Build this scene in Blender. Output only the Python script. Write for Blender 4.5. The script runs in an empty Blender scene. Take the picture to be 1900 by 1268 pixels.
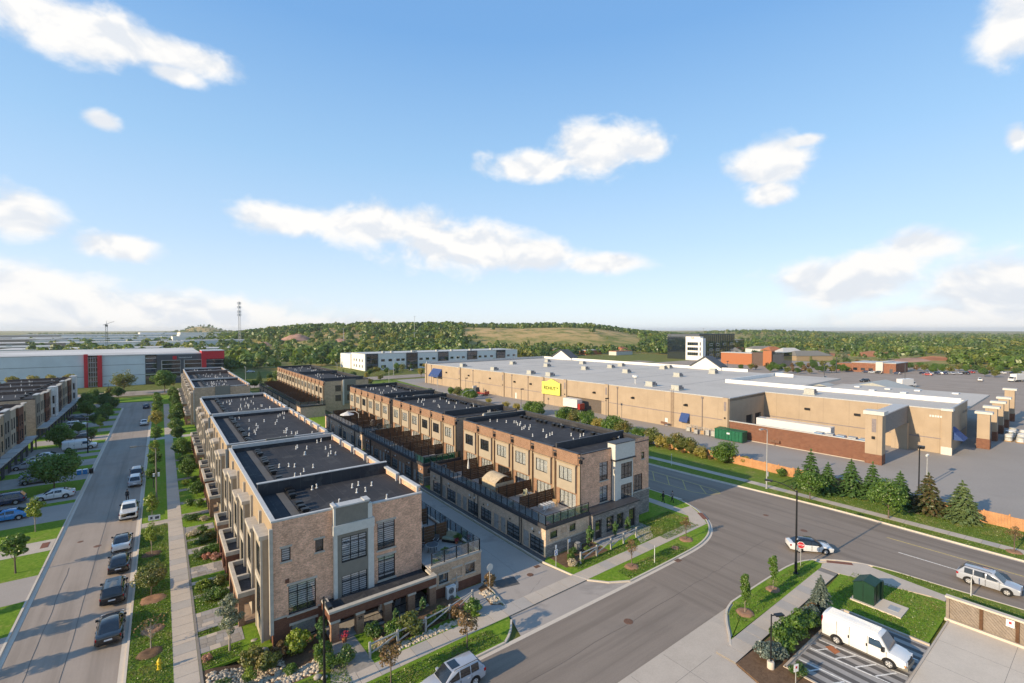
import bpy, math, random
import numpy as np
from mathutils import Vector, Matrix

random.seed(7)
SC = bpy.context.scene
COL = SC.collection
R = math.radians

# ------------------------------------------------------------------ camera, sky, sun, exposure
cam_d = bpy.data.cameras.new('camera')
cam_d.sensor_width = 36.0
cam_d.lens = 36.0 * 870.0 / 1900.0
cam_d.clip_start = 0.5
cam_d.clip_end = 30000
cam = bpy.data.objects.new('camera', cam_d)
COL.objects.link(cam)
YAW = 36.84
cam.location = (0, 0, 26.0)
cam.rotation_euler = (R(90 - 1.383), 0, R(-YAW))
SC.camera = cam

SUN_EL = 20.5
SUN_DIR = Vector((-1.0, 0.045, 0.0)).normalized()      # horizontal direction towards the sun
SUN_VEC = (SUN_DIR * math.cos(R(SUN_EL)) + Vector((0, 0, math.sin(R(SUN_EL))))).normalized()
sl = bpy.data.lights.new('sun', 'SUN')
sl.energy = 3.0
sl.angle = R(0.55)
sl.color = (1.0, 0.80, 0.54)
sun = bpy.data.objects.new('sun', sl)
COL.objects.link(sun)
sun.rotation_euler = SUN_VEC.to_track_quat('Z', 'Y').to_euler()
sun.location = (-200, 0, 200)

SC.view_settings.view_transform = 'Standard'
SC.view_settings.look = 'None'
SC.view_settings.exposure = 1.12
SC.view_settings.gamma = 1.0
SC.view_settings.use_curve_mapping = False
SC.cycles.max_bounces = 6
SC.cycles.diffuse_bounces = 3
SC.cycles.glossy_bounces = 3
SC.cycles.transparent_max_bounces = 10
SC.cycles.transmission_bounces = 4
SC.cycles.use_denoising = True
SC.cycles.sample_clamp_indirect = 4.0

SKY_STRENGTH = 0.15
CLOUDS = [(-0.093, 0.434, 0.116, 0.037), (-0.145, 0.441, 0.053, 0.026), (0.016, 0.44, 0.138, 0.022), (0.023, 0.413, 0.047, 0.014),
   (-0.07, 0.322, 0.028, 0.014), (-0.167, 0.166, 0.054, 0.034), (-0.052, 0.134, 0.06, 0.022), (0.224, 0.209, 0.125, 0.028),
   (0.365, 0.209, 0.176, 0.039), (0.529, 0.178, 0.171, 0.052), (0.689, 0.156, 0.124, 0.033), (0.835, 0.14, 0.102, 0.019),
   (0.823, 0.362, 0.113, 0.049), (0.7, 0.334, 0.123, 0.028), (0.91, 0.355, 0.052, 0.021), (1.139, 0.299, 0.08, 0.038),
   (1.144, 0.248, 0.039, 0.02), (1.194, 0.328, 0.039, 0.01), (1.454, 0.42, 0.046, 0.047), (1.462, 0.271, 0.014, 0.016),
   (1.253, 0.082, 0.125, 0.037), (1.352, 0.136, 0.06, 0.026), (1.312, 0.11, 0.06, 0.026), (1.444, 0.055, 0.10, 0.05),
   (-0.153, 0.055, 0.119, 0.044), (0.002, 0.026, 0.289, 0.039), (0.184, 0.01, 0.266, 0.019), (1.416, 0.02, 0.19, 0.026),
   # the same kind of sky goes on behind the camera
   (2.0, 0.3, 0.16, 0.05), (2.5, 0.16, 0.2, 0.04), (3.0, 0.4, 0.12, 0.05), (-2.7, 0.2, 0.18, 0.04), (-2.2, 0.42, 0.14, 0.05),
   (-1.5, 0.5, 0.16, 0.05), (-0.8, 0.2, 0.16, 0.04), (-0.55, 0.45, 0.1, 0.04), (2.0, 0.07, 0.25, 0.03), (-1.0, 0.05, 0.3, 0.03)]


class NT:
 """short-hand for building node trees"""
 def __init__(s, tree):
  s.t = tree

 def n(s, typ, ins=None, **props):
  nd = s.t.nodes.new(typ)
  for k, v in props.items():
   setattr(nd, k, v)
  for k, v in (ins or {}).items():
   s.set(nd.inputs[k], v)
  return nd

 def set(s, sock, v):
  if isinstance(v, bpy.types.NodeSocket):
   s.t.links.new(v, sock)
  elif isinstance(v, bpy.types.Node):
   s.t.links.new(v.outputs[0], sock)
  else:
   if sock.type == 'RGBA' and hasattr(v, '__len__') and len(v) == 3:
    v = (*v, 1)
   sock.default_value = v

 def m(s, op, a, b=0.0, c=0.0, clamp=False):
  nd = s.t.nodes.new('ShaderNodeMath')
  nd.operation = op
  nd.use_clamp = clamp
  s.set(nd.inputs[0], a); s.set(nd.inputs[1], b); s.set(nd.inputs[2], c)
  return nd.outputs[0]

 def vm(s, op, a, b=None):
  nd = s.t.nodes.new('ShaderNodeVectorMath')
  nd.operation = op
  s.set(nd.inputs[0], a)
  if b is not None:
   s.set(nd.inputs[1], b)
  return nd.outputs['Value' if op in ('LENGTH', 'DOT_PRODUCT', 'DISTANCE') else 'Vector']

 def smooth(s, x, lo, hi):
  nd = s.n('ShaderNodeMapRange', interpolation_type='SMOOTHSTEP')
  s.set(nd.inputs['Value'], x); s.set(nd.inputs['From Min'], lo); s.set(nd.inputs['From Max'], hi)
  return nd.outputs[0]

 def mix(s, fac, a, b, blend='MIX'):
  nd = s.n('ShaderNodeMix', data_type='RGBA', blend_type=blend)
  s.set(nd.inputs[0], fac); s.set(nd.inputs[6], a); s.set(nd.inputs[7], b)
  return nd.outputs[2]

 def noise(s, vec, scale, detail=4.0, rough=0.55, dist=0.0):
  nd = s.n('ShaderNodeTexNoise')
  s.set(nd.inputs['Vector'], vec); nd.inputs['Scale'].default_value = scale
  nd.inputs['Detail'].default_value = detail; nd.inputs['Roughness'].default_value = rough
  nd.inputs['Distortion'].default_value = dist
  return nd.outputs['Fac']


def build_world():
 w = bpy.data.worlds.new('World')
 SC.world = w
 w.use_nodes = True
 w.node_tree.nodes.clear()
 t = NT(w.node_tree)
 sky = t.n('ShaderNodeTexSky', sky_type='NISHITA', sun_disc=False)
 sky.sun_elevation = R(SUN_EL)
 sky.sun_rotation = math.atan2(SUN_DIR.x, SUN_DIR.y)
 sky.altitude = 200
 sky.air_density = 1.0
 sky.dust_density = 0.6
 sky.ozone_density = 2.2
 tc = t.n('ShaderNodeTexCoord').outputs['Generated']
 sx = t.n('ShaderNodeSeparateXYZ', {0: tc})
 az = t.m('ARCTAN2', sx.outputs[0], sx.outputs[1])
 el = t.m('ARCSINE', sx.outputs[2])
 P = t.n('ShaderNodeCombineXYZ', {0: az, 1: el}).outputs[0]
 dmin = None
 for a0, e0, ra, re in CLOUDS:
  d = t.vm('LENGTH', t.vm('MULTIPLY', t.vm('SUBTRACT', P, (a0, e0, 0)), (1 / (ra * 1.18), 1 / (re * 1.4), 0)))
  dmin = d if dmin is None else t.m('SMOOTH_MIN', dmin, d, 0.25)
 st = t.n('ShaderNodeCombineXYZ', {0: az, 1: t.m('MULTIPLY', el, 1.45)}).outputs[0]
 n1 = t.noise(st, 10.0, 7.0, 0.55, 0.35)
 n2 = t.noise(st, 30.0, 6.0, 0.6, 0.3)
 f = t.m('ADD', t.m('SUBTRACT', 1.0, dmin), t.m('MULTIPLY', t.m('SUBTRACT', n1, 0.5), 1.35))
 f = t.m('ADD', f, t.m('MULTIPLY', t.m('SUBTRACT', n2, 0.5), 0.4))
 mask = t.smooth(f, 0.0, 0.6)
 # cloud shading: brighter crowns, bluish grey undersides and hollows
 up = t.noise(t.vm('ADD', st, (0, 0.03, 0)), 10.0, 4.0, 0.5, 0.35)
 shade = t.smooth(t.m('SUBTRACT', n1, up), -0.11, 0.07)
 ccol = t.mix(shade, (2.5, 2.62, 2.8), (3.14, 3.1, 3.04))
 # hazy daylight: the clear-sky model blended towards measured brightness by height
 rp = t.n('ShaderNodeValToRGB', {0: t.m('MULTIPLY', el, 1.0)})
 els = rp.color_ramp.elements
 stops = [(0.0, (3.25, 3.55, 3.85)), (.06, (2.9, 3.4, 4.0)), (.17, (2.15, 2.95, 3.9)), (.33, (1.45, 2.45, 3.65)), (.55, (.80, 1.75, 3.25)), (1.0, (.62, 1.4, 2.8))]
 els[0].position, els[1].position = 0.0, 1.0
 for q, c in stops[1:-1]:
  els.new(q)
 for e_, (q, c) in zip(els, stops):
  e_.position = q
  e_.color = (c[0] / 5, c[1] / 5, c[2] / 5, 1)
 ramp = t.mix(1.0, rp.outputs[0], (3.92, 3.92, 3.92), 'MULTIPLY')
 base = t.mix(.87, t.mix(1.0, sky.outputs[0], (.80, .80, .80), 'MULTIPLY'), ramp)
 col = t.mix(mask, base, ccol)
 below = t.smooth(el, -0.02, -0.08)
 col = t.mix(below, col, (1.1, 1.05, 0.95))
 bg = t.n('ShaderNodeBackground', {0: col, 1: SKY_STRENGTH})
 out = t.n('ShaderNodeOutputWorld')
 w.node_tree.links.new(bg.outputs[0], out.inputs[0])


build_world()

# ------------------------------------------------------------------ mesh helpers
WLOC = {}


class MB:
 def __init__(s):
  s.v, s.f, s.m = [], [], []

 def add(s, vs, fs, mi=0):
  o = len(s.v)
  s.v.extend([tuple(p) for p in vs])
  for f in fs:
   s.f.append(tuple(i + o for i in f)); s.m.append(mi)

 def quad(s, a, b, c, d, mi=0):
  s.add((a, b, c, d), ((0, 1, 2, 3),), mi)

 def box(s, x0, y0, z0, x1, y1, z1, mi=0):
  x0, x1 = min(x0, x1), max(x0, x1); y0, y1 = min(y0, y1), max(y0, y1); z0, z1 = min(z0, z1), max(z0, z1)
  s.add([(x0, y0, z0), (x1, y0, z0), (x1, y1, z0), (x0, y1, z0), (x0, y0, z1), (x1, y0, z1), (x1, y1, z1), (x0, y1, z1)],
    [(0, 3, 2, 1), (4, 5, 6, 7), (0, 1, 5, 4), (1, 2, 6, 5), (2, 3, 7, 6), (3, 0, 4, 7)], mi)

 def obox(s, cx, cy, z0, z1, lx, ly, ang=0.0, mi=0):
  c, n = math.cos(ang), math.sin(ang)
  pts = [(cx + c * a * lx / 2 - n * b * ly / 2, cy + n * a * lx / 2 + c * b * ly / 2) for a, b in ((-1, -1), (1, -1), (1, 1), (-1, 1))]
  s.prism(pts, z0, z1, mi)

 def prism(s, poly, z0, z1, mi=0, bottom=True):
  n = len(poly)
  if sum(poly[i][0] * poly[(i + 1) % n][1] - poly[(i + 1) % n][0] * poly[i][1] for i in range(n)) < 0:
   poly = poly[::-1]
  vs = [(x, y, z0) for x, y in poly] + [(x, y, z1) for x, y in poly]
  fs = [tuple(range(n, 2 * n))] + ([tuple(range(n - 1, -1, -1))] if bottom else [])
  fs += [(i, (i + 1) % n, n + (i + 1) % n, n + i) for i in range(n)]
  s.add(vs, fs, mi)

 def tube(s, p0, p1, r0, r1=None, n=8, mi=0, caps=True):
  r1 = r0 if r1 is None else r1
  p0, p1 = Vector(p0), Vector(p1)
  d = (p1 - p0)
  if d.length < 1e-6:
   return
  d.normalize()
  a = d.orthogonal().normalized(); b = d.cross(a)
  vs = []
  for p, r in ((p0, r0), (p1, r1)):
   for k in range(n):
    t = 2 * math.pi * k / n
    vs.append(p + a * (r * math.cos(t)) + b * (r * math.sin(t)))
  fs = [(k, (k + 1) % n, n + (k + 1) % n, n + k) for k in range(n)]
  if caps:
   fs += [tuple(range(n - 1, -1, -1)), tuple(range(n, 2 * n))]
  s.add(vs, fs, mi)

 def path(s, pts, r, n=6, mi=0):
  for a, b in zip(pts[:-1], pts[1:]):
   s.tube(a, b, r, r, n, mi)

 def lathe(s, cx, cy, prof, n=12, mi=0):
  vs, fs = [], []
  for r, z in prof:
   for k in range(n):
    t = 2 * math.pi * k / n
    vs.append((cx + r * math.cos(t), cy + r * math.sin(t), z))
  for i in range(len(prof) - 1):
   for k in range(n):
    fs.append((i * n + k, i * n + (k + 1) % n, (i + 1) * n + (k + 1) % n, (i + 1) * n + k))
  fs += [tuple(range(n - 1, -1, -1)), tuple(range((len(prof) - 1) * n, len(prof) * n))]
  s.add(vs, fs, mi)

 def mesh(s, name, mats, off=(0, 0, 0), smooth=None):
  me = bpy.data.meshes.new(name)
  ox, oy, oz = off
  me.from_pydata([(x - ox, y - oy, z - oz) for x, y, z in s.v], [], s.f)
  if not isinstance(mats, (list, tuple)):
   mats = [mats]
  for m in mats:
   me.materials.append(m)
  if len(mats) > 1:
   me.polygons.foreach_set('material_index', s.m)
  if smooth is not None:
   me.polygons.foreach_set('use_smooth', [True] * len(me.polygons))
   me.set_sharp_from_angle(angle=R(smooth))
  me.update()
  return me

 def build(s, name, mats, parent=None, smooth=None, kind=None, label=None, loc=None):
  """parts of static things are given in world coordinates and stored relative to their thing"""
  off = WLOC.get(parent.name, (0, 0, 0)) if parent else (0, 0, 0)
  me = s.mesh(name, mats, off if loc is None else (0, 0, 0), smooth)
  o = bpy.data.objects.new(name, me)
  COL.objects.link(o)
  if parent:
   o.parent = parent
   WLOC[o.name] = off
  if loc is not None:
   o.location = loc
  if kind:
   o['kind'] = kind
  if label:
   o['label'] = label
  return o


def thing(name, label, cat, loc=(0, 0, 0), rz=0.0, group=None, static=True):
 o = bpy.data.objects.new(name, None)
 COL.objects.link(o)
 o.empty_display_size = 0.3
 o.location = loc
 o.rotation_euler = (0, 0, rz)
 o['label'] = label
 o['category'] = cat
 if group:
  o['group'] = group
 if static:
  WLOC[o.name] = tuple(loc)
 return o


def tag(o, label, cat, group=None):
 o['label'] = label
 o['category'] = cat
 if group:
  o['group'] = group
 return o


def inst(src, parent=None, loc=None):
 o = src.copy()
 COL.objects.link(o)
 if parent is not None:
  o.parent = parent
 if loc is not None:
  o.location = loc
 return o


def dup(root, loc, rz, label, group=None, scale=1.0):
 r = inst(root)
 r.location = loc
 r.rotation_euler = (0, 0, rz)
 r.scale = (scale, scale, scale) if not hasattr(scale, '__len__') else scale
 r['label'] = label
 if group:
  r['group'] = group

 def rec(a, b):
  for ch in a.children:
   c = inst(ch, b)
   rec(ch, c)
 rec(root, r)
 return r


# facade axes: point at (u along the wall, z, d outwards)
def fp(o, val, u, z, d):
 if o == 'S': return (u, val - d, z)
 if o == 'N': return (u, val + d, z)
 if o == 'W': return (val - d, u, z)
 return (val + d, u, z)


def fbox(mb, o, val, u0, u1, z0, z1, d0, d1, mi=0):
 a = fp(o, val, u0, z0, d0); b = fp(o, val, u1, z1, d1)
 mb.box(a[0], a[1], a[2], b[0], b[1], b[2], mi)


def facade(mb, o, val, u0, u1, z0, z1, holes=(), depth=0.3, mi=0, back=None):
 """a wall face with real openings: reveals of the given depth, and a dark back in material slot `back`"""
 us = sorted({u0, u1, *[min(max(h[0], u0), u1) for h in holes], *[min(max(h[1], u0), u1) for h in holes]})
 zs = sorted({z0, z1, *[min(max(h[2], z0), z1) for h in holes], *[min(max(h[3], z0), z1) for h in holes]})
 for a, b in zip(us[:-1], us[1:]):
  for c, d in zip(zs[:-1], zs[1:]):
   um, zm = (a + b) / 2, (c + d) / 2
   if any(h[0] < um < h[1] and h[2] < zm < h[3] for h in holes):
    continue
   mb.quad(fp(o, val, a, c, 0), fp(o, val, b, c, 0), fp(o, val, b, d, 0), fp(o, val, a, d, 0), mi)
 for a, b, c, d in [h[:4] for h in holes]:
  e = -depth
  mb.quad(fp(o, val, a, c, 0), fp(o, val, b, c, 0), fp(o, val, b, c, e), fp(o, val, a, c, e), mi)
  mb.quad(fp(o, val, a, d, 0), fp(o, val, b, d, 0), fp(o, val, b, d, e), fp(o, val, a, d, e), mi)
  mb.quad(fp(o, val, a, c, 0), fp(o, val, a, d, 0), fp(o, val, a, d, e), fp(o, val, a, c, e), mi)
  mb.quad(fp(o, val, b, c, 0), fp(o, val, b, d, 0), fp(o, val, b, d, e), fp(o, val, b, c, e), mi)
  if back is not None:
   mb.quad(fp(o, val, a, c, e), fp(o, val, b, c, e), fp(o, val, b, d, e), fp(o, val, a, d, e), back)


def window(parent, o, val, u0, u1, z0, z1, vs=(), hs=(), frame=None, glass=None, blind=None, panes=True, fw=0.06, d=-0.10,
   lintel=None, sill=None, stone=None, name='window'):
 """black framed window standing in an opening: frame, then panes and a blind as its own pieces"""
 mb = MB()
 du, dz = u1 - u0, z1 - z0
 for a, b in ((u0, u0 + fw), (u1 - fw, u1)):
  fbox(mb, o, val, a, b, z0, z1, d - .05, d + .02)
 for a, b in ((z0, z0 + fw), (z1 - fw, z1)):
  fbox(mb, o, val, u0 + fw, u1 - fw, a, b, d - .05, d + .02)
 uu = [u0 + fw] + [u0 + du * t for t in vs] + [u1 - fw]
 zz = [z0 + fw] + [z0 + dz * t for t in hs] + [z1 - fw]
 for u in uu[1:-1]:
  fbox(mb, o, val, u - fw * .45, u + fw * .45, z0 + fw, z1 - fw, d - .04, d + .012)
 for z in zz[1:-1]:
  fbox(mb, o, val, u0 + fw, u1 - fw, z - fw * .45, z + fw * .45, d - .04, d + .008)
 w = mb.build(name, frame or M['frame'], parent)
 g = glass or M['glass']
 if panes:
  for a, b in zip(uu[:-1], uu[1:]):
   for c, e in zip(zz[:-1], zz[1:]):
    pm = MB(); fbox(pm, o, val, a, b, c, e, d - .03, d - .015)
    pm.build('pane', g, w)
 else:
  pm = MB(); fbox(pm, o, val, u0 + fw * .5, u1 - fw * .5, z0 + fw * .5, z1 - fw * .5, d - .03, d - .015)
  pm.build('glazing', g, w)
 if blind:
  kind, zb = blind
  bm = MB(); fbox(bm, o, val, u0 + .05, u1 - .05, z0 + dz * zb + .02, z1 - .05, d - .065, d - .05)
  bm.build('blind', M[kind], w)
 if lintel or sill:
  if lintel:
   sm = MB(); fbox(sm, o, val, u0 - .12, u1 + .12, z1, z1 + lintel, -0.02, .045); sm.build('lintel', stone or M['stone'], w)
  if sill:
   sm = MB(); fbox(sm, o, val, u0 - .1, u1 + .1, z0 - sill, z0, -0.02, .07); sm.build('sill', stone or M['stone'], w)
 return w


def add_text(s, size, loc, rot, mat, parent=None, name='lettering', extrude=0.02, align='CENTER'):
 cu = bpy.data.curves.new(name, 'FONT')
 cu.body = s; cu.size = size; cu.extrude = extrude; cu.align_x = align; cu.align_y = 'CENTER'
 cu.resolution_u = 3
 tmp = bpy.data.objects.new(name, cu)
 COL.objects.link(tmp)
 dg = bpy.context.evaluated_depsgraph_get()
 me = bpy.data.meshes.new_from_object(tmp.evaluated_get(dg))
 bpy.data.objects.remove(tmp); bpy.data.curves.remove(cu)
 me.materials.clear(); me.materials.append(mat)
 o = bpy.data.objects.new(name, me)
 COL.objects.link(o)
 if parent:
  off = WLOC.get(parent.name, (0, 0, 0))
  o.parent = parent
  o.location = tuple(a - b for a, b in zip(loc, off))
 else:
  o.location = loc
 o.rotation_euler = rot
 return o


# ------------------------------------------------------------------ materials
M = {}


def pos(t):
 return t.n('ShaderNodeNewGeometry').outputs['Position']


def new_mat(name):
 m = bpy.data.materials.new(name)
 m.use_nodes = True
 m.node_tree.nodes.clear()
 M[name] = m
 return m, NT(m.node_tree)


def finish(m, t, color, rough=0.8, metal=0.0, bump=None, bstr=0.3, bdist=0.02, spec=0.3, coat=0.0):
 p = t.n('ShaderNodeBsdfPrincipled', {'Base Color': color, 'Roughness': rough, 'Metallic': metal, 'Specular IOR Level': spec, 'Coat Weight': coat})
 if bump is not None:
  b = t.n('ShaderNodeBump', {'Height': bump, 'Strength': bstr, 'Distance': bdist})
  m.node_tree.links.new(b.outputs[0], p.inputs['Normal'])
 o = t.n('ShaderNodeOutputMaterial')
 m.node_tree.links.new(p.outputs[0], o.inputs[0])
 return m


def plain(name, c, rough=0.6, metal=0.0, var=0.12, scale=3.0, spec=0.3, coat=0.0, obj=False):
 m, t = new_mat(name)
 v = t.n('ShaderNodeTexCoord').outputs['Object'] if obj else pos(t)
 n = t.noise(v, scale, 4.0)
 k = t.mix(t.smooth(n, .3, .7), tuple(x * (1 - var) for x in c), tuple(min(1, x * (1 + var)) for x in c))
 return finish(m, t, k, rough, metal, spec=spec, coat=coat)


def speckle(name, c, c2, s1, s2, rough=0.9, stain=None, bump=.3, fine=.5, spec=.2, streak=None):
 """two colours mixed at a large and a small scale, with optional dark stains"""
 m, t = new_mat(name)
 v = pos(t)
 a = t.noise(v, s1, 5.0, .6)
 b = t.noise(v, s2, 3.0, .6)
 f = t.m('ADD', t.m('MULTIPLY', t.smooth(a, .32, .68), 1 - fine), t.m('MULTIPLY', t.smooth(b, .3, .7), fine))
 k = t.mix(f, c, c2)
 if stain:
  st = t.noise(v, stain[0], 5.0, .65, .4)
  k = t.mix(t.m('MULTIPLY', t.smooth(st, stain[1], stain[1] + .15), stain[2]), k, stain[3])
 if streak:      # wheel-worn lanes running along the road, and blotchy repairs
  w = t.noise(t.vm('MULTIPLY', v, (*streak, 0)), 1.0, 4.0, .6)
  k = t.mix(t.m('MULTIPLY', t.smooth(w, .46, .66), .55), k, tuple(x * .74 for x in c))
  k = t.mix(t.m('MULTIPLY', t.smooth(w, .46, .30), .4), k, tuple(x * 1.12 for x in c2))
 return finish(m, t, k, rough, bump=b, bstr=bump, bdist=.02, spec=spec)


def brick(name, c1, c2, mortar, bw=.22, bh=.075, ms=.012, offs=.5, blotch=.3, rough=.9, msoft=.3):
 m, t = new_mat(name)
 s = t.n('ShaderNodeSeparateXYZ', {0: pos(t)})
 v = t.n('ShaderNodeCombineXYZ', {0: t.m('ADD', s.outputs[0], s.outputs[1]), 1: s.outputs[2]}).outputs[0]
 b = t.n('ShaderNodeTexBrick', {'Vector': v, 'Color1': c1, 'Color2': c2, 'Mortar': mortar, 'Scale': 1.0, 'Mortar Size': ms,
         'Mortar Smooth': msoft, 'Bias': 0.0, 'Brick Width': bw, 'Row Height': bh}, offset=offs)
 n = t.noise(pos(t), 1.3, 5.0, .6)
 n2 = t.noise(pos(t), 9.0, 4.0, .7)
 f = t.m('MULTIPLY', t.m('SUBTRACT', t.m('ADD', n, t.m('MULTIPLY', n2, 1.4)), 1.2), blotch * 2)
 k = t.mix(1.0, b.outputs[0], t.n('ShaderNodeCombineXYZ', {0: t.m('ADD', 1.0, f), 1: t.m('ADD', 1.0, f), 2: t.m('ADD', 1.0, f)}).outputs[0], 'MULTIPLY')
 return finish(m, t, k, rough, bump=b.outputs[1], bstr=-.4, bdist=.015, spec=.15)


def grass(name, a, b, dry, amt=.35):
 m, t = new_mat(name)
 v = pos(t)
 n1 = t.noise(v, .35, 5.0, .65); n2 = t.noise(v, 2.6, 5.0, .7); n3 = t.noise(v, 14.0, 4.0, .75)
 f = t.m('ADD', t.m('MULTIPLY', n2, .5), t.m('MULTIPLY', n3, .5))
 k = t.mix(t.smooth(f, .36, .64), a, b)
 d = t.m('MULTIPLY', t.smooth(t.m('ADD', t.m('MULTIPLY', n1, .6), t.m('MULTIPLY', n2, .4)), .5, .68), amt)
 k = t.mix(d, k, dry)
 return finish(m, t, k, .95, bump=n3, bstr=1.0, bdist=.12, spec=.1)


def leaf(name, a, b, c=None, trans=.35, cs=.5):
 """leaf colours vary from leaf to leaf and from tree to tree"""
 m, t = new_mat(name)
 g = t.n('ShaderNodeNewGeometry')
 k = t.mix(g.outputs['Random Per Island'], a, b)
 if c:
  k = t.mix(t.m('MULTIPLY', t.smooth(t.noise(g.outputs['Position'], cs, 3.0), .46, .68), .8), k, c)
 oi = t.n('ShaderNodeObjectInfo').outputs['Random']
 k = t.mix(t.m('MULTIPLY', oi, .35), k, tuple(x * q for x, q in zip(a, (1.5, 1.15, .8))))
 d = t.n('ShaderNodeBsdfDiffuse', {0: k})
 tr = t.n('ShaderNodeBsdfTranslucent', {0: t.mix(.3, k, (.25, .35, .04))})
 mx = t.n('ShaderNodeMixShader', {0: trans})
 m.node_tree.links.new(d.outputs[0], mx.inputs[1]); m.node_tree.links.new(tr.outputs[0], mx.inputs[2])
 gl = t.n('ShaderNodeBsdfGlossy', {0: (1, 1, 1), 'Roughness': .45})
 m2 = t.n('ShaderNodeMixShader', {0: .04})
 m.node_tree.links.new(mx.outputs[0], m2.inputs[1]); m.node_tree.links.new(gl.outputs[0], m2.inputs[2])
 o = t.n('ShaderNodeOutputMaterial')
 m.node_tree.links.new(m2.outputs[0], o.inputs[0])
 return m


def glassy(name, tint, opac, refl=.12, rough=.03):
 """window glass: part mirror, part tinted and see-through"""
 m, t = new_mat(name)
 tr = t.n('ShaderNodeBsdfTransparent', {0: tint})
 df = t.n('ShaderNodeBsdfDiffuse', {0: tuple(x * .3 for x in tint)})
 a = t.n('ShaderNodeMixShader', {0: opac})
 m.node_tree.links.new(tr.outputs[0], a.inputs[1]); m.node_tree.links.new(df.outputs[0], a.inputs[2])
 gl = t.n('ShaderNodeBsdfGlossy', {0: (1, 1, 1), 'Roughness': rough})
 fr = t.n('ShaderNodeLayerWeight', {0: .35}).outputs['Facing']
 b = t.n('ShaderNodeMixShader', {0: t.m('ADD', t.m('MULTIPLY', fr, .45), refl)})
 m.node_tree.links.new(a.outputs[0], b.inputs[1]); m.node_tree.links.new(gl.outputs[0], b.inputs[2])
 o = t.n('ShaderNodeOutputMaterial')
 m.node_tree.links.new(b.outputs[0], o.inputs[0])
 return m


def striped(name, c1, c2, period, axis=2, duty=.5, rough=.8):
 m, t = new_mat(name)
 s = t.n('ShaderNodeSeparateXYZ', {0: pos(t)})
 f = t.m('FRACT', t.m('DIVIDE', s.outputs[axis], period))
 k = t.mix(t.smooth(f, duty - .06, duty + .06), c1, c2)
 return finish(m, t, k, rough, spec=.1)


# masonry and cladding
brick('pink_brick', (.80, .44, .28), (.52, .27, .165), (.60, .43, .31), blotch=.5)
brick('tan_brick', (.60, .40, .255), (.42, .275, .175), (.42, .34, .26), blotch=.35)
brick('orange_brick', (.28, .15, .085), (.21, .105, .058), (.32, .24, .18))
brick('brown_brick', (.20, .085, .05), (.14, .058, .037), (.11, .065, .05), blotch=.2)
brick('stone_cladding', (.30, .27, .25), (.17, .16, .15), (.11, .105, .10), bw=.5, bh=.2, ms=.018, blotch=.35)
brick('garage_brick', (.66, .46, .31), (.46, .32, .21), (.52, .43, .34), blotch=.35)
brick('store_brick', (.20, .085, .05), (.145, .058, .036), (.22, .15, .11), bw=.4, bh=.2, ms=.02, blotch=.2)
brick('dark_brick', (.13, .085, .07), (.09, .06, .05), (.12, .1, .09), blotch=.25)
plain('stone', (.43, .39, .33), .85, var=.1, scale=2)
plain('cream_stucco', (.33, .245, .155), .9, var=.06, scale=1.2)
plain('light_stucco', (.36, .305, .23), .9, var=.05, scale=1.2)
plain('grey_panel', (.20, .185, .155), .7, var=.06)
plain('pale_panel', (.56, .54, .49), .75, var=.05)
plain('coping', (.46, .45, .43), .5, var=.08)
plain('dark_coping', (.05, .05, .055), .5)
plain('frame', (.012, .013, .015), .4)
plain('black_metal', (.014, .015, .017), .4)
plain('dark_interior', (.03, .03, .032), .9)
plain('soffit', (.12, .1, .085), .9)
def membrane():
 m, t = new_mat('membrane')
 v = pos(t); s = t.n('ShaderNodeSeparateXYZ', {0: v})
 n1 = t.noise(v, .28, 5.0, .6); n2 = t.noise(v, 6.0, 3.0, .6)
 k = t.mix(t.m('ADD', t.m('MULTIPLY', t.smooth(n1, .3, .7), .6), t.m('MULTIPLY', n2, .4)), (.028, .029, .033), (.05, .05, .055))
 k = t.mix(t.m('MULTIPLY', t.smooth(t.noise(v, .5, 5.0, .65, .4), .55, .62), .4), k, (.095, .093, .09))   # dried ponding marks
 fx = t.m('ABSOLUTE', t.m('SUBTRACT', t.m('FRACT', t.m('DIVIDE', s.outputs[0], 1.02)), .5)); fy = t.m('ABSOLUTE', t.m('SUBTRACT', t.m('FRACT', t.m('DIVIDE', s.outputs[1], 7.3)), .5))
 seam = t.m('MULTIPLY', t.m('MAXIMUM', t.smooth(fx, .46, .49), t.smooth(fy, .492, .497)), t.smooth(t.noise(v, 1.1, 3.0), .3, .6))
 k = t.mix(t.m('MULTIPLY', seam, .55), k, (.085, .085, .088))
 finish(m, t, k, .85, bump=seam, bstr=.5, bdist=.02, spec=.2)


def store_wall():
 m, t = new_mat('store_tan')
 v = pos(t); s = t.n('ShaderNodeSeparateXYZ', {0: v})
 n = t.noise(v, .35, 4.0); k = t.mix(t.smooth(n, .3, .7), (.36, .28, .198), (.405, .316, .224))
 st = t.noise(t.vm('MULTIPLY', v, (1.6, 1.6, .12)), 1.0, 5.0, .65)          # rain streaks
 k = t.mix(t.m('MULTIPLY', t.smooth(st, .56, .74), .28), k, (.22, .17, .125))
 f = t.m('ABSOLUTE', t.m('SUBTRACT', t.m('FRACT', t.m('DIVIDE', t.m('ADD', s.outputs[0], s.outputs[1]), 5.2)), .5))
 k = t.mix(t.m('MULTIPLY', t.smooth(f, .488, .495), .45), k, (.2, .16, .12))
 finish(m, t, k, .9, spec=.15)


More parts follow.
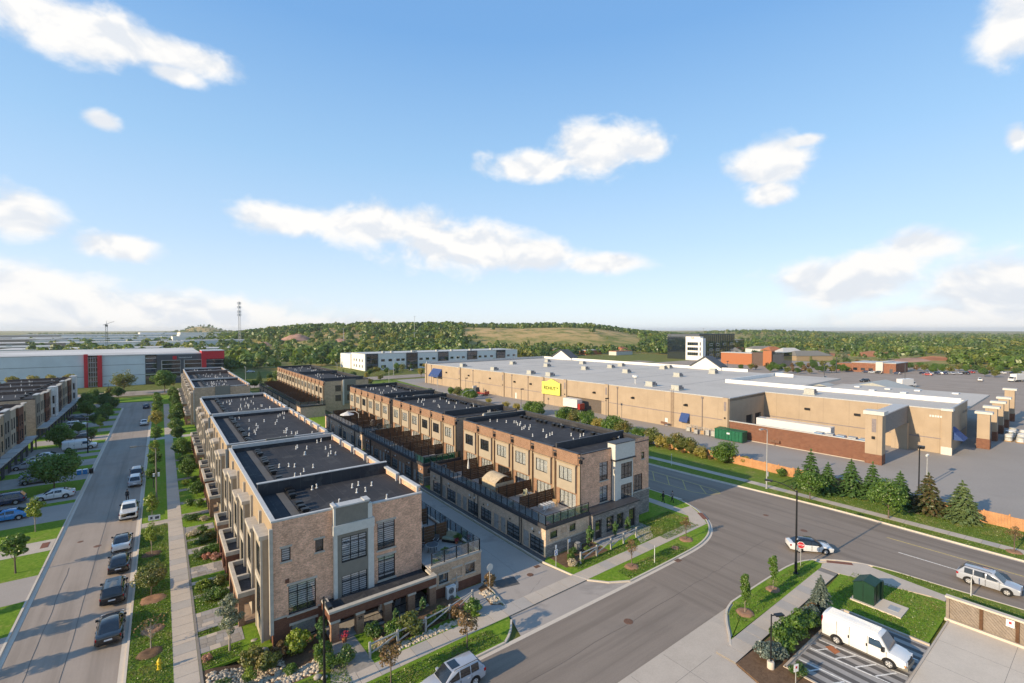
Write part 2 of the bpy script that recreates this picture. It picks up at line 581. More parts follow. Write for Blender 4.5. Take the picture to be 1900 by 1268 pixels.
membrane(); store_wall()
speckle('porch_membrane', (.032, .034, .04), (.07, .07, .075), 1.2, 5.0, .8)
plain('vent_white', (.62, .62, .6), .5)
plain('curtain', (.78, .75, .68), .9, var=.2, scale=8)
striped('zebra_blind', (.84, .82, .78), (.22, .22, .23), .19, 2, .55)
glassy('glass', (.42, .47, .5), .25, .10)
glassy('clear_glass', (.86, .88, .9), .03, .06)
glassy('balcony_glass', (.55, .66, .72), .12, .12)
glassy('green_glass', (.10, .42, .27), .35, .10)
glassy('garage_glass', (.14, .22, .27), .65, .16, .15)
glassy('dark_glass', (.06, .09, .14), .7, .16)
plain('door_pale', (.33, .32, .30), .6)
plain('door_dark', (.03, .028, .03), .5)
# wood
speckle('screen_wood', (.075, .038, .02), (.13, .07, .038), 1.5, 7.0, .8)
speckle('cedar', (.40, .19, .085), (.56, .31, .15), 1.2, 8.0, .85)
speckle('grey_wood', (.20, .165, .135), (.30, .25, .205), 1.5, 8.0, .85)
plain('weathered_rail', (.36, .35, .33), .8, var=.15, scale=6)
plain('tan_wood', (.42, .27, .13), .8, obj=True)
# ground
speckle('asphalt', (.22, .180, .146), (.27, .224, .183), .12, 9.0, .92, stain=(.09, .55, .4, (.178, .152, .13)), bump=.25, fine=.55, streak=(.035, .75))
speckle('asphalt_east', (.22, .180, .146), (.27, .224, .183), .12, 9.0, .92, stain=(.09, .55, .4, (.178, .152, .13)), bump=.25, fine=.55, streak=(.75, .035))
speckle('asphalt_old', (.30, .25, .205), (.36, .30, .25), .2, 8.0, .92, stain=(.11, .53, .45, (.235, .20, .172)), bump=.25, streak=(.7, .03))
speckle('asphalt_patch', (.095, .092, .09), (.12, .116, .112), .4, 9.0, .92)
speckle('asphalt_lane', (.34, .295, .255), (.40, .35, .305), .2, 9.0, .92, stain=(.2, .55, .4, (.18, .162, .145)))
speckle('lot_asphalt', (.30, .27, .24), (.35, .315, .28), .08, 4.0, .92, stain=(.06, .55, .4, (.25, .225, .2)))
speckle('concrete', (.44, .375, .305), (.52, .445, .365), .6, 8.0, .9, stain=(.3, .6, .3, (.31, .285, .25)))
speckle('concrete_light', (.53, .46, .375), (.61, .53, .435), .6, 8.0, .9, stain=(.3, .6, .25, (.37, .345, .31)))
speckle('pavers', (.25, .22, .19), (.34, .31, .27), 1.5, 5.0, .9, stain=(.8, .55, .5, (.19, .16, .14)))
speckle('paver_dark', (.10, .093, .088), (.13, .12, .113), 1.0, 6.0, .9)
speckle('paver_grey', (.30, .28, .26), (.36, .335, .31), 1.0, 6.0, .9)
speckle('mulch', (.10, .06, .035), (.20, .125, .075), 3.0, 14.0, .95, bump=1.0)
speckle('mulch_red', (.24, .13, .075), (.36, .21, .13), 4.0, 12.0, .95, bump=1.0)
speckle('earth', (.15, .115, .08), (.22, .17, .12), .5, 5.0, .95)
grass('lawn', (.105, .21, .018), (.235, .35, .038), (.33, .29, .09), .75)
grass('verge', (.10, .165, .022), (.20, .26, .045), (.36, .28, .12), .8)
grass('rough_grass', (.10, .13, .03), (.19, .19, .05), (.33, .25, .11), .7)
plain('road_yellow', (.50, .39, .13), .8, scale=8, var=.25)
plain('road_white', (.66, .65, .62), .8, scale=8, var=.2)
plain('rust_iron', (.16, .085, .055), .7, scale=9, var=.3)
plain('tactile', (.20, .085, .055), .85)
speckle('river_stone', (.30, .245, .18), (.66, .56, .43), 3.0, 6.0, .85)
plain('boulder', (.33, .29, .24), .9, var=.3, scale=3)
# plants
leaf('leaf_green', (.065, .14, .016), (.15, .26, .032))
leaf('leaf_dark', (.042, .10, .018), (.10, .18, .03))
leaf('leaf_lime', (.15, .23, .018), (.27, .34, .04))
leaf('leaf_olive', (.10, .135, .026), (.20, .22, .05), (.28, .18, .05))
leaf('leaf_rust', (.15, .09, .035), (.27, .17, .07))
leaf('leaf_yellow', (.28, .25, .04), (.42, .35, .08))
leaf('leaf_silver', (.16, .19, .13), (.28, .30, .21))
leaf('needle', (.045, .11, .028), (.105, .19, .05), trans=.15)
leaf('needle_blue', (.07, .105, .09), (.17, .215, .185), trans=.1)
leaf('needle_brown', (.14, .08, .035), (.06, .11, .035), trans=.15)
leaf('needle_pale', (.075, .13, .045), (.17, .225, .09), trans=.15)
leaf('far_leaf', (.075, .145, .018), (.17, .245, .035), (.33, .28, .05), cs=.013)
leaf('far_dark', (.04, .09, .02), (.09, .16, .032), (.19, .22, .04), cs=.02)
leaf('petal_pink', (.45, .16, .12), (.55, .34, .24))
leaf('petal_white', (.5, .45, .32), (.6, .52, .4))
speckle('bark', (.10, .075, .055), (.17, .13, .1), 3.0, 12.0, .95, bump=.8)
speckle('bark_pale', (.27, .235, .19), (.36, .31, .25), 3.0, 12.0, .95)
# metals, paints
plain('galvanised', (.42, .42, .41), .5, .3, scale=4)
plain('steel_white', (.66, .66, .64), .45)
plain('sign_white', (.72, .72, .72), .5)
plain('sign_red', (.45, .02, .03), .5)
plain('sign_blue', (.03, .08, .32), .5)
plain('hydrant_yellow', (.62, .44, .03), .45)
plain('utility_green', (.012, .045, .025), .45, var=.1, scale=2)
plain('dumpster_green', (.01, .11, .055), .5, var=.2)
plain('canvas_beige', (.46, .37, .25), .9)
plain('awning_blue', (.035, .07, .20), .8)
plain('store_band', (.22, .19, .19), .8)
plain('store_grey', (.215, .195, .175), .85)
speckle('store_roof', (.47, .435, .385), (.55, .51, .455), .05, 1.5, .85, stain=(.035, .5, .35, (.37, .345, .305)))
plain('unit_grey', (.40, .40, .36), .6)
plain('sign_yellow', (.66, .64, .13), .5)
plain('white_wall', (.72, .71, .68), .8)
plain('red_wall', (.50, .022, .032), .5)
plain('blue_grey_wall', (.54, .59, .60), .8, var=.05, scale=.2)
plain('charcoal_wall', (.075, .082, .092), .7)
plain('terracotta', (.36, .135, .06), .85)
plain('far_roof', (.52, .50, .47), .85, var=.2, scale=.03)
plain('rose_soil', (.40, .23, .16), .95, var=.25, scale=.08)
plain('red_soil', (.42, .17, .075), .95, var=.3, scale=.06)
plain('rubber', (.012, .012, .013), .8, obj=True)
plain('alloy', (.36, .36, .37), .35, .7, obj=True)
plain('lamp_red', (.32, .008, .01), .25, obj=True)
plain('lamp_clear', (.6, .62, .65), .15, obj=True)
plain('lamp_amber', (.6, .2, .03), .3, obj=True)
plain('plastic_black', (.015, .015, .016), .5, obj=True)
plain('car_glass', (.014, .018, .024), .06, spec=.9, obj=True)
plain('car_glass_blue', (.03, .06, .10), .06, spec=.9, obj=True)
plain('skin', (.45, .27, .19), .6, obj=True)
plain('cloth_dark', (.02, .02, .025), .9, obj=True)
plain('cloth_grey', (.2, .2, .22), .9, obj=True)
plain('hair', (.02, .014, .01), .7, obj=True)
plain('cushion', (.26, .27, .19), .9)
plain('linen', (.62, .60, .56), .9)
plain('flower_red', (.32, .03, .06), .8)
for _n, _c in {'white': (.66, .66, .65), 'black': (.010, .010, .012), 'silver': (.36, .38, .42), 'dark_grey': (.05, .055, .065), 'blue': (.035, .22, .50),
    'navy': (.025, .04, .09), 'red': (.34, .025, .02), 'grey': (.2, .21, .22)}.items():
 plain('paint_' + _n, _c, .22, 0, var=.02, spec=.5, coat=.8, obj=True)


# ------------------------------------------------------------------ terrain
FX, FY = math.sin(R(YAW)), math.cos(R(YAW))


def sstep(x, a, b):
 t = min(1.0, max(0.0, (x - a) / (b - a)))
 return t * t * (3 - 2 * t)


def lerp_tab(tab, x):
 if x <= tab[0][0]:
  return tab[0][1]
 for (a, b), (c, d) in zip(tab[:-1], tab[1:]):
  if x <= c:
   return b + (d - b) * (x - a) / (c - a)
 return tab[-1][1]


# bearings (degrees off the road axis) along which the long hill rises
HILL = [(-3, 0), (2, .12), (5.5, .30), (9, .62), (13, .90), (20, 1.0), (31, .97), (37, .90), (43, .98), (47, .90), (50, .66), (53, .42), (57, .16), (62, 0)]
PLATE = (-90, -45, 430, 332)


def ground_z(x, y):
 d = x * FX + y * FY
 if d < 1:
  return -.6
 a = math.degrees(math.atan2(x, y))
 z = -.22
 z += 33 * lerp_tab(HILL, a) * (sstep(d, 470 + 110 * sstep(a, 28, 34), 900 - 60 * sstep(a, 28, 34)) * .97 + .03 * sstep(d, 900, 1300)) * (1 - sstep(d, 1900, 3500))
 z += 17 * sstep(a, 57, 62) * (1 - sstep(a, 67, 74)) * sstep(d, 1100, 1700) * (1 - sstep(d, 2300, 3600))
 # lone mound in the far industrial land
 mx, my = -2.0 - 1.0 * a, 0
 z += 44 * math.exp(-((a - 3.4) / 1.9) ** 2 - ((d - 2500) / 330) ** 2)
 z += 15 * sstep(d, 3000, 7000) * (0.6 + .4 * math.sin(a * .35))
 z += 1.4 * math.sin(x * .011 + 1) * math.sin(y * .009) * sstep(d, 380, 700)
 return z


def in_plate(x, y, m=0.0):
 return PLATE[0] + m < x < PLATE[2] - m and PLATE[1] + m < y < PLATE[3] - m


def build_terrain():
 mb = MB()
 angs = [R(-40 + i * .75) for i in range(220)]
 ds, d = [], 40.0
 while d < 16000:
  ds.append(d); d *= 1.055
 na = len(angs)
 for d in ds:
  for a in angs:
   # distance measured along the view axis would degenerate sideways: use plain range
   x, y = d * math.sin(a), d * math.cos(a)
   z = -.7 if in_plate(x, y, -2) else ground_z(x, y)
   mb.v.append((x, y, z))
 for i in range(len(ds) - 1):
  for j in range(na - 1):
   mb.f.append((i * na + j, i * na + j + 1, (i + 1) * na + j + 1, (i + 1) * na + j)); mb.m.append(0)
 m, t = new_mat('countryside')
 v = pos(t)
 n1 = t.noise(v, .006, 6.0, .6); n2 = t.noise(v, .035, 6.0, .65); n3 = t.noise(v, .25, 4.0, .7)
 f = t.m('ADD', t.m('MULTIPLY', n2, .55), t.m('MULTIPLY', n3, .45))
 k = t.mix(t.smooth(f, .38, .62), (.13, .165, .04), (.38, .29, .12))
 sep = t.n('ShaderNodeSeparateXYZ', {0: v})
 high = t.smooth(sep.outputs[2], 4.0, 22.0)
 k = t.mix(t.m('MULTIPLY', high, t.smooth(n2, .36, .62)), k, (.50, .34, .16))
 k = t.mix(t.m('MULTIPLY', t.smooth(n1, .54, .66), .6), k, (.09, .14, .03))
 finish(m, t, k, .95, bump=n3, bstr=.6, bdist=.6, spec=.05)
 mb.build('hills', m, kind='structure', smooth=60)


build_terrain()


# ------------------------------------------------------------------ ground pieces
def poly_sheet(name, poly, z, mat, z0=None, kind='structure'):
 mb = MB()
 if z0 is None:
  n = len(poly)
  if sum(poly[i][0] * poly[(i + 1) % n][1] - poly[(i + 1) % n][0] * poly[i][1] for i in range(n)) < 0:
   poly = poly[::-1]
  mb.add([(x, y, z) for x, y in poly], [tuple(range(n))])
 else:
  mb.prism(poly, z0, z, bottom=False)
 return mb.build(name, M[mat], kind=kind)


def rect(x0, y0, x1, y1):
 return [(x0, y0), (x1, y0), (x1, y1), (x0, y1)]


def curve(pts, n=6):
 """Catmull-Rom through the points"""
 out = []
 P = [pts[0]] + list(pts) + [pts[-1]]
 for i in range(1, len(P) - 2):
  a, b, c, d = [Vector((*p, 0)) for p in P[i - 1:i + 3]]
  for k in range(n):
   t = k / n
   q = .5 * ((2 * b) + (c - a) * t + (2 * a - 5 * b + 4 * c - d) * t * t + (3 * b - a - 3 * c + d) * t ** 3)
   out.append((q.x, q.y))
 out.append(tuple(pts[-1]))
 return out


def offset(poly, o):
 out = []
 for i, p in enumerate(poly):
  a = Vector(poly[max(0, i - 1)]); b = Vector(poly[min(len(poly) - 1, i + 1)])
  t = (b - a).normalized()
  out.append((p[0] - t.y * o, p[1] + t.x * o))
 return out


def strip(mb, poly, o0, o1, z0, z1, mi=0):
 """a solid band between two offsets of a line (offsets to its left)"""
 a, b = offset(poly, o0), offset(poly, o1)
 for i in range(len(poly) - 1):
  mb.add([(*a[i], z0), (*a[i + 1], z0), (*b[i + 1], z0), (*b[i], z0), (*a[i], z1), (*a[i + 1], z1), (*b[i + 1], z1), (*b[i], z1)],
    [(4, 5, 6, 7), (0, 1, 5, 4), (2, 3, 7, 6)] + ([(3, 0, 4, 7)] if i == 0 else []) + ([(1, 2, 6, 5)] if i == len(poly) - 2 else []), mi)


def kerb(poly, side=1, gutter=.36, w=.17, mat='concrete_light'):
 """raised kerb plus flush gutter along a road edge; side=1 puts the kerb to the left of the line"""
 mb = MB()
 strip(mb, poly, 0, side * w, -.22, .03)
 if gutter:
  strip(mb, poly, -side * gutter, 0, -.2, -.108)
 return mb.build('kerb', M[mat], kind='structure')


E_KERB_W = curve([(38.6, 31.05), (46.8, 31.15), (52.5, 31.5), (56.8, 32.9), (60.2, 35.6), (62.6, 39.3), (63.6, 43.5), (63.7, 50), (63.7, 140), (63.7, 236)])
S_KERB = curve([(43.4, 22.75), (50, 22.7), (55.4, 22.5), (58.6, 21.6), (61.2, 19.4), (62.7, 16.2), (63.2, 11.3), (63.9, 4), (64.5, -12), (64.6, -40)])
FAR_KERB = curve([(77.4, -40), (77.5, 7), (77.9, 25), (77.0, 38.8), (76.0, 55), (75.7, 80), (75.7, 236)])
ISLAND_W = curve([(43.4, 22.75), (41.8, 22.35), (40.2, 21.5), (38.6, 20.4), (37.3, 19.6)])


def lat(poly, a, b, x):
 pass


def build_ground():
 # base plate with a gap over the sunken bed beside the corner house
 for x0, y0, x1, y1 in ((-90, -45, 2, 332), (11, -45, 430, 332), (2, -45, 11, 36.8), (2, 42.3, 11, 332)):
  poly_sheet('ground', rect(x0, y0, x1, y1), -.2, 'rough_grass')
 # sunken bed
 mb = MB(); nx, ny = 18, 12
 for j in range(ny + 1):
  for i in range(nx + 1):
   x, y = 2 + 9 * i / nx, 36.8 + 5.5 * j / ny
   dz = -.62 * sstep(x, 2.2, 5.5) * (1 - sstep(x, 8.4, 10.9)) * sstep(y, 36.9, 40.0)
   mb.v.append((x, y, dz + random.uniform(-.03, .03) * (0 < i < nx and 0 < j < ny)))
 for j in range(ny):
  for i in range(nx):
   a = j * (nx + 1) + i
   mb.f.append((a, a + 1, a + nx + 2, a + nx + 1)); mb.m.append(0)
 mb.build('garden_bed', M['mulch'], kind='structure', smooth=60)
 # roads
 poly_sheet('west_street', [(-10.6, -20), (-2.6, -20), (-2.6, 203), (-1.2, 208), (-1.5, 213), (-5, 216), (-12, 217), (-20, 222), (-24, 222), (-24, 214), (-14, 209), (-10.9, 203)], -.12, 'asphalt_old')
 poly_sheet('cross_street', rect(-60, 22.6, 63, 31.05) , -.116, 'asphalt')
 poly_sheet('east_road', [(64.6, -40), (77.4, -40), (77.5, 7), (77.9, 25), (77.0, 38.8), (76, 55), (75.7, 80), (75.7, 242), (63.7, 242), (63.7, 48), (62.6, 39.3),
        (60.2, 35.6), (56.8, 32.9), (52.5, 31.5), (46, 31.2), (40, 31), (40, 22.7), (55.4, 22.5), (58.6, 21.6), (61.2, 19.4), (62.7, 16.2), (63.2, 11.3), (63.9, 4)], -.112, 'asphalt_east')
 plain('seam', (.15, .13, .112), .95)
 poly_sheet('lane', [(24.2, 31.0), (38.6, 31.0), (35.2, 33.8), (34.6, 35.4), (33.75, 39.4), (33.75, 150), (26.1, 150), (26.1, 38), (25.6, 35.2), (24.9, 33.2)], -.105, 'asphalt_lane')
 poly_sheet('north_road', rect(-150, 240, 330, 257), -.11, 'asphalt_old')
 poly_sheet('north_lane', rect(22, 134, 63.8, 142), -.1, 'asphalt_lane')
 # lawns: raised blocks behind the kerbs
 L = lambda p, m='lawn': poly_sheet('lawn', p, 0.0, m, -.2)
 L(rect(-2.43, 31.3, 2, 205)); L([(-2.43, 205), (-1, 209), (-1.3, 214), (3, 232), (8, 232), (8, 205)])
 L(rect(2, 42.3, 7.05, 205)); L([(2, 31.25), (22.6, 31.25), (23.3, 31.7), (24.05, 32.4), (24.8, 33.4), (25.4, 35.2), (25.9, 36.8), (2, 36.8)]); L(rect(11, 36.8, 26.05, 42.2))
 L(rect(-25, 20, -10.8, 203)); L([(-24, 223), (-12, 219), (-2, 217), (4, 233), (-24, 233)])
 L([(38.6, 31.22)] + offset(E_KERB_W, .17)[1:] + [(34.8, 236), (34.8, 39.95), (34.05, 39.4), (34.75, 35.5), (35.3, 34)])
 L([(x, y) for x, y in offset(FAR_KERB, -.17)] + [(98, 236), (98, 232), (89.4, 110), (89.4, -40)], 'verge')
 L([(37.5, 19.75)] + offset(ISLAND_W[::-1], -.17)[1:-1] + offset(S_KERB, .17)[:19] + [(58.5, 20.3), (38.2, 20.1)])
 L([(62.0, 17.1)] + [p for p in offset(S_KERB, .17) if p[1] < 17] + [(61.2, -40), (61.1, 10.9)], 'verge')
 L([(49.6, 18.05), (57.75, 18.6), (59.8, 10.9), (59.6, 10.0), (50.45, 9.95), (50.4, 15.9)])
 L(rect(56.7, -40, 59.7, 10.0))
 # kerbs
 kerb([(-10.6, 20), (-10.6, 203), (-14, 209), (-24, 213)], 1)
 kerb([(-2.6, 31.4), (-2.6, 203), (-1.2, 208), (-1.5, 213), (-5, 216), (-12, 217)], -1)
 kerb([(-2.6, 31.05), (22.6, 31.05)], 1); kerb([(24.9, 33.2), (24.1, 32.2), (23.3, 31.5), (22.6, 31.05)], -1, 0)
 mbg = MB(); strip(mbg, [(22.6, 31.05), (38.6, 31.05)], -.36, .04, -.2, -.1); mbg.build('gutter', M['concrete_light'], kind='structure')
 kerb([(35.2, 33.85), (36.6, 32.2), (38.6, 31.05)], 1, 0); kerb(E_KERB_W, 1)
 kerb(S_KERB, 1); kerb(ISLAND_W, -1); kerb(FAR_KERB, -1)
 kerb([(26, 22.6), (-60, 22.6)], 1)
 kerb([(33.95, 140), (33.95, 39.6), (34.6, 35.6), (35.2, 33.85)], 1, 0, .12)
 kerb([(26.1, 38.2), (26.1, 140)], -1, 0, .1)
 kerb([(26.1, 38.2), (25.6, 35.2)], 1, 0, .1)
 # terrace-house aprons
 mb = MB(); mb.box(34.07, 39.8, -.2, 34.8, 130, -.02); mb.build('apron', M['paver_dark'], kind='structure')
 # sidewalks: separate slabs where they can be told apart, continuous beyond
 def walk(a, b, w, n_slab, gap=.018, mat='concrete', z=.015, seed=1):
  rnd = random.Random(seed)
  a, b = Vector(a), Vector(b)
  d = (b - a); Lh = d.length; d.normalize(); nrm = Vector((-d.y, d.x))
  base = MB(); base.prism([tuple(a), tuple(b), tuple(b + nrm * w), tuple(a + nrm * w)], -.18, z - .012)
  root = base.build('sidewalk', M['concrete_joint'], kind='structure')
  st = 1.5; k = int(Lh / st)
  rest = None
  for i in range(k):
   p = a + d * (i * st + gap); q = a + d * ((i + 1) * st - gap)
   mb = MB() if i < n_slab else (rest or MB())
   dz = rnd.uniform(-.004, .004)
   mb.prism([tuple(p), tuple(q), tuple(q + nrm * w), tuple(p + nrm * w)], z - .03, z + dz, bottom=False)
   if i < n_slab:
    mb.build('slab', M[mat if rnd.random() > .25 else mat + '_b'], root)
   else:
    rest = mb
  if rest:
   rest.build('far_slabs', M[mat], root, kind='stuff')
  return root
 speckle('concrete_joint', (.20, .18, .155), (.25, .225, .2), 1, 6)
 speckle('concrete_b', (.37, .335, .295), (.435, .395, .35), .6, 8.0, .9, stain=(.4, .58, .4, (.29, .265, .235)))
 walk((1.97, 38), (1.97, 205), 1.56, 42, seed=2)
 walk((-2, 33.45), (58.6, 34.25), 1.6, 42, seed=3)
 walk((60.3, 37), (60.3, 230), 1.5, 10, seed=4)
 walk((81.2, -40), (81.3, 40), 1.55, 60, seed=5); walk((81.3, 40), (80.6, 60), 1.55, 14, seed=6); walk((80.6, 60), (80.3, 230), 1.5, 0, seed=7)
 walk((35.6, 18.35), (57.6, 18.75), 1.6, 16, seed=8)
 walk((61.2, 10.5), (61.6, 16.8), 1.4, 0, seed=9) ; walk((61.2, -40), (61.2, 10.5), 1.4, 10, seed=10)
 poly_sheet('corner_paving', [(57.6, 18.75), (59.9, 11.5), (61.2, 11.0), (62.0, 17.1), (62.35, 17.6), (60.6, 19.9), (58.6, 20.6), (57.6, 20.35)], .019, 'concrete', -.1)
 poly_sheet('corner_paving', [(58.3, 34.2), (60.35, 36.1), (62.3, 39.2), (60.3, 39.4), (58.7, 37.2), (57.0, 36.0)], .022, 'concrete', -.1)
 poly_sheet('tactile_plate', [(59.3, 20.35), (60.9, 18.35), (61.4, 18.7), (59.8, 20.6)], .03, 'tactile', -.05)
 poly_sheet('tactile_plate', [(59.3, 35.3), (60.7, 37.1), (61.3, 36.7), (59.9, 35.0)], .033, 'tactile', -.05)
 poly_sheet('tactile_plate', rect(-11.9, 77.8, -11.2, 79.6), .03, 'tactile', -.05)
 for y0, y1 in ((77.6, 79.6),):
  poly_sheet('walkway', rect(-2.43, y0, .41, y1), .012, 'concrete', -.15); poly_sheet('walkway', rect(-20, y0 - 1.0, -10.8, y1 + .9), .012, 'concrete', -.15)
 poly_sheet('walkway', rect(-2.43, 139, 6, 142), .012, 'concrete', -.15)
 # house paths across the front gardens and a few walls of stone
 for y0, y1, m in ((44.6, 47.1, 'pavers'), (48.0, 51.3, 'pavers'), (57.2, 57.9, 'stone'), (58.9, 61.6, 'pavers'), (54.2, 54.8, 'stone'), (65.4, 67.0, 'pavers'), (69.5, 70.1, 'stone'), (72.4, 74.6, 'pavers'),
      (79, 80.4, 'pavers'), (85, 86.2, 'pavers'), (92, 93.2, 'pavers'), (99, 100.2, 'pavers'), (107, 108.2, 'pavers'), (114, 115.2, 'pavers'), (122, 123.5, 'pavers')):
  root = poly_sheet('garden_path', rect(2.0, y0, 5.3, y1), .012, 'concrete_joint', -.1)
  if y0 < 75 and m == 'pavers':      # laid slab by slab
   rnd = random.Random(int(y0 * 10)); y = y0
   while y < y1 - .2:
    h = min(rnd.uniform(.5, .8), y1 - y); x = 2.0
    while x < 5.2:
     w = min(rnd.uniform(.45, .95), 5.3 - x)
     mb = MB(); mb.box(x + .012, y + .012, -.05, x + w - .012, y + h - .012, .026 + rnd.uniform(-.004, .004))
     mb.build('paver', M[rnd.choice(['pavers', 'concrete', 'paver_grey'])], root)
     x += w
    y += h
  else:
   mb = MB(); mb.box(2.0, y0, -.05, 5.3, y1, .02); mb.build('paving', M[m], root)
 mb = MB(); mb.box(1.99, 36.6, -.2, 2.17, 75, .05); mb.build('garden_edging', M['concrete_joint'], kind='structure')
 # drives on the far side of the west street
 for y0, y1 in ((52, 57), (63.5, 69.5), (88, 95.8), (97.5, 102.5), (109.8, 117.2), (121, 126.5), (129.5, 132.6), (135, 143), (147, 153.5), (159, 164), (168, 176), (180, 186), (191, 197)):
  poly_sheet('driveway', rect(-23.6, y0, -10.75, y1), .01, 'asphalt_lane', -.1)
 # paving and beds around the two end houses
 poly_sheet('garden_bed', [(13.9, 36.3), (22.4, 36.9), (23, 38.6), (20.4, 42.1), (13.9, 42.1)], .012, 'mulch', -.1)
 poly_sheet('porch_floor', rect(11.0, 39.6, 20.4, 42.1), .10, 'paver_grey', -.2)
 poly_sheet('entry_path', [(9.6, 35.0), (13.0, 35.15), (12.8, 39.6), (10.9, 39.6)], .016, 'pavers', -.1)
 poly_sheet('service_pad', [(23.0, 35.2), (25.4, 35.3), (25.9, 38.3), (26.05, 40.0), (22.9, 40.05)], .014, 'paver_grey', -.1)
 poly_sheet('garden_bed', [(24.6, 36.2), (25.5, 35.6), (26.0, 38.2), (26.05, 39.6), (25.2, 39.3)], .03, 'mulch', -.1)
 poly_sheet('porch_floor', rect(42.2, 38.0, 51.4, 41.0), .03, 'paver_grey', -.1)
 poly_sheet('entry_path', [(46.5, 35.9), (49.2, 36.0), (51.3, 38.2), (48.2, 38.3)], .018, 'concrete_light', -.1)
 poly_sheet('garden_bed', rect(35.2, 37.0, 42.0, 39.9), .015, 'mulch', -.1)
 # lower right: entrance, beds, stalls and slab
 poly_sheet('entrance_drive', [(20, 22.55), (43.4, 22.7), (41.8, 22.25), (40.2, 21.4), (38.6, 20.3), (37.3, 19.5), (35.5, 18.2), (34.8, 16), (34.2, 9.7), (34.0, -20), (20, -20)], -.095, 'concrete')
 mb = MB()
 for x in (24, 28, 32):
  mb.box(x, -10, -.1, x + .03, 22.4, -.092)
 for y in (2, 6.5, 11, 15.5, 20):
  mb.box(20, y, -.1, 35, y + .03, -.0915)
 mb.build('paving_joint', M['concrete_joint'], kind='structure')
 poly_sheet('mulch_bed', [(35.6, 18.3), (34.9, 16.2), (34.3, 9.7), (38.15, 9.7), (38.15, 15.8), (50.3, 15.95), (49.6, 18.05), (57.7, 18.6)][:7], .02, 'mulch', -.2)
 poly_sheet('parking_bay', rect(38.3, 9.75, 50.3, 15.8), -.06, 'paver_grey')
 mb = MB()
 for i in range(12):
  x = 38.55 + i * 1.0
  mb.box(x, 9.85, -.09, x + .46, 15.7, -.054)
 mb.build('paver_band', M['paver_dark'], kind='structure')
 mb = MB()
 for x, x2 in ((40.1, 40.6), (42.25, 42.75), (44.0, 44.65), (47.0, 47.5)):
  strip(mb, [(x, 15.6), (x2, 9.9)], -.055, .055, -.06, -.049)
 for y in (15.2, 13.9, 12.6, 11.35):
  strip(mb, [(42.35 + (15.6 - y) * .09, y), (43.95 + (15.6 - y) * .11, y - .85)], -.05, .05, -.06, -.048)
 for y in (15.0, 13.4, 11.8):
  strip(mb, [(38.5, y), (40.2, y - .85)], -.05, .05, -.06, -.048)
 mb.build('parking_marking', M['road_white'], kind='structure')
 poly_sheet('orange_mark', [(43.0, 14.1), (43.7, 13.95), (44.0, 14.7), (43.4, 14.95)], -.045, 'terracotta')
 for a, b in (((38.1, 15.85), (50.35, 15.95)), ((50.4, 15.9), (50.45, 9.8)), ((38.2, 15.85), (38.2, 9.7))):
  mb = MB(); strip(mb, [a, b], -.09, .09, -.2, .09); mb.build('kerb', M['concrete'], kind='structure')
 poly_sheet('concrete_slab', rect(38.2, -20, 56.2, 9.62), -.05, 'concrete_light')
 mb = MB(); mb.box(34.2, 9.62, -.2, 56.2, 9.75, .02); mb.build('kerb', M['concrete'], kind='structure')
 mb = MB()
 for x in (44, 48, 52):
  mb.box(x, -10, -.06, x + .025, 9.6, -.047)
 for y in (-3, 1.2, 5.4):
  mb.box(38.3, y, -.06, 56.1, y + .025, -.0465)
 mb.build('paving_joint', M['concrete_joint'], kind='structure')
 # store yard
 poly_sheet('store_yard', [(90, -45), (430, -45), (430, 232), (98, 232), (90, 110)], -.02, 'lot_asphalt', -.2)
 poly_sheet('car_park', rect(196, -45, 420, 228), .0, 'asphalt_old')
 # road paint, ironwork and repairs
 mb = MB()
 for x0, x1, y0, y1 in ((72.85, 72.97, -40, 18.5),):
  mb.box(x0, y0, -.12, x1, y1, -.104)
 for p, q in (((72.4, 58), (72.3, 41.2)), ((68.1, 58), (68.4, 42.6)), ((68.4, 42.6), (69.6, 40.2)), ((69.6, 40.2), (71.4, 39.6)), ((71.4, 39.6), (72.3, 41.2)),
     ((72.3, 50.2), (68.2, 46.8)), ((72.3, 47), (68.3, 43.7)), ((72.2, 43.7), (69.2, 40.7)), ((72.3, 53.2), (68.2, 49.8)), ((71.7, 41.8), (71.2, 39.8))):
  strip(mb, [p, q], -.06, .06, -.12, -.1035)
 mb.build('yellow_marking', M['road_yellow'], kind='structure')
 mb = MB(); mb.box(69.0, -40, -.12, 69.12, 16.4, -.104); mb.build('white_marking', M['road_white'], kind='structure')
 patches = [((27.2, 39.7), (29.6, 39.2), (29.2, 37.6), (26.9, 38.2), 'asphalt_patch', -.1), ((30.5, 41.5), (32.9, 41.3), (32.7, 39.0), (30.2, 39.4), 'asphalt_lane', -.1),
    ((28.2, 36.5), (31.5, 38), (32.5, 37.5), (29, 35.8), 'asphalt_lane', -.1), ((44, 27.2), (52, 27.4), (52, 24.6), (44, 24.5), 'asphalt_old', -.108), ((-9.5, 70.5), (-3, 71), (-3, 60), (-9.5, 60.5), 'asphalt', -.116)]
 for a, b, c, d, m, z in patches[:3]:
  poly_sheet('road_patch', [a, b, c, d], z, m)
 mb = MB()
 rnd = random.Random(4)
 for (x, y), (x2, y2) in (((30.2, 39.4), (30.5, 45)), ((30.5, 45), (30.3, 56)), ((29.0, 35.8), (32.5, 37.5)), ((-6.4, 40), (-6.2, 120)), ((-8.6, 46), (-8.4, 70)), ((46, 26.9), (60, 27.3)), ((70.5, 20), (70.8, 36)), ((20, 26.6), (46, 26.9))):
  n = 12; pts = [(x + (x2 - x) * i / n + rnd.uniform(-.05, .05), y + (y2 - y) * i / n + rnd.uniform(-.12, .12)) for i in range(n + 1)]
  strip(mb, pts, -.011, .011, -.13, -.1025)
 mb.build('tar_seam', M['seam'], kind='structure')

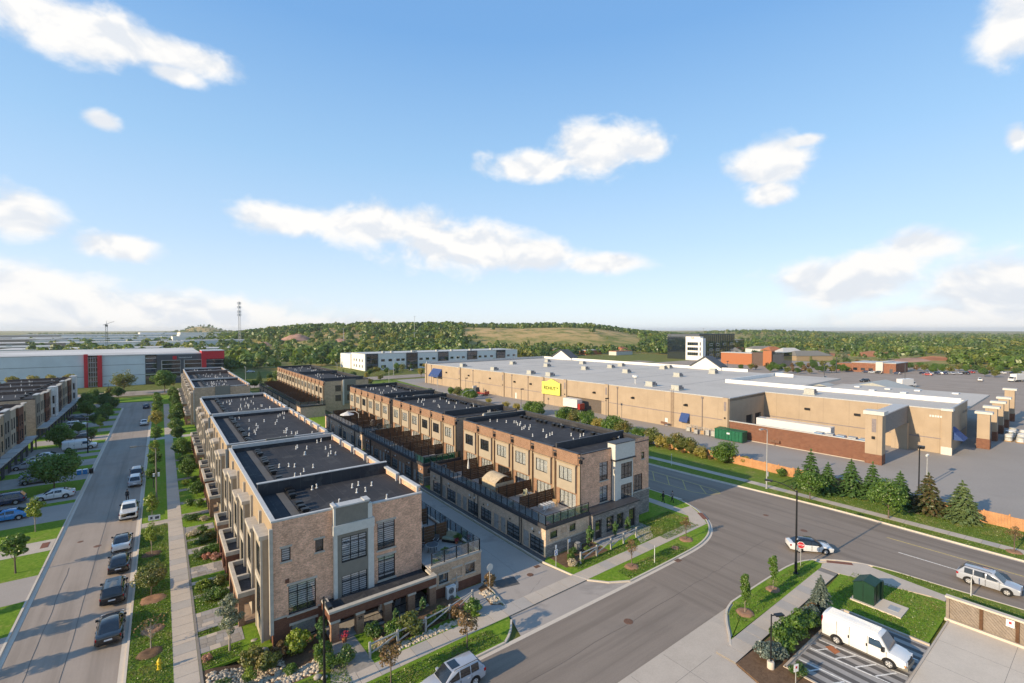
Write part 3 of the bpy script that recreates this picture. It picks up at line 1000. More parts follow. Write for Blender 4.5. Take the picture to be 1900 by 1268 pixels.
 def cover(x, y, r, z, lab, square=False):
  mb = MB()
  if square:
   mb.box(x - r, y - r * .7, z - .03, x + r, y + r * .7, z)
   for k in range(4):
    mb.box(x - r * .8, y - r * .5 + k * r * .33, z, x + r * .8, y - r * .5 + k * r * .33 + .05, z + .01)
  else:
   mb.lathe(x, y, [(r, z - .03), (r, z), (r * .86, z + .004), (r * .8, z + .009)], 20)
  o = mb.build('drain_grate' if square else 'manhole_cover', M['rust_iron'])
  tag(o, lab, 'drain' if square else 'manhole')
 cover(33.2, 26.9, .42, -.104, 'rusty round manhole cover in the cross street beyond the lane mouth')
 cover(-6.5, 75.0, .38, -.112, 'round manhole cover in the west street near the white sedan')
 cover(-8.3, 77.8, .3, -.112, 'small round cover in the west street opposite the tactile plate')
 cover(66.7, 25.6, .4, -.104, 'round manhole cover in the wide road ahead of the white sedan')
 cover(31.2, 38.4, .36, -.096, 'round manhole cover in the lane before the garages')
 cover(46.6, 30.78, .4, -.1, 'rusty drain grate set in the gutter of the curved kerb', True)
 cover(32.9, 39.3, .35, -.096, 'rusty drain grate at the lane edge by the corner garage', True)
 cover(68, 31, .35, -.104, 'round manhole cover in the middle of the junction')


build_ground()

hb = MB(); hb.box(-18000, -18000, -3, 18000, 18000, 76)
hm, ht = new_mat('haze_air')
hv = ht.n('ShaderNodeVolumePrincipled', {'Color': (.93, .97, 1.0), 'Density': .00007, 'Anisotropy': .2})
hm.node_tree.links.new(hv.outputs[0], ht.n('ShaderNodeOutputMaterial').inputs['Volume'])
hz = hb.build('haze', hm, kind='stuff')


# ------------------------------------------------------------------ roof furniture shared by all terraces
PROTO = {}


def proto(name, make):
 if name not in PROTO:
  PROTO[name] = make()
 return PROTO[name]


def pipe_mesh():
 mb = MB(); mb.tube((0, 0, 0), (0, 0, .34), .062, .062, 8); mb.tube((0, 0, .34), (.07, 0, .40), .075, .075, 8); mb.lathe(0, 0, [(.13, 0), (.11, .04), (.07, .06)], 8)
 return mb.mesh('vent_pipe', M['vent_white'], smooth=40)


def cowl_mesh():
 mb = MB(); mb.box(-.22, -.22, 0, .22, .22, .28); mb.box(-.34, -.34, .28, .34, .34, .42); mb.box(-.26, -.26, .42, .26, .26, .48)
 return mb.mesh('roof_vent', M['black_metal'])


def part_at(me, name, parent, loc, rz=0.0, label=None):
 o = bpy.data.objects.new(name, me)
 COL.objects.link(o)
 o.parent = parent
 off = WLOC.get(parent.name, (0, 0, 0))
 o.location = tuple(a - b for a, b in zip(loc, off))
 o.rotation_euler = (0, 0, rz)
 if label:
  o['label'] = label
 return o


def roof_things(root, x0, x1, y0, y1, z, cowl_x, n_units, seed, mirror=False, pipes=26):
 rnd = random.Random(seed)
 pm, cm = proto('pipe', pipe_mesh), proto('cowl', cowl_mesh)
 p = (y1 - y0) / n_units
 for j in range(n_units):
  yb = y0 + p * j
  for k in range(3):
   part_at(cm, 'roof_vent', root, (cowl_x + rnd.uniform(-.1, .1), yb + p * .22 + k * 1.05, z))
 for k in range(pipes):
  x = rnd.uniform(x0 + 3.2, x1 - 1.5); y = y0 + (y1 - y0) * (k + rnd.uniform(.2, .8)) / pipes
  part_at(pm, 'vent_pipe', root, (x, y, z), rnd.uniform(0, 6))
  if rnd.random() < .55:
   part_at(pm, 'vent_pipe', root, (x + rnd.uniform(-.9, .9), y + rnd.uniform(-.6, .6), z), rnd.uniform(0, 6))


def glass_rail(root, pts, z0, z1, step, glass='balcony_glass', posts=True):
 """balustrade: rail with posts, each glass panel its own part"""
 mb = MB()
 panels = []
 for a, b in zip(pts[:-1], pts[1:]):
  a3, b3 = Vector((*a, 0)), Vector((*b, 0))
  n = max(1, round((b3 - a3).length / step))
  d = (b3 - a3) / n
  mb.tube(a3 + Vector((0, 0, z1)), b3 + Vector((0, 0, z1)), .035, .035, 4)
  mb.tube(a3 + Vector((0, 0, z0 + .08)), b3 + Vector((0, 0, z0 + .08)), .028, .028, 4)
  for i in range(n + 1):
   q = a3 + d * i
   mb.obox(q.x, q.y, z0 - .1, z1 + .02, .08, .08)
  nn = Vector((-d.y, d.x, 0)).normalized() * .012
  for i in range(n):
   p, q = a3 + d * (i + .06), a3 + d * (i + .94)
   panels.append((p, q, nn))
 r = mb.build('railing', M['black_metal'], root)
 for p, q, nn in panels:
  pm = MB(); pm.prism([(p + nn).to_2d()[:], (q + nn).to_2d()[:], (q - nn).to_2d()[:], (p - nn).to_2d()[:]], z0 + .12, z1 - .06)
  pm.build('glass_panel', M[glass], r)
 return r


def downspout(mb, x, y, z0, z1, dx=-.0, dy=-.25):
 mb.tube((x, y, z0 + .2), (x, y, z1), .05, .05, 6); mb.tube((x, y, z0 + .2), (x + dx, y + dy, z0 + .03), .05, .05, 6)


# ------------------------------------------------------------------ terraces with their street front to the west (left-hand rows)
def terrace_front_west(y0, y1, n, label, near=False, gap_end=True, x0=7.03, x1=20.4):
 root = thing('terrace_house_block', label, 'terrace houses', (x0, y0, 0), group='brick terrace blocks')
 zr, zp = 9.75, 10.35
 p = (y1 - y0) / n
 zb = -.95 if near else -.2
 mats = [M['cream_stucco'], M['dark_interior']]
 # west front: brick base and stuccoed storeys with openings between the bays
 wm, bm = MB(), MB()
 holes = []
 for j in range(n):
  yb = y0 + p * j
  holes += [(yb + p * .82, yb + p * .95, 4.9, 7.6), (yb + p * .82, yb + p * .95, 1.7, 4.2)]
 facade(wm, 'W', x0, y0, y1, 2.0, zp - .1, holes, .25, 0, 1)
 wm.build('front_wall', mats, root)
 facade(bm, 'W', x0, y0, y1, zb, 2.0, [], .25)
 for j in range(n):
  yb = y0 + p * j
  fbox(bm, 'W', x0, yb + p * .82, yb + p * .82 + 1.0, -.1, 1.85, -.2, .01)
 bm.build('base_wall', M['brown_brick'], root)
 for j in range(n):
  yb = y0 + p * j
  h = 8.75 if j % 2 == 0 else 7.75
  b = MB(); xb = x0 - .72
  ya, yc = yb + p * .14, yb + p * .14 + 2.75
  wh = [(ya + .35, yc - .35, h - 3.3, h - .75), (ya + .35, yc - .35, 1.75, h - 4.0)]
  facade(b, 'W', xb, ya, yc, .25, h, wh, .18, 0, 1)
  for o, v in (('S', ya), ('N', yc)):
   facade(b, o, v, xb, x0, .25, h)
  b.quad((xb, ya, .25), (x0, ya, .25), (x0, yc, .25), (xb, yc, .25))
  bay = b.build('bay', [M['light_stucco'], M['dark_interior']], root)
  c = MB(); c.box(xb - .16, ya - .14, h, x0, yc + .14, h + .34)
  for q in (ya, yc):
   c.box(xb - .05, q - .09, .25, xb + .12, q + .09, h - .004)
  c.box(xb - .06, ya + .1, h - 3.9, xb + .02, yc - .1, h - 3.45)
  c.build('bay_trim', M['stone'], bay)
  for (u0, u1, z0, z1) in wh:
   window(bay, 'W', xb, u0, u1, z0, z1, (.33, .67), (.25,) if z1 - z0 > 2 else (), panes=False, d=-.06, blind=('curtain', .0) if (j * 3 + int(z0)) % 3 == 0 else None)
  # slim pilaster between houses
  q = MB(); fbox(q, 'W', x0, yb - .16, yb + .16, 1.0, zp - .6, -.05, .22); q.build('pilaster', M['stone'], root)
 # porches in pairs
 k = 0
 pw = 3.55
 yy = y0 + (4.5 if near else p * .5)
 while yy + pw < y1:
  pair = 2 if (k % 3 != 2) else 1
  a, bq = yy, min(yy + pw * pair, y1 - .2)
  mb = MB()
  xf = 5.05
  for u0, u1, v0, v1 in ((xf, xf + .32, a, bq), (xf + .32, 6.9, a, a + .3), (xf + .32, 6.9, bq - .3, bq)):
   mb.box(u0, v0, 2.55, u1, v1, 2.95)
  if pair == 2:
   mb.box(xf + .32, (a + bq) / 2 - .16, 2.55, 6.9, (a + bq) / 2 + .16, 2.948)
  mb.build('porch_parapet', M['stone'], root)
  mb = MB(); mb.box(xf + .3, a + .2, 2.4, x0, bq - .2, 2.5); mb.build('porch_roof', M['porch_membrane'], root)
  mb = MB()
  for v in ([a + .25, bq - .25] + ([(a + bq) / 2] if pair == 2 else [])):
   mb.box(xf + .05, v - .22, -.3, xf + .5, v + .22, 2.548)
  mb.box(xf + .04, a + .04, 1.95, xf + .28, bq - .04, 2.546); mb.box(xf + .28, a + .04, 1.95, 6.9, a + .24, 2.546)
  mb.box(xf + .1, a + .1, -.3, 6.9, bq - .1, .15)
  mb.build('porch_brickwork', M['orange_brick'] if k % 2 == 0 else M['brown_brick'], root)
  yy = bq + 2.4 if pair == 2 else bq + 1.6
  k += 1
 # end walls
 if near:
  south_front(root, y0)
 else:
  mb = MB()
  facade(mb, 'S', y0, x0, x0 + 4.8, -.2, zp); facade(mb, 'S', y0, x1 - 4.9, x1, -.2, zp - .3); facade(mb, 'S', y0 + .01, x0 + 4.8, x1 - 4.9, -.2, 8.7)
  mb.build('end_wall', M['tan_brick'], root)
  t = MB(); t.box(x0 + 4.8, y0 - .3, 1.5, x1 - 4.9, y0, zp + .15); t.build('end_panel', M['grey_panel'], root)
 mb = MB(); facade(mb, 'N', y1, x0, x1, -.2, zp); mb.build('end_wall', M['tan_brick'], root)
 mb = MB(); facade(mb, 'E', x1, y0, y1, 3.2, zp - .35); mb.build('rear_wall', M['tan_brick'], root)
 # roof, fire walls, parapets
 mb = MB(); mb.box(x0 + .02, y0 + .02, zr - .3, x1 - .02, y1 - .02, zr); mb.build('roof', M['membrane'], root)
 mb = MB(); mb.box(x0 + 1.9, y0 + .6, zr, x0 + 2.6, y1 - .6, zr + .03); mb.build('roof_walkway', M['asphalt_patch'], root)
 cp = MB()
 cp.box(x0 - .06, y0 - .06, zp - .12, x0 + .3, y1, zp + .03)
 cp.box(x0 + .3, y1 - .3, zp - .1, x1, y1 + .04, zp + .34)
 if near:
  cp.box(x0 + .3, y0 - .06, zp - .12, 11.84, y0 + .24, zp + .03); cp.box(15.46, y0 - .06, 9.9, x1 + .05, y0 + .24, 10.03)
 else:
  cp.box(x0 + .3, y0 - .06, zp - .12, x1, y0 + .26, zp + .03)
 cp.build('coping', M['coping'], root)
 pw = MB()
 pw.box(x0 + .05, y0 + .24, zr, x0 + .28, y1 - .3, zp - .12); pw.box(x0 + .3, y1 - .28, zr, x1, y1, zp - .1)
 pw.build('parapet', M['membrane'], root)
 fw = MB(); fc = MB()
 for yf in ([51.2] if near else []) + ([y0 + (y1 - y0) * .55] if not near and n > 8 else []):
  fw.box(x0 + .3, yf - .15, zr, x1, yf + .15, zp + .62); fc.box(x0 + .26, yf - .2, zp + .62, x1 + .02, yf + .2, zp + .70)
 if fw.v:
  fw.build('fire_wall', M['dark_brick' if not near else 'membrane'], root); fc.build('fire_wall_coping', M['coping'], root)
 # raised white-capped parapet sections along the rear edge
 for j in range(n):
  ya, yc = y0 + p * j + .5, y0 + p * (j + 1) - .5
  if near and j == 0:
   ya, yc = y0 + .3, y0 + p - .4
  mb = MB(); mb.box(x1 - .36, ya, zr + .62, x1 + .06, yc, zr + .80)
  for q in (ya, yc - .2):
   mb.box(x1 - .36, q, zr - .1, x1 - .16, q + .2, zr + .62)
  mb.build('rear_coping', M['coping'], root)
  mb = MB(); mb.box(x1 - .15, ya + .02, zr - .4, x1 + .02, yc - .02, zr + .62); mb.build('rear_parapet', M['pink_brick'], root)
 roof_things(root, x0, x1, y0 + .8, y1 - .8, zr, x0 + 3.0, n, int(y0), pipes=21 if n < 8 else 34)
 # garage wing and deck at the back
 ye = y1
 mb = MB()
 if near:
  yt = 40.12
  hs = [(21.23, 22.24, 1.35, 2.29), (22.74, 23.75, 1.49, 2.43), (24.21, 25.32, 1.45, 2.43)]
  facade(mb, 'S', yt, x1, 26.05, .95, 3.2, hs, .15, 0, 1); facade(mb, 'E', 26.05, yt, ye, .95, 3.2)
  mb.build('garage_wall', [M['tan_brick'], M['dark_interior']], root)
  mb = MB(); facade(mb, 'S', yt - .02, x1, 26.07, -.3, .95); facade(mb, 'E', 26.07, yt, ye, -.3, .95); mb.quad((x1, yt - .02, .95), (26.07, yt - .02, .95), (26.07, yt, .95), (x1, yt, .95))
  mb.build('base_wall', M['brown_brick'], root)
  for i, h in enumerate(hs):
   if i == 1:
    w = MB(); fbox(w, 'S', yt, *h, -.1, -.05); w.build('blind_panel', M['tan_brick'], root)
    s = MB(); fbox(s, 'S', yt, h[0] - .1, h[1] + .1, h[3], h[3] + .16, 0, .04); s.build('lintel', M['stone'], root); s = MB(); fbox(s, 'S', yt, h[0] - .1, h[1] + .1, h[2] - .12, h[2], 0, .05); s.build('sill', M['stone'], root)
   else:
    window(root, 'S', yt, *h, lintel=.16, sill=.12, glass=M['glass'])
 else:
  yt = y0 - 1.5
  facade(mb, 'S', yt, x1, 26.05, -.3, 3.2); facade(mb, 'E', 26.05, yt, ye, -.3, 3.2); mb.build('garage_wall', M['tan_brick'], root)
 mb = MB(); mb.box(x1, yt + .02, 2.85, 26.03, ye, 2.97); mb.build('deck', M['paver_grey'], root)
 mb = MB(); mb.box(x1 - .1, yt - .08, 3.2, 26.12, yt + .28, 3.36); mb.box(25.8, yt + .28, 3.2, 26.12, ye, 3.36); mb.build('deck_coping', M['stone'], root)
 if near:
  glass_rail(root, [(x1 + .1, yt + .1), (25.95, yt + .1), (25.95, 56)], 3.4, 4.55, 1.25)
  for v in (45.2, 50.0):
   for i in range(4):
    mb = MB(); mb.obox(20.6 + i * 1.45, v, 3.0, 5.1, .1, .1); mb.build('screen_post', M['black_metal'], root)
   for i in range(3):
    w = MB()
    for k in range(6):
     w.box(20.7 + i * 1.45, v - .02, 3.15 + k * .31, 21.95 + i * 1.45, v + .02, 3.43 + k * .31)
    w.build('privacy_screen', M['screen_wood'], root)
 return root


def south_front(root, y):
 """the south end of the nearest block: brick flanks, grey bay tower, long porch canopy"""
 up = MB()
 r1 = (15.9, 17.62, 5.42, 8.0); r2 = (15.95, 17.62, 2.55, 4.75); s1 = (7.72, 8.44, 6.8, 7.92); s2 = (10.40, 11.08, 6.85, 7.92)
 facade(up, 'S', y, 7.03, 11.86, 2.14, 10.25, [s1, s2, (8.23, 10.42, 2.14, 4.62)], .2, 0, 1)
 up.build('south_wall', [M['pink_brick'], M['dark_interior']], root)
 up = MB(); facade(up, 'S', y, 15.44, 20.4, 2.14, 9.92, [r1, r2], .2, 0, 1)
 up.build('south_wall', [M['pink_brick'], M['dark_interior']], root)
 lo = MB(); lw = (8.4, 10.45, -.1, 1.2); d1 = (11.8, 12.75, .1, 2.0); d2 = (14.1, 15.2, .9, 2.0); d3 = (16.5, 17.3, .1, 2.0); d4 = (18.4, 19.5, .9, 2.0)
 facade(lo, 'S', y, 7.03, 20.4, -.95, 2.14, [lw, d1, d2, d3, d4], .2, 0, 1)
 lo.build('base_wall', [M['brown_brick'], M['dark_interior']], root)
 b = MB(); fbox(b, 'S', y, 6.98, 8.1, 2.10, 2.24, -.02, .05); b.build('belt_course', M['stone'], root)
 b = MB(); fbox(b, 'S', y, 10.55, 11.82, 2.10, 2.24, -.02, .05)
 b.build('belt_course', M['stone'], root)
 window(root, 'S', y, 8.23, 10.42, 2.14, 4.62, (.33, .68), (.72,), glass=M['clear_glass'], blind=('zebra_blind', .22), lintel=.2)
 sl = MB(); fbox(sl, 'S', y, 8.1, 10.55, 2.0, 2.14, -.02, .1); sl.build('sill', M['stone'], root)
 window(root, 'S', y, *s1, (), (), glass=M['clear_glass'], blind=('zebra_blind', 0), lintel=.16, sill=.14)
 window(root, 'S', y, *s2, (), (), glass=M['glass'], lintel=.16, sill=.14)
 window(root, 'S', y, *lw, (), (), glass=M['clear_glass'], blind=('curtain', 0), lintel=.2, sill=.14)
 window(root, 'S', y, *r1, (.38,), (.22, .78), glass=M['clear_glass'], blind=('zebra_blind', .18), lintel=.2, sill=.15)
 window(root, 'S', y, *r2, (.38,), (.25, .78), glass=M['clear_glass'], blind=('zebra_blind', .1), lintel=.2, sill=.15)
 for d in (d1, d3):
  w = MB(); fbox(w, 'S', y, *d, -.12, -.06); dd = w.build('door', M['door_dark'], root)
  w = MB(); fbox(w, 'S', y, d[0] + .15, d[0] + .55, d[2] + .3, d[3] - .25, -.06, -.045); w.build('door_light', M['glass'], dd)
  w = MB(); fbox(w, 'S', y, d[1] - .18, d[1] - .12, 1.0, 1.15, -.06, -.02); w.build('handle', M['alloy'], dd)
 for d in (d2, d4):
  window(root, 'S', y, *d, (.5,), (), panes=False, sill=.12)
 v = MB(); fbox(v, 'S', y, 8.0, 8.28, 4.95, 5.25, 0, .12); v.build('wall_vent', M['brown_brick'], root)
 # bay tower
 t1 = (12.52, 14.77, 5.38, 7.66); t2 = (12.52, 14.80, 1.9, 4.2)
 yt = y - .32
 g = MB(); facade(g, 'S', yt, 12.16, 14.9, 1.4, 8.0, [t1, t2], .16, 0, 1); facade(g, 'S', yt, 12.02, 14.9, 8.82, 10.42)
 g.build('tower_panel', [M['grey_panel'], M['dark_interior']], root)
 k = MB()
 for a, bb, c, d in ((11.86, 12.16, 1.55, 8.0), (14.9, 15.44, 1.3, 8.0), (11.86, 12.02, 8.86, 10.42), (14.9, 15.3, 8.86, 10.2)):
  fbox(k, 'S', y, a, bb, c, d, 0, .36)
 fbox(k, 'S', y, 11.80, 15.48, 8.0, 8.84, 0, .44)
 k.build('tower_frame', M['pale_panel'], root)
 s = MB(); s.box(12.0, yt + .004, 8.84, 15.0, y + .5, 10.40); s.box(11.9, yt + .01, 1.3, 15.3, y, 1.4); s.build('tower_core', M['grey_panel'], root)
 c = MB(); c.box(11.8, y - .42, 10.42, 15.02, y + .56, 10.54); c.box(14.55, y - .44, 10.54, 15.1, y + .6, 10.62); c.box(11.8, y - .44, 10.54, 12.1, y + .6, 10.62); c.build('tower_coping', M['coping'], root)
 for t in (t1, t2):
  window(root, 'S', yt, *t, (.36, .68), (.24, .76), glass=M['clear_glass'], blind=('zebra_blind', .05), d=-.07)
 # porch canopy on brick piers
 ca = MB(); ca.box(10.8, 39.42, 1.92, 11.05, y, 2.62); ca.box(11.05, 39.42, 1.92, 20.55, 39.66, 2.62); ca.box(20.3, 39.66, 1.92, 20.55, 40.11, 2.62); ca.build('canopy_fascia', M['brown_brick'], root)
 rf = MB(); rf.box(11.05, 39.66, 2.0, 20.3, y, 2.36); rf.build('canopy_roof', M['membrane'], root)
 cc = MB(); cc.box(10.72, 39.34, 2.62, 11.2, y - .45, 2.8); cc.box(11.2, 39.34, 2.62, 20.62, 39.78, 2.8); cc.box(20.2, 39.78, 2.62, 20.62, 41.0, 2.798); cc.build('canopy_coping', M['stone'], root)
 for i, x in enumerate((11.25, 13.35, 15.85, 18.1, 20.25)):
  m = MB(); m.box(x - .33, 39.5, -.4, x + .33, 40.1, 1.7); pr = m.build('pier', M['orange_brick'], root)
  m = MB(); m.box(x - .4, 39.43, 1.7, x + .4, 40.17, 1.9); m.build('pier_cap', M['stone'], pr)
  if i == 1:
   add_text('27', .34, (x - .02, 39.48, 1.35), (R(90), 0, 0), M['black_metal'], pr, 'house_number')
 for a, bb in ((13.7, 15.5), (16.2, 17.75), (18.45, 19.9)):
  m = MB(); fbox(m, 'S', 39.8, a, bb, .95, 1.0, -.02, .02); fbox(m, 'S', 39.8, a, bb, .2, .24, -.02, .02)
  for i in range(int((bb - a) / .12)):
   fbox(m, 'S', 39.8, a + .06 + i * .12, a + .08 + i * .12, .2, 1.0, -.01, .01)
  m.build('porch_railing', M['black_metal'], root)


# ------------------------------------------------------------------ terraces with garages and decks to the west
GAR = [(40.35, 42.95, 43.15, 44.25), (45.05, 47.6, 47.9, 48.9), (51.05, 53.65, 49.4, 50.5), (54.4, 57.0, 57.35, 58.4), (60.45, 63.1, 58.95, 60.1), (65.15, 67.7, 63.6, 64.7)]


def terrace_decks_west(yo, label, detail=2, n=6, end='brick', red=False, green=False, xo=0.0):
 """yo: offset along the street of the whole block; n houses of 4.72 m"""
 xg, x0, x1 = 34.8 + xo, 41.9 + xo, 55.7 + xo
 p = 4.72
 y0 = 41.7 + yo; y1 = y0 + p * n
 yt0, yt1 = 40.05 + yo, 40.05 + yo + p * n + .3
 root = thing('terrace_house_block', label, 'terrace houses', (xg, yt0, 0), group='terrace blocks with roof decks')
 zr, zp = 9.8, 10.38
 # garage wing
 mb = MB(); holes = []; gdoors = []; mdoors = []
 for j in range(n):
  g = GAR[j % 6]; o = yo + (j // 6) * (p * 6 - .1)
  gdoors.append((g[0] + o, g[1] + o, .08, 1.92)); mdoors.append((g[2] + o, g[3] + o, .05, 1.98))
 facade(mb, 'W', xg, yt0, yt1, -.2, 3.25, gdoors + mdoors, .18, 0, 1)
 sh = [(xo + 35.5, xo + 36.62, 1.95, 2.85), (xo + 37.15, xo + 38.05, 2.1, 2.85), (xo + 38.55, xo + 39.57, 2.03, 2.92)]
 facade(mb, 'S', yt0, xg, x0, 1.42 if detail > 1 else -.2, 3.25, sh if detail > 1 else [], .15, 0, 1)
 facade(mb, 'N', yt1, xg, x0, -.2, 3.25)
 mb.build('garage_wall', [M['orange_brick'] if red else M['garage_brick'], M['dark_interior']], root)
 if detail > 1:
  s = MB(); s.box(xg - .02, yt0 - .05, -.3, x0, yt0 + .02, 1.40); s.build('stone_base', M['stone_cladding'], root)
  s = MB(); s.box(xg - .04, yt0 - .07, 1.40, x0, yt0 + .02, 1.5); s.build('stone_trim', M['stone'], root)
  for i, h in enumerate(sh):
   if i == 1:
    w = MB(); fbox(w, 'S', yt0, *h, -.1, -.05); w.build('blind_panel', M['tan_brick'], root)
   window(root, 'S', yt0, *h, lintel=.12, sill=.12, stone=M['tan_brick'], glass=M['glass']) if i != 1 else None
 for a, b, c, d in gdoors:
  w = MB(); fbox(w, 'W', xg, a, b, c, d, -.16, -.13)
  nu = 2 if (b - a) < 2.6 else 3
  uu = [a + (b - a) * k / nu for k in range(nu + 1)]; zz = [c + (d - c) * k / 4 for k in range(5)]
  for u in uu:
   fbox(w, 'W', xg, max(a, u - .05), min(b, u + .05), c, d, -.12, -.07)
  for z in zz:
   fbox(w, 'W', xg, a, b, max(c, z - .05), min(d, z + .05), -.12, -.068)
  gd = w.build('garage_door', M['frame'], root)
  if detail > 1:
   for k in range(nu):
    for q in range(4):
     pm = MB(); fbox(pm, 'W', xg, uu[k] + .05, uu[k + 1] - .05, zz[q] + .05, zz[q + 1] - .05, -.11, -.095); pm.build('pane', M['garage_glass'], gd)
  else:
   pm = MB(); fbox(pm, 'W', xg, a + .03, b - .03, c + .03, d - .03, -.11, -.095); pm.build('glazing', M['garage_glass'], gd)
 for a, b, c, d in mdoors:
  w = MB(); fbox(w, 'W', xg, a, b, c, d, -.14, -.08); dr = w.build('side_door', M['door_pale'], root)
  if detail > 1:
   w = MB(); fbox(w, 'W', xg, a + .08, a + .2, c + .9, c + 1.0, -.08, -.03); w.build('handle', M['black_metal'], dr)
   w = MB(); fbox(w, 'W', xg, a, a + .12, c, d, -.08, -.07); w.build('door_light', M['dark_glass'], dr)
 dk = MB(); dk.box(xg + .02, yt0 + .02, 2.9, x0, yt1 - .02, 3.05); dk.build('deck', M['paver_grey'], root)
 cp = MB(); cp.box(xg - .12, yt0 - .12, 3.25, xg + .22, yt1 + .08, 3.68); cp.box(xg + .22, yt0 - .12, 3.25, x0, yt0 + .2, 3.678); cp.box(xg + .22, yt1 - .2, 3.25, x0, yt1 + .08, 3.678)
 cp.build('deck_parapet', M['dark_coping'], root)
 if detail > 1:
  glass_rail(root, [(x0 - .1, yt0 + .05), (xg + .05, yt0 + .05), (xg + .05, yt1 - .1)], 3.66, 4.82, 1.22, 'balcony_glass') if not green else None
  if green:
   glass_rail(root, [(xg + .05, yt0 + 3.6), (xg + .05, yt1 - .1)], 3.66, 4.82, 1.22, 'balcony_glass')
   glass_rail(root, [(x0 - .1, yt0 + .05), (xg + .05, yt0 + .05), (xg + .05, yt0 + 3.6)], 3.66, 4.82, 1.22, 'green_glass')
 else:
  glass_rail(root, [(x0 - .1, yt0 + .05), (xg + .05, yt0 + .05), (xg + .05, yt1 - .1)], 3.66, 4.82, 2.3)
 # downspouts, wall lights and vents on the garage front
 rnd = random.Random(int(yo) + 5)
 for j in range(n):
  g = gdoors[j]
  ub = g[1] + 1.5 if j % 2 == 0 else g[0] - .2
  ds = MB(); ds.tube((xg - .1, ub, .25), (xg - .1, ub, 3.2), .05, .05, 6); ds.tube((xg - .1, ub, .25), (xg - .3, ub - .1, .04), .05, .05, 6); ds.build('downspout', M['black_metal'], root)
  if detail > 0:
   for q in (.25, .75):
    c = g[0] + (g[1] - g[0]) * q
    if rnd.random() < .75:
     li = MB(); li.lathe(xg - .12, c, [(.02, 2.5), (.1, 2.55), (.1, 2.72), (.03, 2.78)], 8); li.build('wall_lamp', M['vent_white'], root, smooth=40)
   ve = MB(); ve.tube((xg + .05, (g[0] + g[1]) / 2 + .5, 2.35), (xg - .1, (g[0] + g[1]) / 2 + .5, 2.35), .1, .1, 8); ve.build('wall_vent', M['black_metal'], root)
 # main house, west face over the decks
 mb = MB(); holes = []
 for j in range(n):
  yb = y0 + p * j
  holes.append((yb + .72, yb + 3.72, 3.06, 5.08))
 facade(mb, 'W', x0, y0, y1, 3.05, zp - .05, holes, .2, 0, 1)
 mb.build('deck_wall', [M['orange_brick'], M['dark_interior']], root)
 for j in range(n):
  yb = y0 + p * j
  b = MB(); wl = (yb + 1.15, yb + 3.55, 6.6, 8.3)
  if detail > 0:
   facade(b, 'W', x0 - .3, yb + .55, yb + 4.0, 5.35, 8.75, [wl], .22, 0, 1)
  else:
   facade(b, 'W', x0 - .3, yb + .55, yb + 4.0, 5.35, 8.75, [wl], .22, 0, 1)
  for q in (yb + .55, yb + 4.0):
   b.quad((x0 - .3, q, 5.35), (x0, q, 5.35), (x0, q, 8.75), (x0 - .3, q, 8.75))
  b.quad((x0 - .3, yb + .55, 5.35), (x0, yb + .55, 5.35), (x0, yb + 4.0, 5.35), (x0 - .3, yb + 4.0, 5.35)); b.quad((x0 - .3, yb + .55, 8.75), (x0, yb + .55, 8.75), (x0, yb + 4.0, 8.75), (x0 - .3, yb + 4.0, 8.75))
  bay = b.build('upper_bay', [M['light_stucco'], M['dark_interior']], root)
  window(bay, 'W', x0 - .3, *wl, (.34, .67), (), panes=detail > 1, blind=('curtain', .0) if rnd.random() < .75 else None, glass=M['clear_glass'], d=-.06)
  dr = window(root, 'W', x0, yb + .72, yb + 3.72, 3.06, 5.08, (.25, .5, .75), (), panes=detail > 1, blind=('curtain', .0) if rnd.random() < .8 else None, glass=M['clear_glass'], d=-.08, name='patio_door')
  pl = MB(); fbox(pl, 'W', x0, yb - .2, yb + .22, 3.06, 8.95, 0, .2); pl.build('pilaster', M['cream_stucco'], root)
  c = MB(); fbox(c, 'W', x0, yb + .42, yb + 4.12, 8.78, 8.96, 0, .38); c.build('bay_cap', M['cream_stucco'], root)
  pb = MB(); fbox(pb, 'W', x0, yb + .3, yb + 4.2, 8.96, zp, 0, .1); pb.build('parapet_panel', M['orange_brick'], root)
  ds2 = MB(); ds2.tube((x0 - .24, yb - .3, 3.2), (x0 - .24, yb - .3, 9.3), .05, .05, 6); fbox(ds2, 'W', x0, yb - .5, yb - .1, 9.3, 9.75, .02, .3); ds2.build('downspout', M['black_metal'], root)
  if j < n - 1 or True:
   # timber privacy screen between decks
   v = yb + (0 if j else .0)
   if j == 0:
    continue
   for i in range(5):
    ps = MB(); ps.obox(xo + 36.0 + i * 1.42, v, 3.05, 5.0, .09, .09); ps.build('screen_post', M['black_metal'], root)
   for i in range(4):
    w = MB()
    for k in range(6):
     w.box(xo + 36.06 + i * 1.42, v - .025, 3.2 + k * .29, xo + 37.36 + i * 1.42, v + .025, 3.46 + k * .29)
    w.build('privacy_screen', M['screen_wood'], root)
 # south end
 if detail > 1 and end == 'full':
  decks_south(root, y0, yt0)
 else:
  mb = MB(); facade(mb, 'S', y0, x0, xo + 47.7, 3.0, zp); facade(mb, 'S', y0, xo + 51.5, x1, -.2, zp); facade(mb, 'S', y0 + .01, xo + 47.7, xo + 51.5, -.2, zp)
  facade(mb, 'S', y0 + .02, x0, xo + 47.7, -.2, 3.0); mb.build('end_wall', M['tan_brick'], root)
  t = MB(); t.box(xo + 47.7, y0 - .35, 3.0, xo + 51.5, y0, zp + .25); t.build('end_panel', M['grey_panel'], root)
  t = MB(); t.box(xo + 47.5, y0 - .42, 2.6, xo + 47.9, y0, zp + .1); t.build('end_pilaster', M['pale_panel'], root)
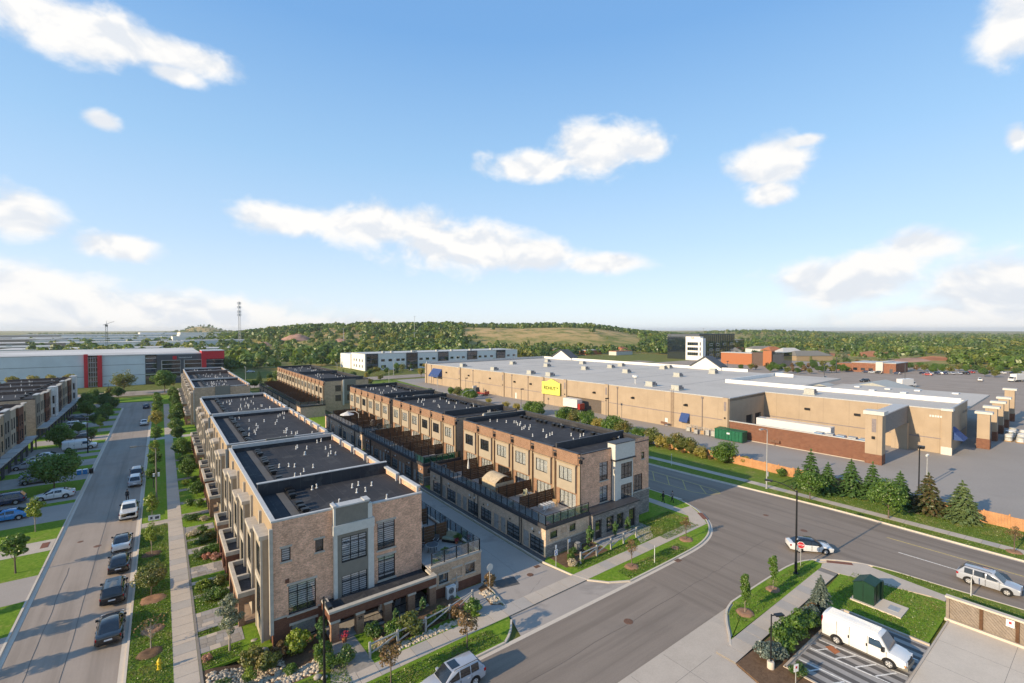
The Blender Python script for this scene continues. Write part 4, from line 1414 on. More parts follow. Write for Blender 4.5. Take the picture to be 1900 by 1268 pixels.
  if detail == 0:
   for a, b in ((xo + 45.3, xo + 47.0), (xo + 48.8, xo + 51.0)):
    for z in (4.0, 7.0):
     w = MB(); fbox(w, 'S', y0, a, b, z, z + 1.9, 0.0 if a < xo + 47 else .35, .04 if a < xo + 47 else .39); w.build('window', M['glass'], root)
 mb = MB(); facade(mb, 'N', y1, x0, x1, -.2, zp); facade(mb, 'E', x1, y0, y1, -.2, zp); mb.build('rear_wall', M['tan_brick'], root)
 mb = MB(); mb.box(x0 + .02, y0 + .02, zr - .3, x1 - .02, y1 - .02, zr); mb.build('roof', M['membrane'], root)
 cp = MB(); cp.box(x0 + .35, y0 - .04, zp - .1, x1, y0 + .25, zp + .02); cp.box(x0 + .35, y1 - .25, zp - .1, x1, y1 + .04, zp + .3); cp.box(x1 - .25, y0 + .25, zp - .1, x1 + .05, y1 - .25, zp + .22)
 for j in range(n):
  yb = y0 + p * j
  fbox(cp, 'W', x0, yb + .26, yb + 4.24, zp, zp + .06, -.32, .14); fbox(cp, 'W', x0, yb - .52, yb + .26, zp - .55, zp - .35, -.3, .08)
 if n >= 6:
  yf = y0 + p - .1
  cp.box(x0 + .2, yf - .14, zr, x1, yf + .14, zp + .55)
  if n > 8:
   cp.box(x0 + .2, y0 + p * 7 - .14, zr, x1, y0 + p * 7 + .14, zp + .5)
 cp.build('coping', M['dark_coping'], root)
 pw = MB(); pw.box(x0 + .35, y0 + .02, zr, x1, y0 + .2, zp - .1); pw.box(x0 + .35, y1 - .2, zr, x1, y1 - .01, zp - .1); pw.box(x1 - .2, y0 + .2, zr, x1 - .01, y1 - .2, zp - .1)
 for j in range(n):
  yb = y0 + p * j
  pw.box(x0 + .01, yb + .3, zr, x0 + .3, yb + 4.2, zp - .002)
 pw.build('parapet', M['membrane'], root)
 roof_things(root, x0, x1, y0 + .8, y1 - .8, zr, x1 - 2.6, n, int(yo) + 90, pipes=22 if n < 8 else 44)
 return root


def decks_south(root, y, yt):
 x0, x1 = 41.9, 55.7
 L1 = (45.47, 47.1, 6.3, 8.72); L2 = (45.52, 47.1, 3.45, 5.55); T1 = (49.15, 51.4, 6.0, 8.1); T2 = (49.15, 51.4, 2.9, 5.2); R1 = (52.4, 54.3, 3.45, 5.8); sm = (54.05, 54.75, 7.8, 8.8)
 w = MB(); facade(w, 'S', y, x0, 47.72, 3.2, 10.3, [L1, L2], .2, 0, 1); w.build('south_wall', [M['pink_brick'], M['dark_interior']], root)
 w = MB(); facade(w, 'S', y, 51.6, x1, 3.3, 10.86, [R1, sm], .2, 0, 1)
 w.build('south_wall', [M['pink_brick'], M['dark_interior']], root)
 window(root, 'S', y, *L1, (.4,), (.2, .78), glass=M['clear_glass'], blind=('zebra_blind', .25), sill=.15)
 window(root, 'S', y, *L2, (.4,), (.2, .78), glass=M['clear_glass'], blind=('zebra_blind', .1), sill=.15)
 window(root, 'S', y, *R1, (.35, .68), (.25,), sill=.15); window(root, 'S', y, *sm, sill=.12)
 yt2 = y - .5
 t = MB(); facade(t, 'S', yt2, 48.55, 51.6, 2.6, 8.6, [T1, T2], .16, 0, 1); t.box(48.2, yt2 + .02, 8.6, 51.6, y, 8.7)
 t.build('tower_panel', [M['pale_panel'], M['dark_interior']], root)
 t = MB(); t.box(47.72, y - .72, 8.85, 51.75, y + .6, 10.95); t.build('tower_box', M['pale_panel'], root)
 t = MB(); t.box(47.6, y - .82, 8.66, 51.85, y, 8.83); t.box(47.62, y - .8, 10.95, 51.85, y + .7, 11.05); t.build('tower_coping', M['dark_coping'], root)
 t = MB(); t.box(47.85, y - .6, 2.6, 48.5, y, 8.64); t.build('tower_pilaster', M['pale_panel'], root)
 t = MB(); t.box(51.6, yt2, 2.6, 51.62, y, 8.6); t.build('tower_return', M['grey_panel'], root)
 for q in (T1, T2):
  window(root, 'S', yt2, *q, (.35, .68), (.24, .76), d=-.07, blind=('zebra_blind', .3))
 # stone-faced ground floor with openings
 yp = y - 2.1
 ds = [(42.5, 43.7, .1, 2.5), (44.5, 45.9, .5, 2.45), (46.5, 47.8, .4, 2.4), (48.85, 50.2, .05, 2.5)]
 s = MB(); facade(s, 'S', yp, 42.05, 50.9, -.3, 3.2, ds, .35, 0, 1); facade(s, 'W', 42.05, yp, y, -.3, 3.2, [(yp + .5, yp + 1.6, .6, 2.4)], .3, 0, 1); facade(s, 'E', 50.9, yp, y, -.3, 3.2)
 facade(s, 'S', y - .06, 50.9, x1 + .06, -.3, 3.34); facade(s, 'E', x1 + .06, y - .06, y + 28, -.3, 3.34)
 s.build('stone_base', [M['stone_cladding'], M['dark_interior']], root)
 for i, q in enumerate(ds):
  if i in (0, 3):
   w = MB(); fbox(w, 'S', yp, *q, -.3, -.24); d = w.build('door', M['door_dark'], root)
   w = MB(); fbox(w, 'S', yp, q[0] + .3, q[1] - .3, 1.0, 2.2, -.24, -.22); w.build('door_light', M['dark_glass'], d)
  else:
   window(root, 'S', yp, *q, (.33, .67), (.3, .65), d=-.2, panes=True)
 c = MB(); c.box(41.95, yp - .12, 3.2, 51.0, y + .0, 3.36); c.build('canopy_roof', M['dark_coping'], root)
 c = MB(); fbox(c, 'S', y - .06, 51.05, x1 + .16, 3.34, 3.46, 0, .1); c.build('stone_trim', M['stone'], root)
 c = MB(); c.lathe(51.6, y - .2, [(.05, 2.2), (.16, 2.3), (.16, 2.85), (.05, 2.95)], 8); c.build('wall_lamp', M['vent_white'], root, smooth=40)


def build_terraces():
 terrace_front_west(42.15, 71.9, 6, 'nearest brick terrace block with a grey bay tower and long porch canopy', near=True)
 terrace_front_west(74.4, 100.8, 6, 'brick terrace block directly behind the one with the porch canopy')
 terrace_front_west(103.2, 129.3, 6, 'third brick terrace block along the straight sidewalk')
 terrace_front_west(153.5, 177.6, 5, 'plain brown end terrace block beyond the gap by the cross path')
 terrace_front_west(178.6, 229.5, 10, 'last long terrace block facing the grey and red warehouse')
 terrace_decks_west(0, 'terrace block with garden gazebo deck and stone ground floor at the junction', 2, 6, 'full')
 terrace_decks_west(30.9, 'middle deck terrace block with green glass corner balustrade', 2, 6, green=True, red=True)
 terrace_decks_west(60.9, 'deck terrace block with an open cream parasol on its deck', 1, 6)
 terrace_decks_west(106.9, 'far deck terrace block beyond the lane with dark railings', 0, 15, xo=-2.3)


build_terraces()


# ------------------------------------------------------------------ row of taller town houses across the west street
def town_row(y0, y1, label, seed):
 rnd = random.Random(seed)
 xf, xb = -24.0, -38.5
 root = thing('town_house_row', label, 'town houses', (xf, y0, 0), group='town house rows west of the street')
 w = 4.6
 n = int((y1 - y0) / w)
 zr = 9.6
 mb = MB(); mb.box(xb, y0, -.2, xf, y0 + n * w, zr); mb.build('wall', M['tan_brick'], root)
 mb = MB(); mb.box(xb, y0, zr, xf - .05, y0 + n * w, zr + .25); mb.build('roof', M['membrane'], root)
 kinds = ['white', 'tan', 'brick', 'tan', 'grey', 'tan', 'dark', 'pale']
 cm, pm = proto('cowl', cowl_mesh), proto('pipe', pipe_mesh)
 for j in range(n):
  ya = y0 + j * w
  k = kinds[(j * 3 + seed) % len(kinds)]
  mat = {'white': 'white_wall', 'tan': 'cream_stucco', 'brick': 'brown_brick', 'grey': 'grey_panel', 'dark': 'dark_brick', 'pale': 'light_stucco'}[k]
  h = zr + .5 + (.45 if k in ('white', 'grey') else 0)
  xo = xf + (1.0 if k == 'white' else .55 if k in ('brick', 'dark') else .2)
  b = MB(); wh = [(ya + .75, ya + 1.75, 6.2, 8.5), (ya + 2.5, ya + 3.6, 6.2, 8.5), (ya + .75, ya + 1.75, 3.3, 5.4), (ya + 2.5, ya + 3.6, 3.3, 5.4)]
  facade(b, 'E', xo, ya + .18, ya + w - .18, 2.75, h, wh, .16, 0, 1)
  for o, v in (('S', ya + .18), ('N', ya + w - .18)):
   facade(b, o, v, xf - .4, xo, 2.75, h)
  b.quad((xf - .4, ya + .18, 2.75), (xo, ya + .18, 2.75), (xo, ya + w - .18, 2.75), (xf - .4, ya + w - .18, 2.75))
  b.quad((xf - .4, ya + .18, h), (xo, ya + .18, h), (xo, ya + w - .18, h), (xf - .4, ya + w - .18, h))
  bay = b.build('bay', [M[mat], M['dark_interior']], root)
  if xo - xf > .5:
   for z0, z1 in ((6.3, 8.4), (3.4, 5.3)):
    f = MB(); fbox(f, 'S', ya + .18, xo - .52, xo - .12, z0, z1, 0, .03); f = f.build('side_window', M['frame'], bay)
    g = MB(); fbox(g, 'S', ya + .18, xo - .46, xo - .18, z0 + .08, z1 - .08, .03, .045); g.build('pane', M['glass'], f)
  t = MB(); t.box(xf - .45, ya + .08, h, xo + .14, ya + w - .08, h + .16)
  if k == 'white':
   for v in (ya + .18, ya + 2.12, ya + w - .3):
    t.box(xo - .02, v, 2.75, xo + .1, v + .14, h - .01)
   t.box(xo, ya + .2, 5.7, xo + .08, ya + w - .2, 5.95)
  t.build('bay_trim', M['coping'] if k in ('white', 'grey') else M['stone'], bay)
  for q in wh:
   window(bay, 'E', xo, *q, (.5,), (.3,), panes=False, d=-.05, frame=M['frame'] if k != 'white' else M['white_wall'])
  c = MB(); c.box(xf, ya + .3, 2.5, xf + 1.9, ya + w - .2, 2.74); c.build('canopy', M['coping' if j % 2 else 'galvanised'], root)
  for v in (ya + .45, ya + w - .5):
   c = MB(); c.box(xf + 1.5, v, -.1, xf + 1.72, v + .22, 2.5); c.build('canopy_post', M['charcoal_wall'], root)
  g = MB(); fbox(g, 'E', xf, ya + .5, ya + 3.1, 0, 2.1, .005, .06); g.build('garage_door', M['charcoal_wall'], root)
  g = MB(); fbox(g, 'E', xf, ya + 3.4, ya + 4.3, 0, 2.1, .005, .05); g.build('door', M['door_dark'], root)
  if j % 3 == 2:
   f = MB(); f.box(xb, ya + w - .12, zr + .25, xf + .1, ya + w + .12, zr + .9); f.build('fire_wall', M['dark_brick'], root)
  for q in range(3):
   part_at(pm, 'vent_pipe', root, (rnd.uniform(xb + 3, xf - 2), ya + rnd.uniform(.5, w - .5), zr + .25))
  for q in range(2):
   part_at(cm, 'roof_vent', root, (xf - 2.4, ya + 1.3 + q * 1.1, zr + .25))
 return root


town_row(86, 150, 'nearer row of town houses with white and tan bays beside the drives', 1)
town_row(156, 221, 'farther row of town houses ending below the pale warehouse wall', 4)


# ------------------------------------------------------------------ large store with yard, pylon and long brick screen wall
STORE_O, STORE_A = (111.6, 31.3), R(2.0)


def store_pt(lx, ly, z=0.0):
 c, s = math.cos(STORE_A), math.sin(STORE_A)
 return (STORE_O[0] + c * lx - s * ly, STORE_O[1] + s * lx + c * ly, z)


def build_store():
 root = thing('hardware_store', 'huge tan flat-roofed store with yellow gabled sign on its long wall', 'store', (*STORE_O, 0), STORE_A, static=False)
 H, xw, ys, xe, yn = 9.45, 19.5, -8.7, 80.0, 181.0
 w = MB()
 bay = (68.2, 82.9, 0, 4.1)
 facade(w, 'W', 0, 28.1, yn, -.2, H - .2, [bay, (44.95, 45.9, 0, 2.1), (109.7, 110.7, 0, 2.3)], .5, 0, 1)
 facade(w, 'N', yn, 0, xe, -.2, H - .2)
 w.build('west_wall', [M['store_tan'], M['soffit']], root)
 w = MB(); facade(w, 'S', 28.1, 0, xw, -.2, H - .2, [(9, 12.5, 1.2, 4.2), (14, 17.5, 1.2, 4.2)], .4, 0, 1); w.build('dock_wall', [M['store_tan'], M['dark_interior']], root)
 w = MB(); facade(w, 'W', xw, ys, 28.1, -.2, H - .2); facade(w, 'S', ys, xw, 42, -.2, H - .2); w.build('south_wall', M['store_tan'], root)
 w = MB(); facade(w, 'E', 42, ys, 20, -.2, H - .2); facade(w, 'E', xe, 60, yn, -.2, H - .2); w.build('east_wall', M['store_tan'], root)
 # bands, pilasters
 b = MB(); fbox(b, 'W', 0, 28.4, 68.1, 3.8, 4.0, 0, .04); fbox(b, 'W', 0, 83.0, 180.5, 3.75, 3.95, 0, .04); b.build('wall_band', M['store_band'], root)
 b = MB(); fbox(b, 'W', xw, ys + 1.2, 28, 3.0, 3.2, 0, .04); fbox(b, 'S', ys, xw + 1.2, 41, 3.0, 3.2, 0, .04); b.build('wall_band', M['store_band'], root)
 for v in (180.3, 149.4, 117.8, 94.9, 83.7, 66.0, 28.9):
  p = MB(); fbox(p, 'W', 0, v - .65, v + .65, -.2, H + .02, 0, .42); p.build('pilaster', M['store_tan'], root)
  p = MB(); fbox(p, 'W', 0, v - .28, v + .28, H - 3.2, H - 1.0, .42, .46); p.build('pilaster_inset', M['store_band'], root)
  p = MB(); fbox(p, 'W', 0, v - .16, v + .16, 4.3, 4.7, .42, .6); p.build('wall_lamp', M['black_metal'], root)
 p = MB(); p.box(xw - .5, ys - .5, -.2, xw + 1.0, ys + 1.0, H - .3); p.build('corner_pilaster', M['store_tan'], root)
 p = MB(); p.box(xw - .7, ys - .7, H - .3, xw + 1.2, ys + 1.2, H + .15); p.box(xw - .62, ys - .62, -.2, xw - .5, ys + 1.1, 1.6); p.build('corner_cap', M['pale_panel'], root)
 # roof with seams, copings, high white parapets
 r = MB(); r.box(.02, 28.1, H - .9, xe, yn, H - .35); r.box(xw + .02, ys + .02, H - .9, 36, 28.1, H - .351); r.build('roof', M['store_roof'], root)
 r = MB(); r.box(36, ys, 6.8, xe, 28.05, 7.3); r.box(42, 28.05, 6.6, 43, 29, 7.0); r.build('lower_roof', M['store_roof'], root)
 c = MB(); c.box(-.1, 28.0, H - .2, .35, yn, H + .02); c.box(.35, yn - .35, H - .2, xe, yn + .1, H + .9); c.box(.35, 28.0, H - .2, xw, 28.4, H + .018)
 c.box(xw - .1, ys, H - .2, xw + .35, 28.0, H + .016); c.box(xw + .35, ys - .1, H - .2, 42.1, ys + .3, H + .014)
 c.build('coping', M['coping'], root)
 c = MB(); c.box(xe - .3, 60, H - .4, xe, yn - .4, H + .8); c.box(35.6, ys + .3, 7.2, 36.2, 47, H + .75); c.box(36.2, 46.4, H - .4, 79, 47, H + .75); c.box(xe - 9, 40, 5, xe - 8.6, 46, H + .8); c.box(41.8, ys + .3, 7.2, 42.1, 12, H - .22)
 c.build('high_parapet', M['white_wall'], root)
 s = MB()
 for v in (52, 74, 96, 118, 140, 162):
  s.box(.6, v, H - .36, 78, v + .25, H - .335)
 for u in (22, 46):
  s.box(u, 48, H - .36, u + .2, 178, H - .333)
 s.build('roof_seam', M['roof_seam'], root)
 for i, (u, v) in enumerate([(4.4, 155.5), (3.8, 130.7), (31.7, 152.7), (4.7, 108.3), (4.8, 97.8), (34.6, 131.1), (56.1, 153.7), (60.2, 132.6), (36.0, 108.9), (63.7, 111.4), (37.7, 88.5), (7.5, 56.4), (64.9, 89.8),
        (70.9, 91.1), (39.9, 67.3), (67.2, 68.4), (5.0, 46.1), (24.5, 19.2), (61.3, 65.3), (52, 108)]):
  m = MB(); m.box(u, v - 1.4, H - .35, u + 2.2, v + 1.4, H - .1); m.box(u + .15, v - 1.2, H - .1, u + 2.0, v + 1.2, H + 1.15)
  un = m.build('rooftop_unit', M['unit_grey'], root)
  m = MB(); m.prism([(u + 2.0, v - 1.15), (u + 2.75, v - 1.15), (u + 2.75, v + 1.15), (u + 2.0, v + 1.15)], H - .1, H + .6); m.box(u + .3, v - 1.23, H + .1, u + 1.7, v - 1.2, H + 1.0); m.build('intake_hood', M['store_band'], un)
 for u, v in ((9.6, 62.6), (10.8, 63.8)):
  m = MB(); m.tube((u, v, H - .35), (u, v, H + 1.4), .06, .06, 6); m.lathe(u, v, [(.15, H + 1.3), (.75, H + 1.7), (.85, H + 2.1), (.7, H + 2.3)], 12); m.build('dish_aerial', M['vent_white'], root, smooth=40)
 for i, (u, v) in enumerate([(62.5, 26.1), (56.1, 23.2), (65.3, 15.4), (65.4, 7.8), (54.9, 20.6), (72.6, 21.1), (72.9, 13.2), (75.1, 6.4), (58.7, 9.0), (49, 2), (50, 16), (75.1, -2.2)]):
  m = MB(); m.box(u - 1.2, v - .7, 7.3, u + 1.2, v + .7, 7.65); m.build('skylight', M['vent_white'], root)
 # two gabled entrance towers on the far front
 for v0, v1 in ((157.5, 173), (70.7, 84.6)):
  vm = (v0 + v1) / 2
  m = MB(); a = [(xe - 1, v0, H - .4), (xe - 1, v1, H - .4), (xe - 1, v1, H + .7), (xe - 1, vm, H + 5.0), (xe - 1, v0, H + .7)]
  m.add(a + [(x + 5, y, z) for x, y, z in a], [(0, 4, 3, 2, 1), (5, 6, 7, 8, 9), (0, 1, 6, 5), (1, 2, 7, 6), (4, 0, 5, 9)])
  g = m.build('entrance_gable', M['white_wall'], root)
  m = MB()
  for p, q in ((a[2], a[3]), (a[3], a[4])):
   m.add([(p[0] - .8, p[1], p[2] + .02), (p[0] + 5.6, p[1], p[2] + .02), (q[0] + 5.6, q[1], q[2] + .02), (q[0] - .8, q[1], q[2] + .02),
     (p[0] - .8, p[1], p[2] + .45), (p[0] + 5.6, p[1], p[2] + .45), (q[0] + 5.6, q[1], q[2] + .45), (q[0] - .8, q[1], q[2] + .45)], [(0, 1, 2, 3), (4, 5, 6, 7), (0, 3, 7, 4), (1, 2, 6, 5), (0, 1, 5, 4), (3, 2, 6, 7)])
  m.build('gable_roof', M['charcoal_wall'], g)
 # sign
 m = MB(); pts = [(94.7, 3.7), (94.7, 8.05), (92.6, 8.05), (90, 9.15), (86.2, 8.0), (85.75, 8.0), (85.75, 3.75)]
 n = len(pts); m.add([(-.45, y, z) for y, z in pts] + [(-.8, y, z) for y, z in pts], [tuple(range(n)), tuple(range(2 * n - 1, n - 1, -1))] + [(i, (i + 1) % n, n + (i + 1) % n, n + i) for i in range(n)])
 sg = m.build('sign_panel', M['sign_yellow'], root)
 o = add_text('RDHUT', 1.75, (-.86, 90.6, 5.9), (R(90), 0, R(-90)), M['black_metal'], sg, 'lettering', .03)
 m = MB(); m.prism([(-.84, 0), (-.90, 0), (-.90, .1), (-.84, .1)], 0, .01)
 m = MB(); m.add([(-.86, 87.4, 6.75), (-.86, 86.5, 6.25), (-.86, 87.3, 5.8), (-.86, 86.95, 6.3), (-.9, 87.4, 6.75), (-.9, 86.5, 6.25), (-.9, 87.3, 5.8), (-.9, 86.95, 6.3)], [(0, 1, 3), (1, 2, 3), (4, 7, 5), (5, 7, 6), (0, 4, 5, 1), (1, 5, 6, 2)]); m.build('arrow_mark', M['black_metal'], sg)
 # doors, lamps, awnings, ladder
 for a, bq, hh in ((44.95, 45.9, 2.1), (109.7, 110.7, 2.3)):
  m = MB(); fbox(m, 'W', 0, a, bq, 0, hh, -.2, -.1); m.build('door', M['vent_white'], root)
 for v in (160.9, 142.3, 126.7, 110.8, 101.5, 71.1, 56.4, 39.6):
  m = MB(); fbox(m, 'W', 0, v - .55, v + .55, 6.1, 6.5, 0, .35); fbox(m, 'W', 0, v - .5, v + .1, 6.5, 6.7, .1, .5); m.build('flood_lamp', M['black_metal'], root)
 for v in (17.7, 7.2):
  m = MB(); fbox(m, 'W', xw, v - .6, v + .6, 5.9, 6.4, 0, .4); m.build('flood_lamp', M['black_metal'], root)
 m = MB()
 for k in range(5):
  fbox(m, 'W', xw, -7.6 + k * .42, -7.3 + k * .42, 7.55, 7.95, 0, .12)
 m.build('wall_numerals', M['vent_white'], root)
 for v in (175, 139, 112.5, 103, 62, 35):
  m = MB(); m.tube((-.12, v, .2), (-.12, v, 9.0), .09, .09, 6); m.box(-.3, v - .25, 8.6, 0, v + .25, 9.0); m.build('downpipe', M['store_band'], root)
 m = MB()
 for v in (43.1, 43.75):
  m.box(-.35, v, 0, -.3, v + .06, 10.3)
 for k in range(28):
  m.box(-.35, 43.1, .3 + k * .36, -.31, 43.8, .34 + k * .36)
 m.build('roof_ladder', M['rust_iron'], root)

 def awning(v0, v1, zt, zb, out):
  m = MB(); m.add([(-.05, v0, zt), (-.05, v1, zt), (-out, v1, zb), (-out, v0, zb), (-.05, v0, zb), (-.05, v1, zb)], [(0, 1, 2, 3), (0, 3, 4), (1, 5, 2)]); m.add([(-out, v0, zb), (-out, v1, zb), (-out, v1, zb - .35), (-out, v0, zb - .35)], [(0, 1, 2, 3)])
  return m.build('awning', M['awning_blue'], root)
 awning(165, 173.6, 7.6, 4.2, 2.6); awning(38.5, 40.9, 4.2, 2.3, 1.2)
 m = MB(); m.add([(xw + 1.2, ys - .05, 5.2), (xw + 6, ys - .05, 5.2), (xw + 6, ys - 2.2, 3.0), (xw + 1.2, ys - 2.2, 3.0), (xw + 1.2, ys - .05, 3.0)], [(0, 1, 2, 3), (0, 3, 4)]); m.build('awning', M['awning_blue'], root)
 for v in (165.3, 173.3):
  m = MB(); m.tube((-2.5, v, 0), (-2.5, v, 4.2), .12, .12, 6); m.build('awning_post', M['galvanised'], root)
 # front piers and yard railings at the south-east
 for k, u in enumerate((32, 44, 56, 68, 82)):
  m = MB(); m.box(u, ys - 4.8, 0, u + 1.8, ys - 2.8, 7.6 + (1.2 if k == 4 else 0)); p = m.build('front_pier', M['store_tan'], root)
  m = MB(); m.box(u - .2, ys - 5.2, 7.6 + (1.2 if k == 4 else 0), u + 2.2, ys - 2.4, 8.1 + (1.2 if k == 4 else 0)); m.build('pier_cap', M['pale_panel'], p); m = MB(); m.box(u - .06, ys - 4.86, 0, u + 1.86, ys - 2.74, 2.2); m.build('pier_brickwork', M['store_brick'], p)
  if k < 4:
   m = MB(); m.box(u + 2.2, ys - 4.2, 0, u + 9.6, ys - 3.2, 4.4); m.build('yard_shelving', M['charcoal_wall'], root)
 # greenhouse roofs of the garden yard
 for k, (u, v) in enumerate(((92, 22), (101, 22), (92, 46))):
  m = MB(); a = [(u, v - 11, 0), (u, v + 11, 0), (u, v + 11, 4.4), (u, v, 7.2), (u, v - 11, 4.4)]
  m.add(a + [(x + 9, y, z) for x, y, z in a], [(0, 4, 3, 2, 1), (5, 6, 7, 8, 9), (2, 3, 8, 7), (3, 4, 9, 8), (0, 1, 6, 5), (1, 2, 7, 6), (4, 0, 5, 9)])
  m.build('garden_canopy', M['unit_grey'], root)
 # south-west pylon carrying a deep grey beam
 m = MB(); m.box(-1.1, -2.2, 1.9, 1.2, .5, 9.6); py = m.build('pylon', M['store_tan'], root)
 m = MB(); m.box(-1.4, -2.5, 9.6, 1.5, .8, 10.3); m.build('pylon_cap', M['pale_panel'], py)
 m = MB(); m.box(-1.12, -2.22, -.2, 1.22, .52, 1.9); m.build('pylon_plinth', M['store_brick'], py)
 m = MB(); m.box(-1.16, -1.25, 6.2, -1.1, -.55, 8.8); m.build('pylon_inset', M['store_band'], py)
 m = MB(); m.box(-1.4, -1.1, 4.9, -1.1, -.6, 5.4); m.build('wall_lamp', M['black_metal'], py)
 m = MB(); m.box(1.2, -2.0, 5.75, xw, .2, 9.4); bm = m.build('beam', M['store_grey'], root)
 m = MB(); m.box(1.5, -2.15, 9.4, xw - .1, .35, 9.62); m.build('beam_coping', M['coping'], bm)
 m = MB(); m.box(xw - 1.6, -2.3, -.2, xw - .02, .5, 5.75); m.build('beam_pier', M['store_tan'], root)
 # screen wall
 t = thing('brick_screen_wall', 'long red brick screen wall with white coping before the loading dock', 'wall', store_pt(0, .6), STORE_A, static=False)
 m = MB(); m.box(-.35, 0, -.2, .05, 27.2, 3.9); m.build('wall', M['store_brick'], t)
 m = MB(); m.box(-.45, -.05, 3.9, .15, 27.3, 4.08); m.build('coping', M['coping'], t)
 m = MB(); m.box(-.42, 0, -.2, -.35, 27.2, .12); m.build('footing', M['concrete'], t)


plain('roof_seam', (.22, .22, .225), .9)
build_store()


# ------------------------------------------------------------------ background buildings
def wall_box(root, name, mat, x0, y0, z0, x1, y1, z1):
 mb = MB(); mb.box(x0, y0, z0, x1, y1, z1)
 return mb.build(name, M[mat], root)


def far_windows(root, o, val, us, zs, w, h, mat='dark_glass', frame='frame', vs=()):
 for u in us:
  for z in zs:
   mb = MB(); fbox(mb, o, val, u, u + w, z, z + h, 0, .06)
   f = mb.build('window', M[frame], root)
   mb = MB(); fbox(mb, o, val, u + .12, u + w - .12, z + .12, z + h - .12, .06, .09)
   mb.build('pane', M[mat], f)


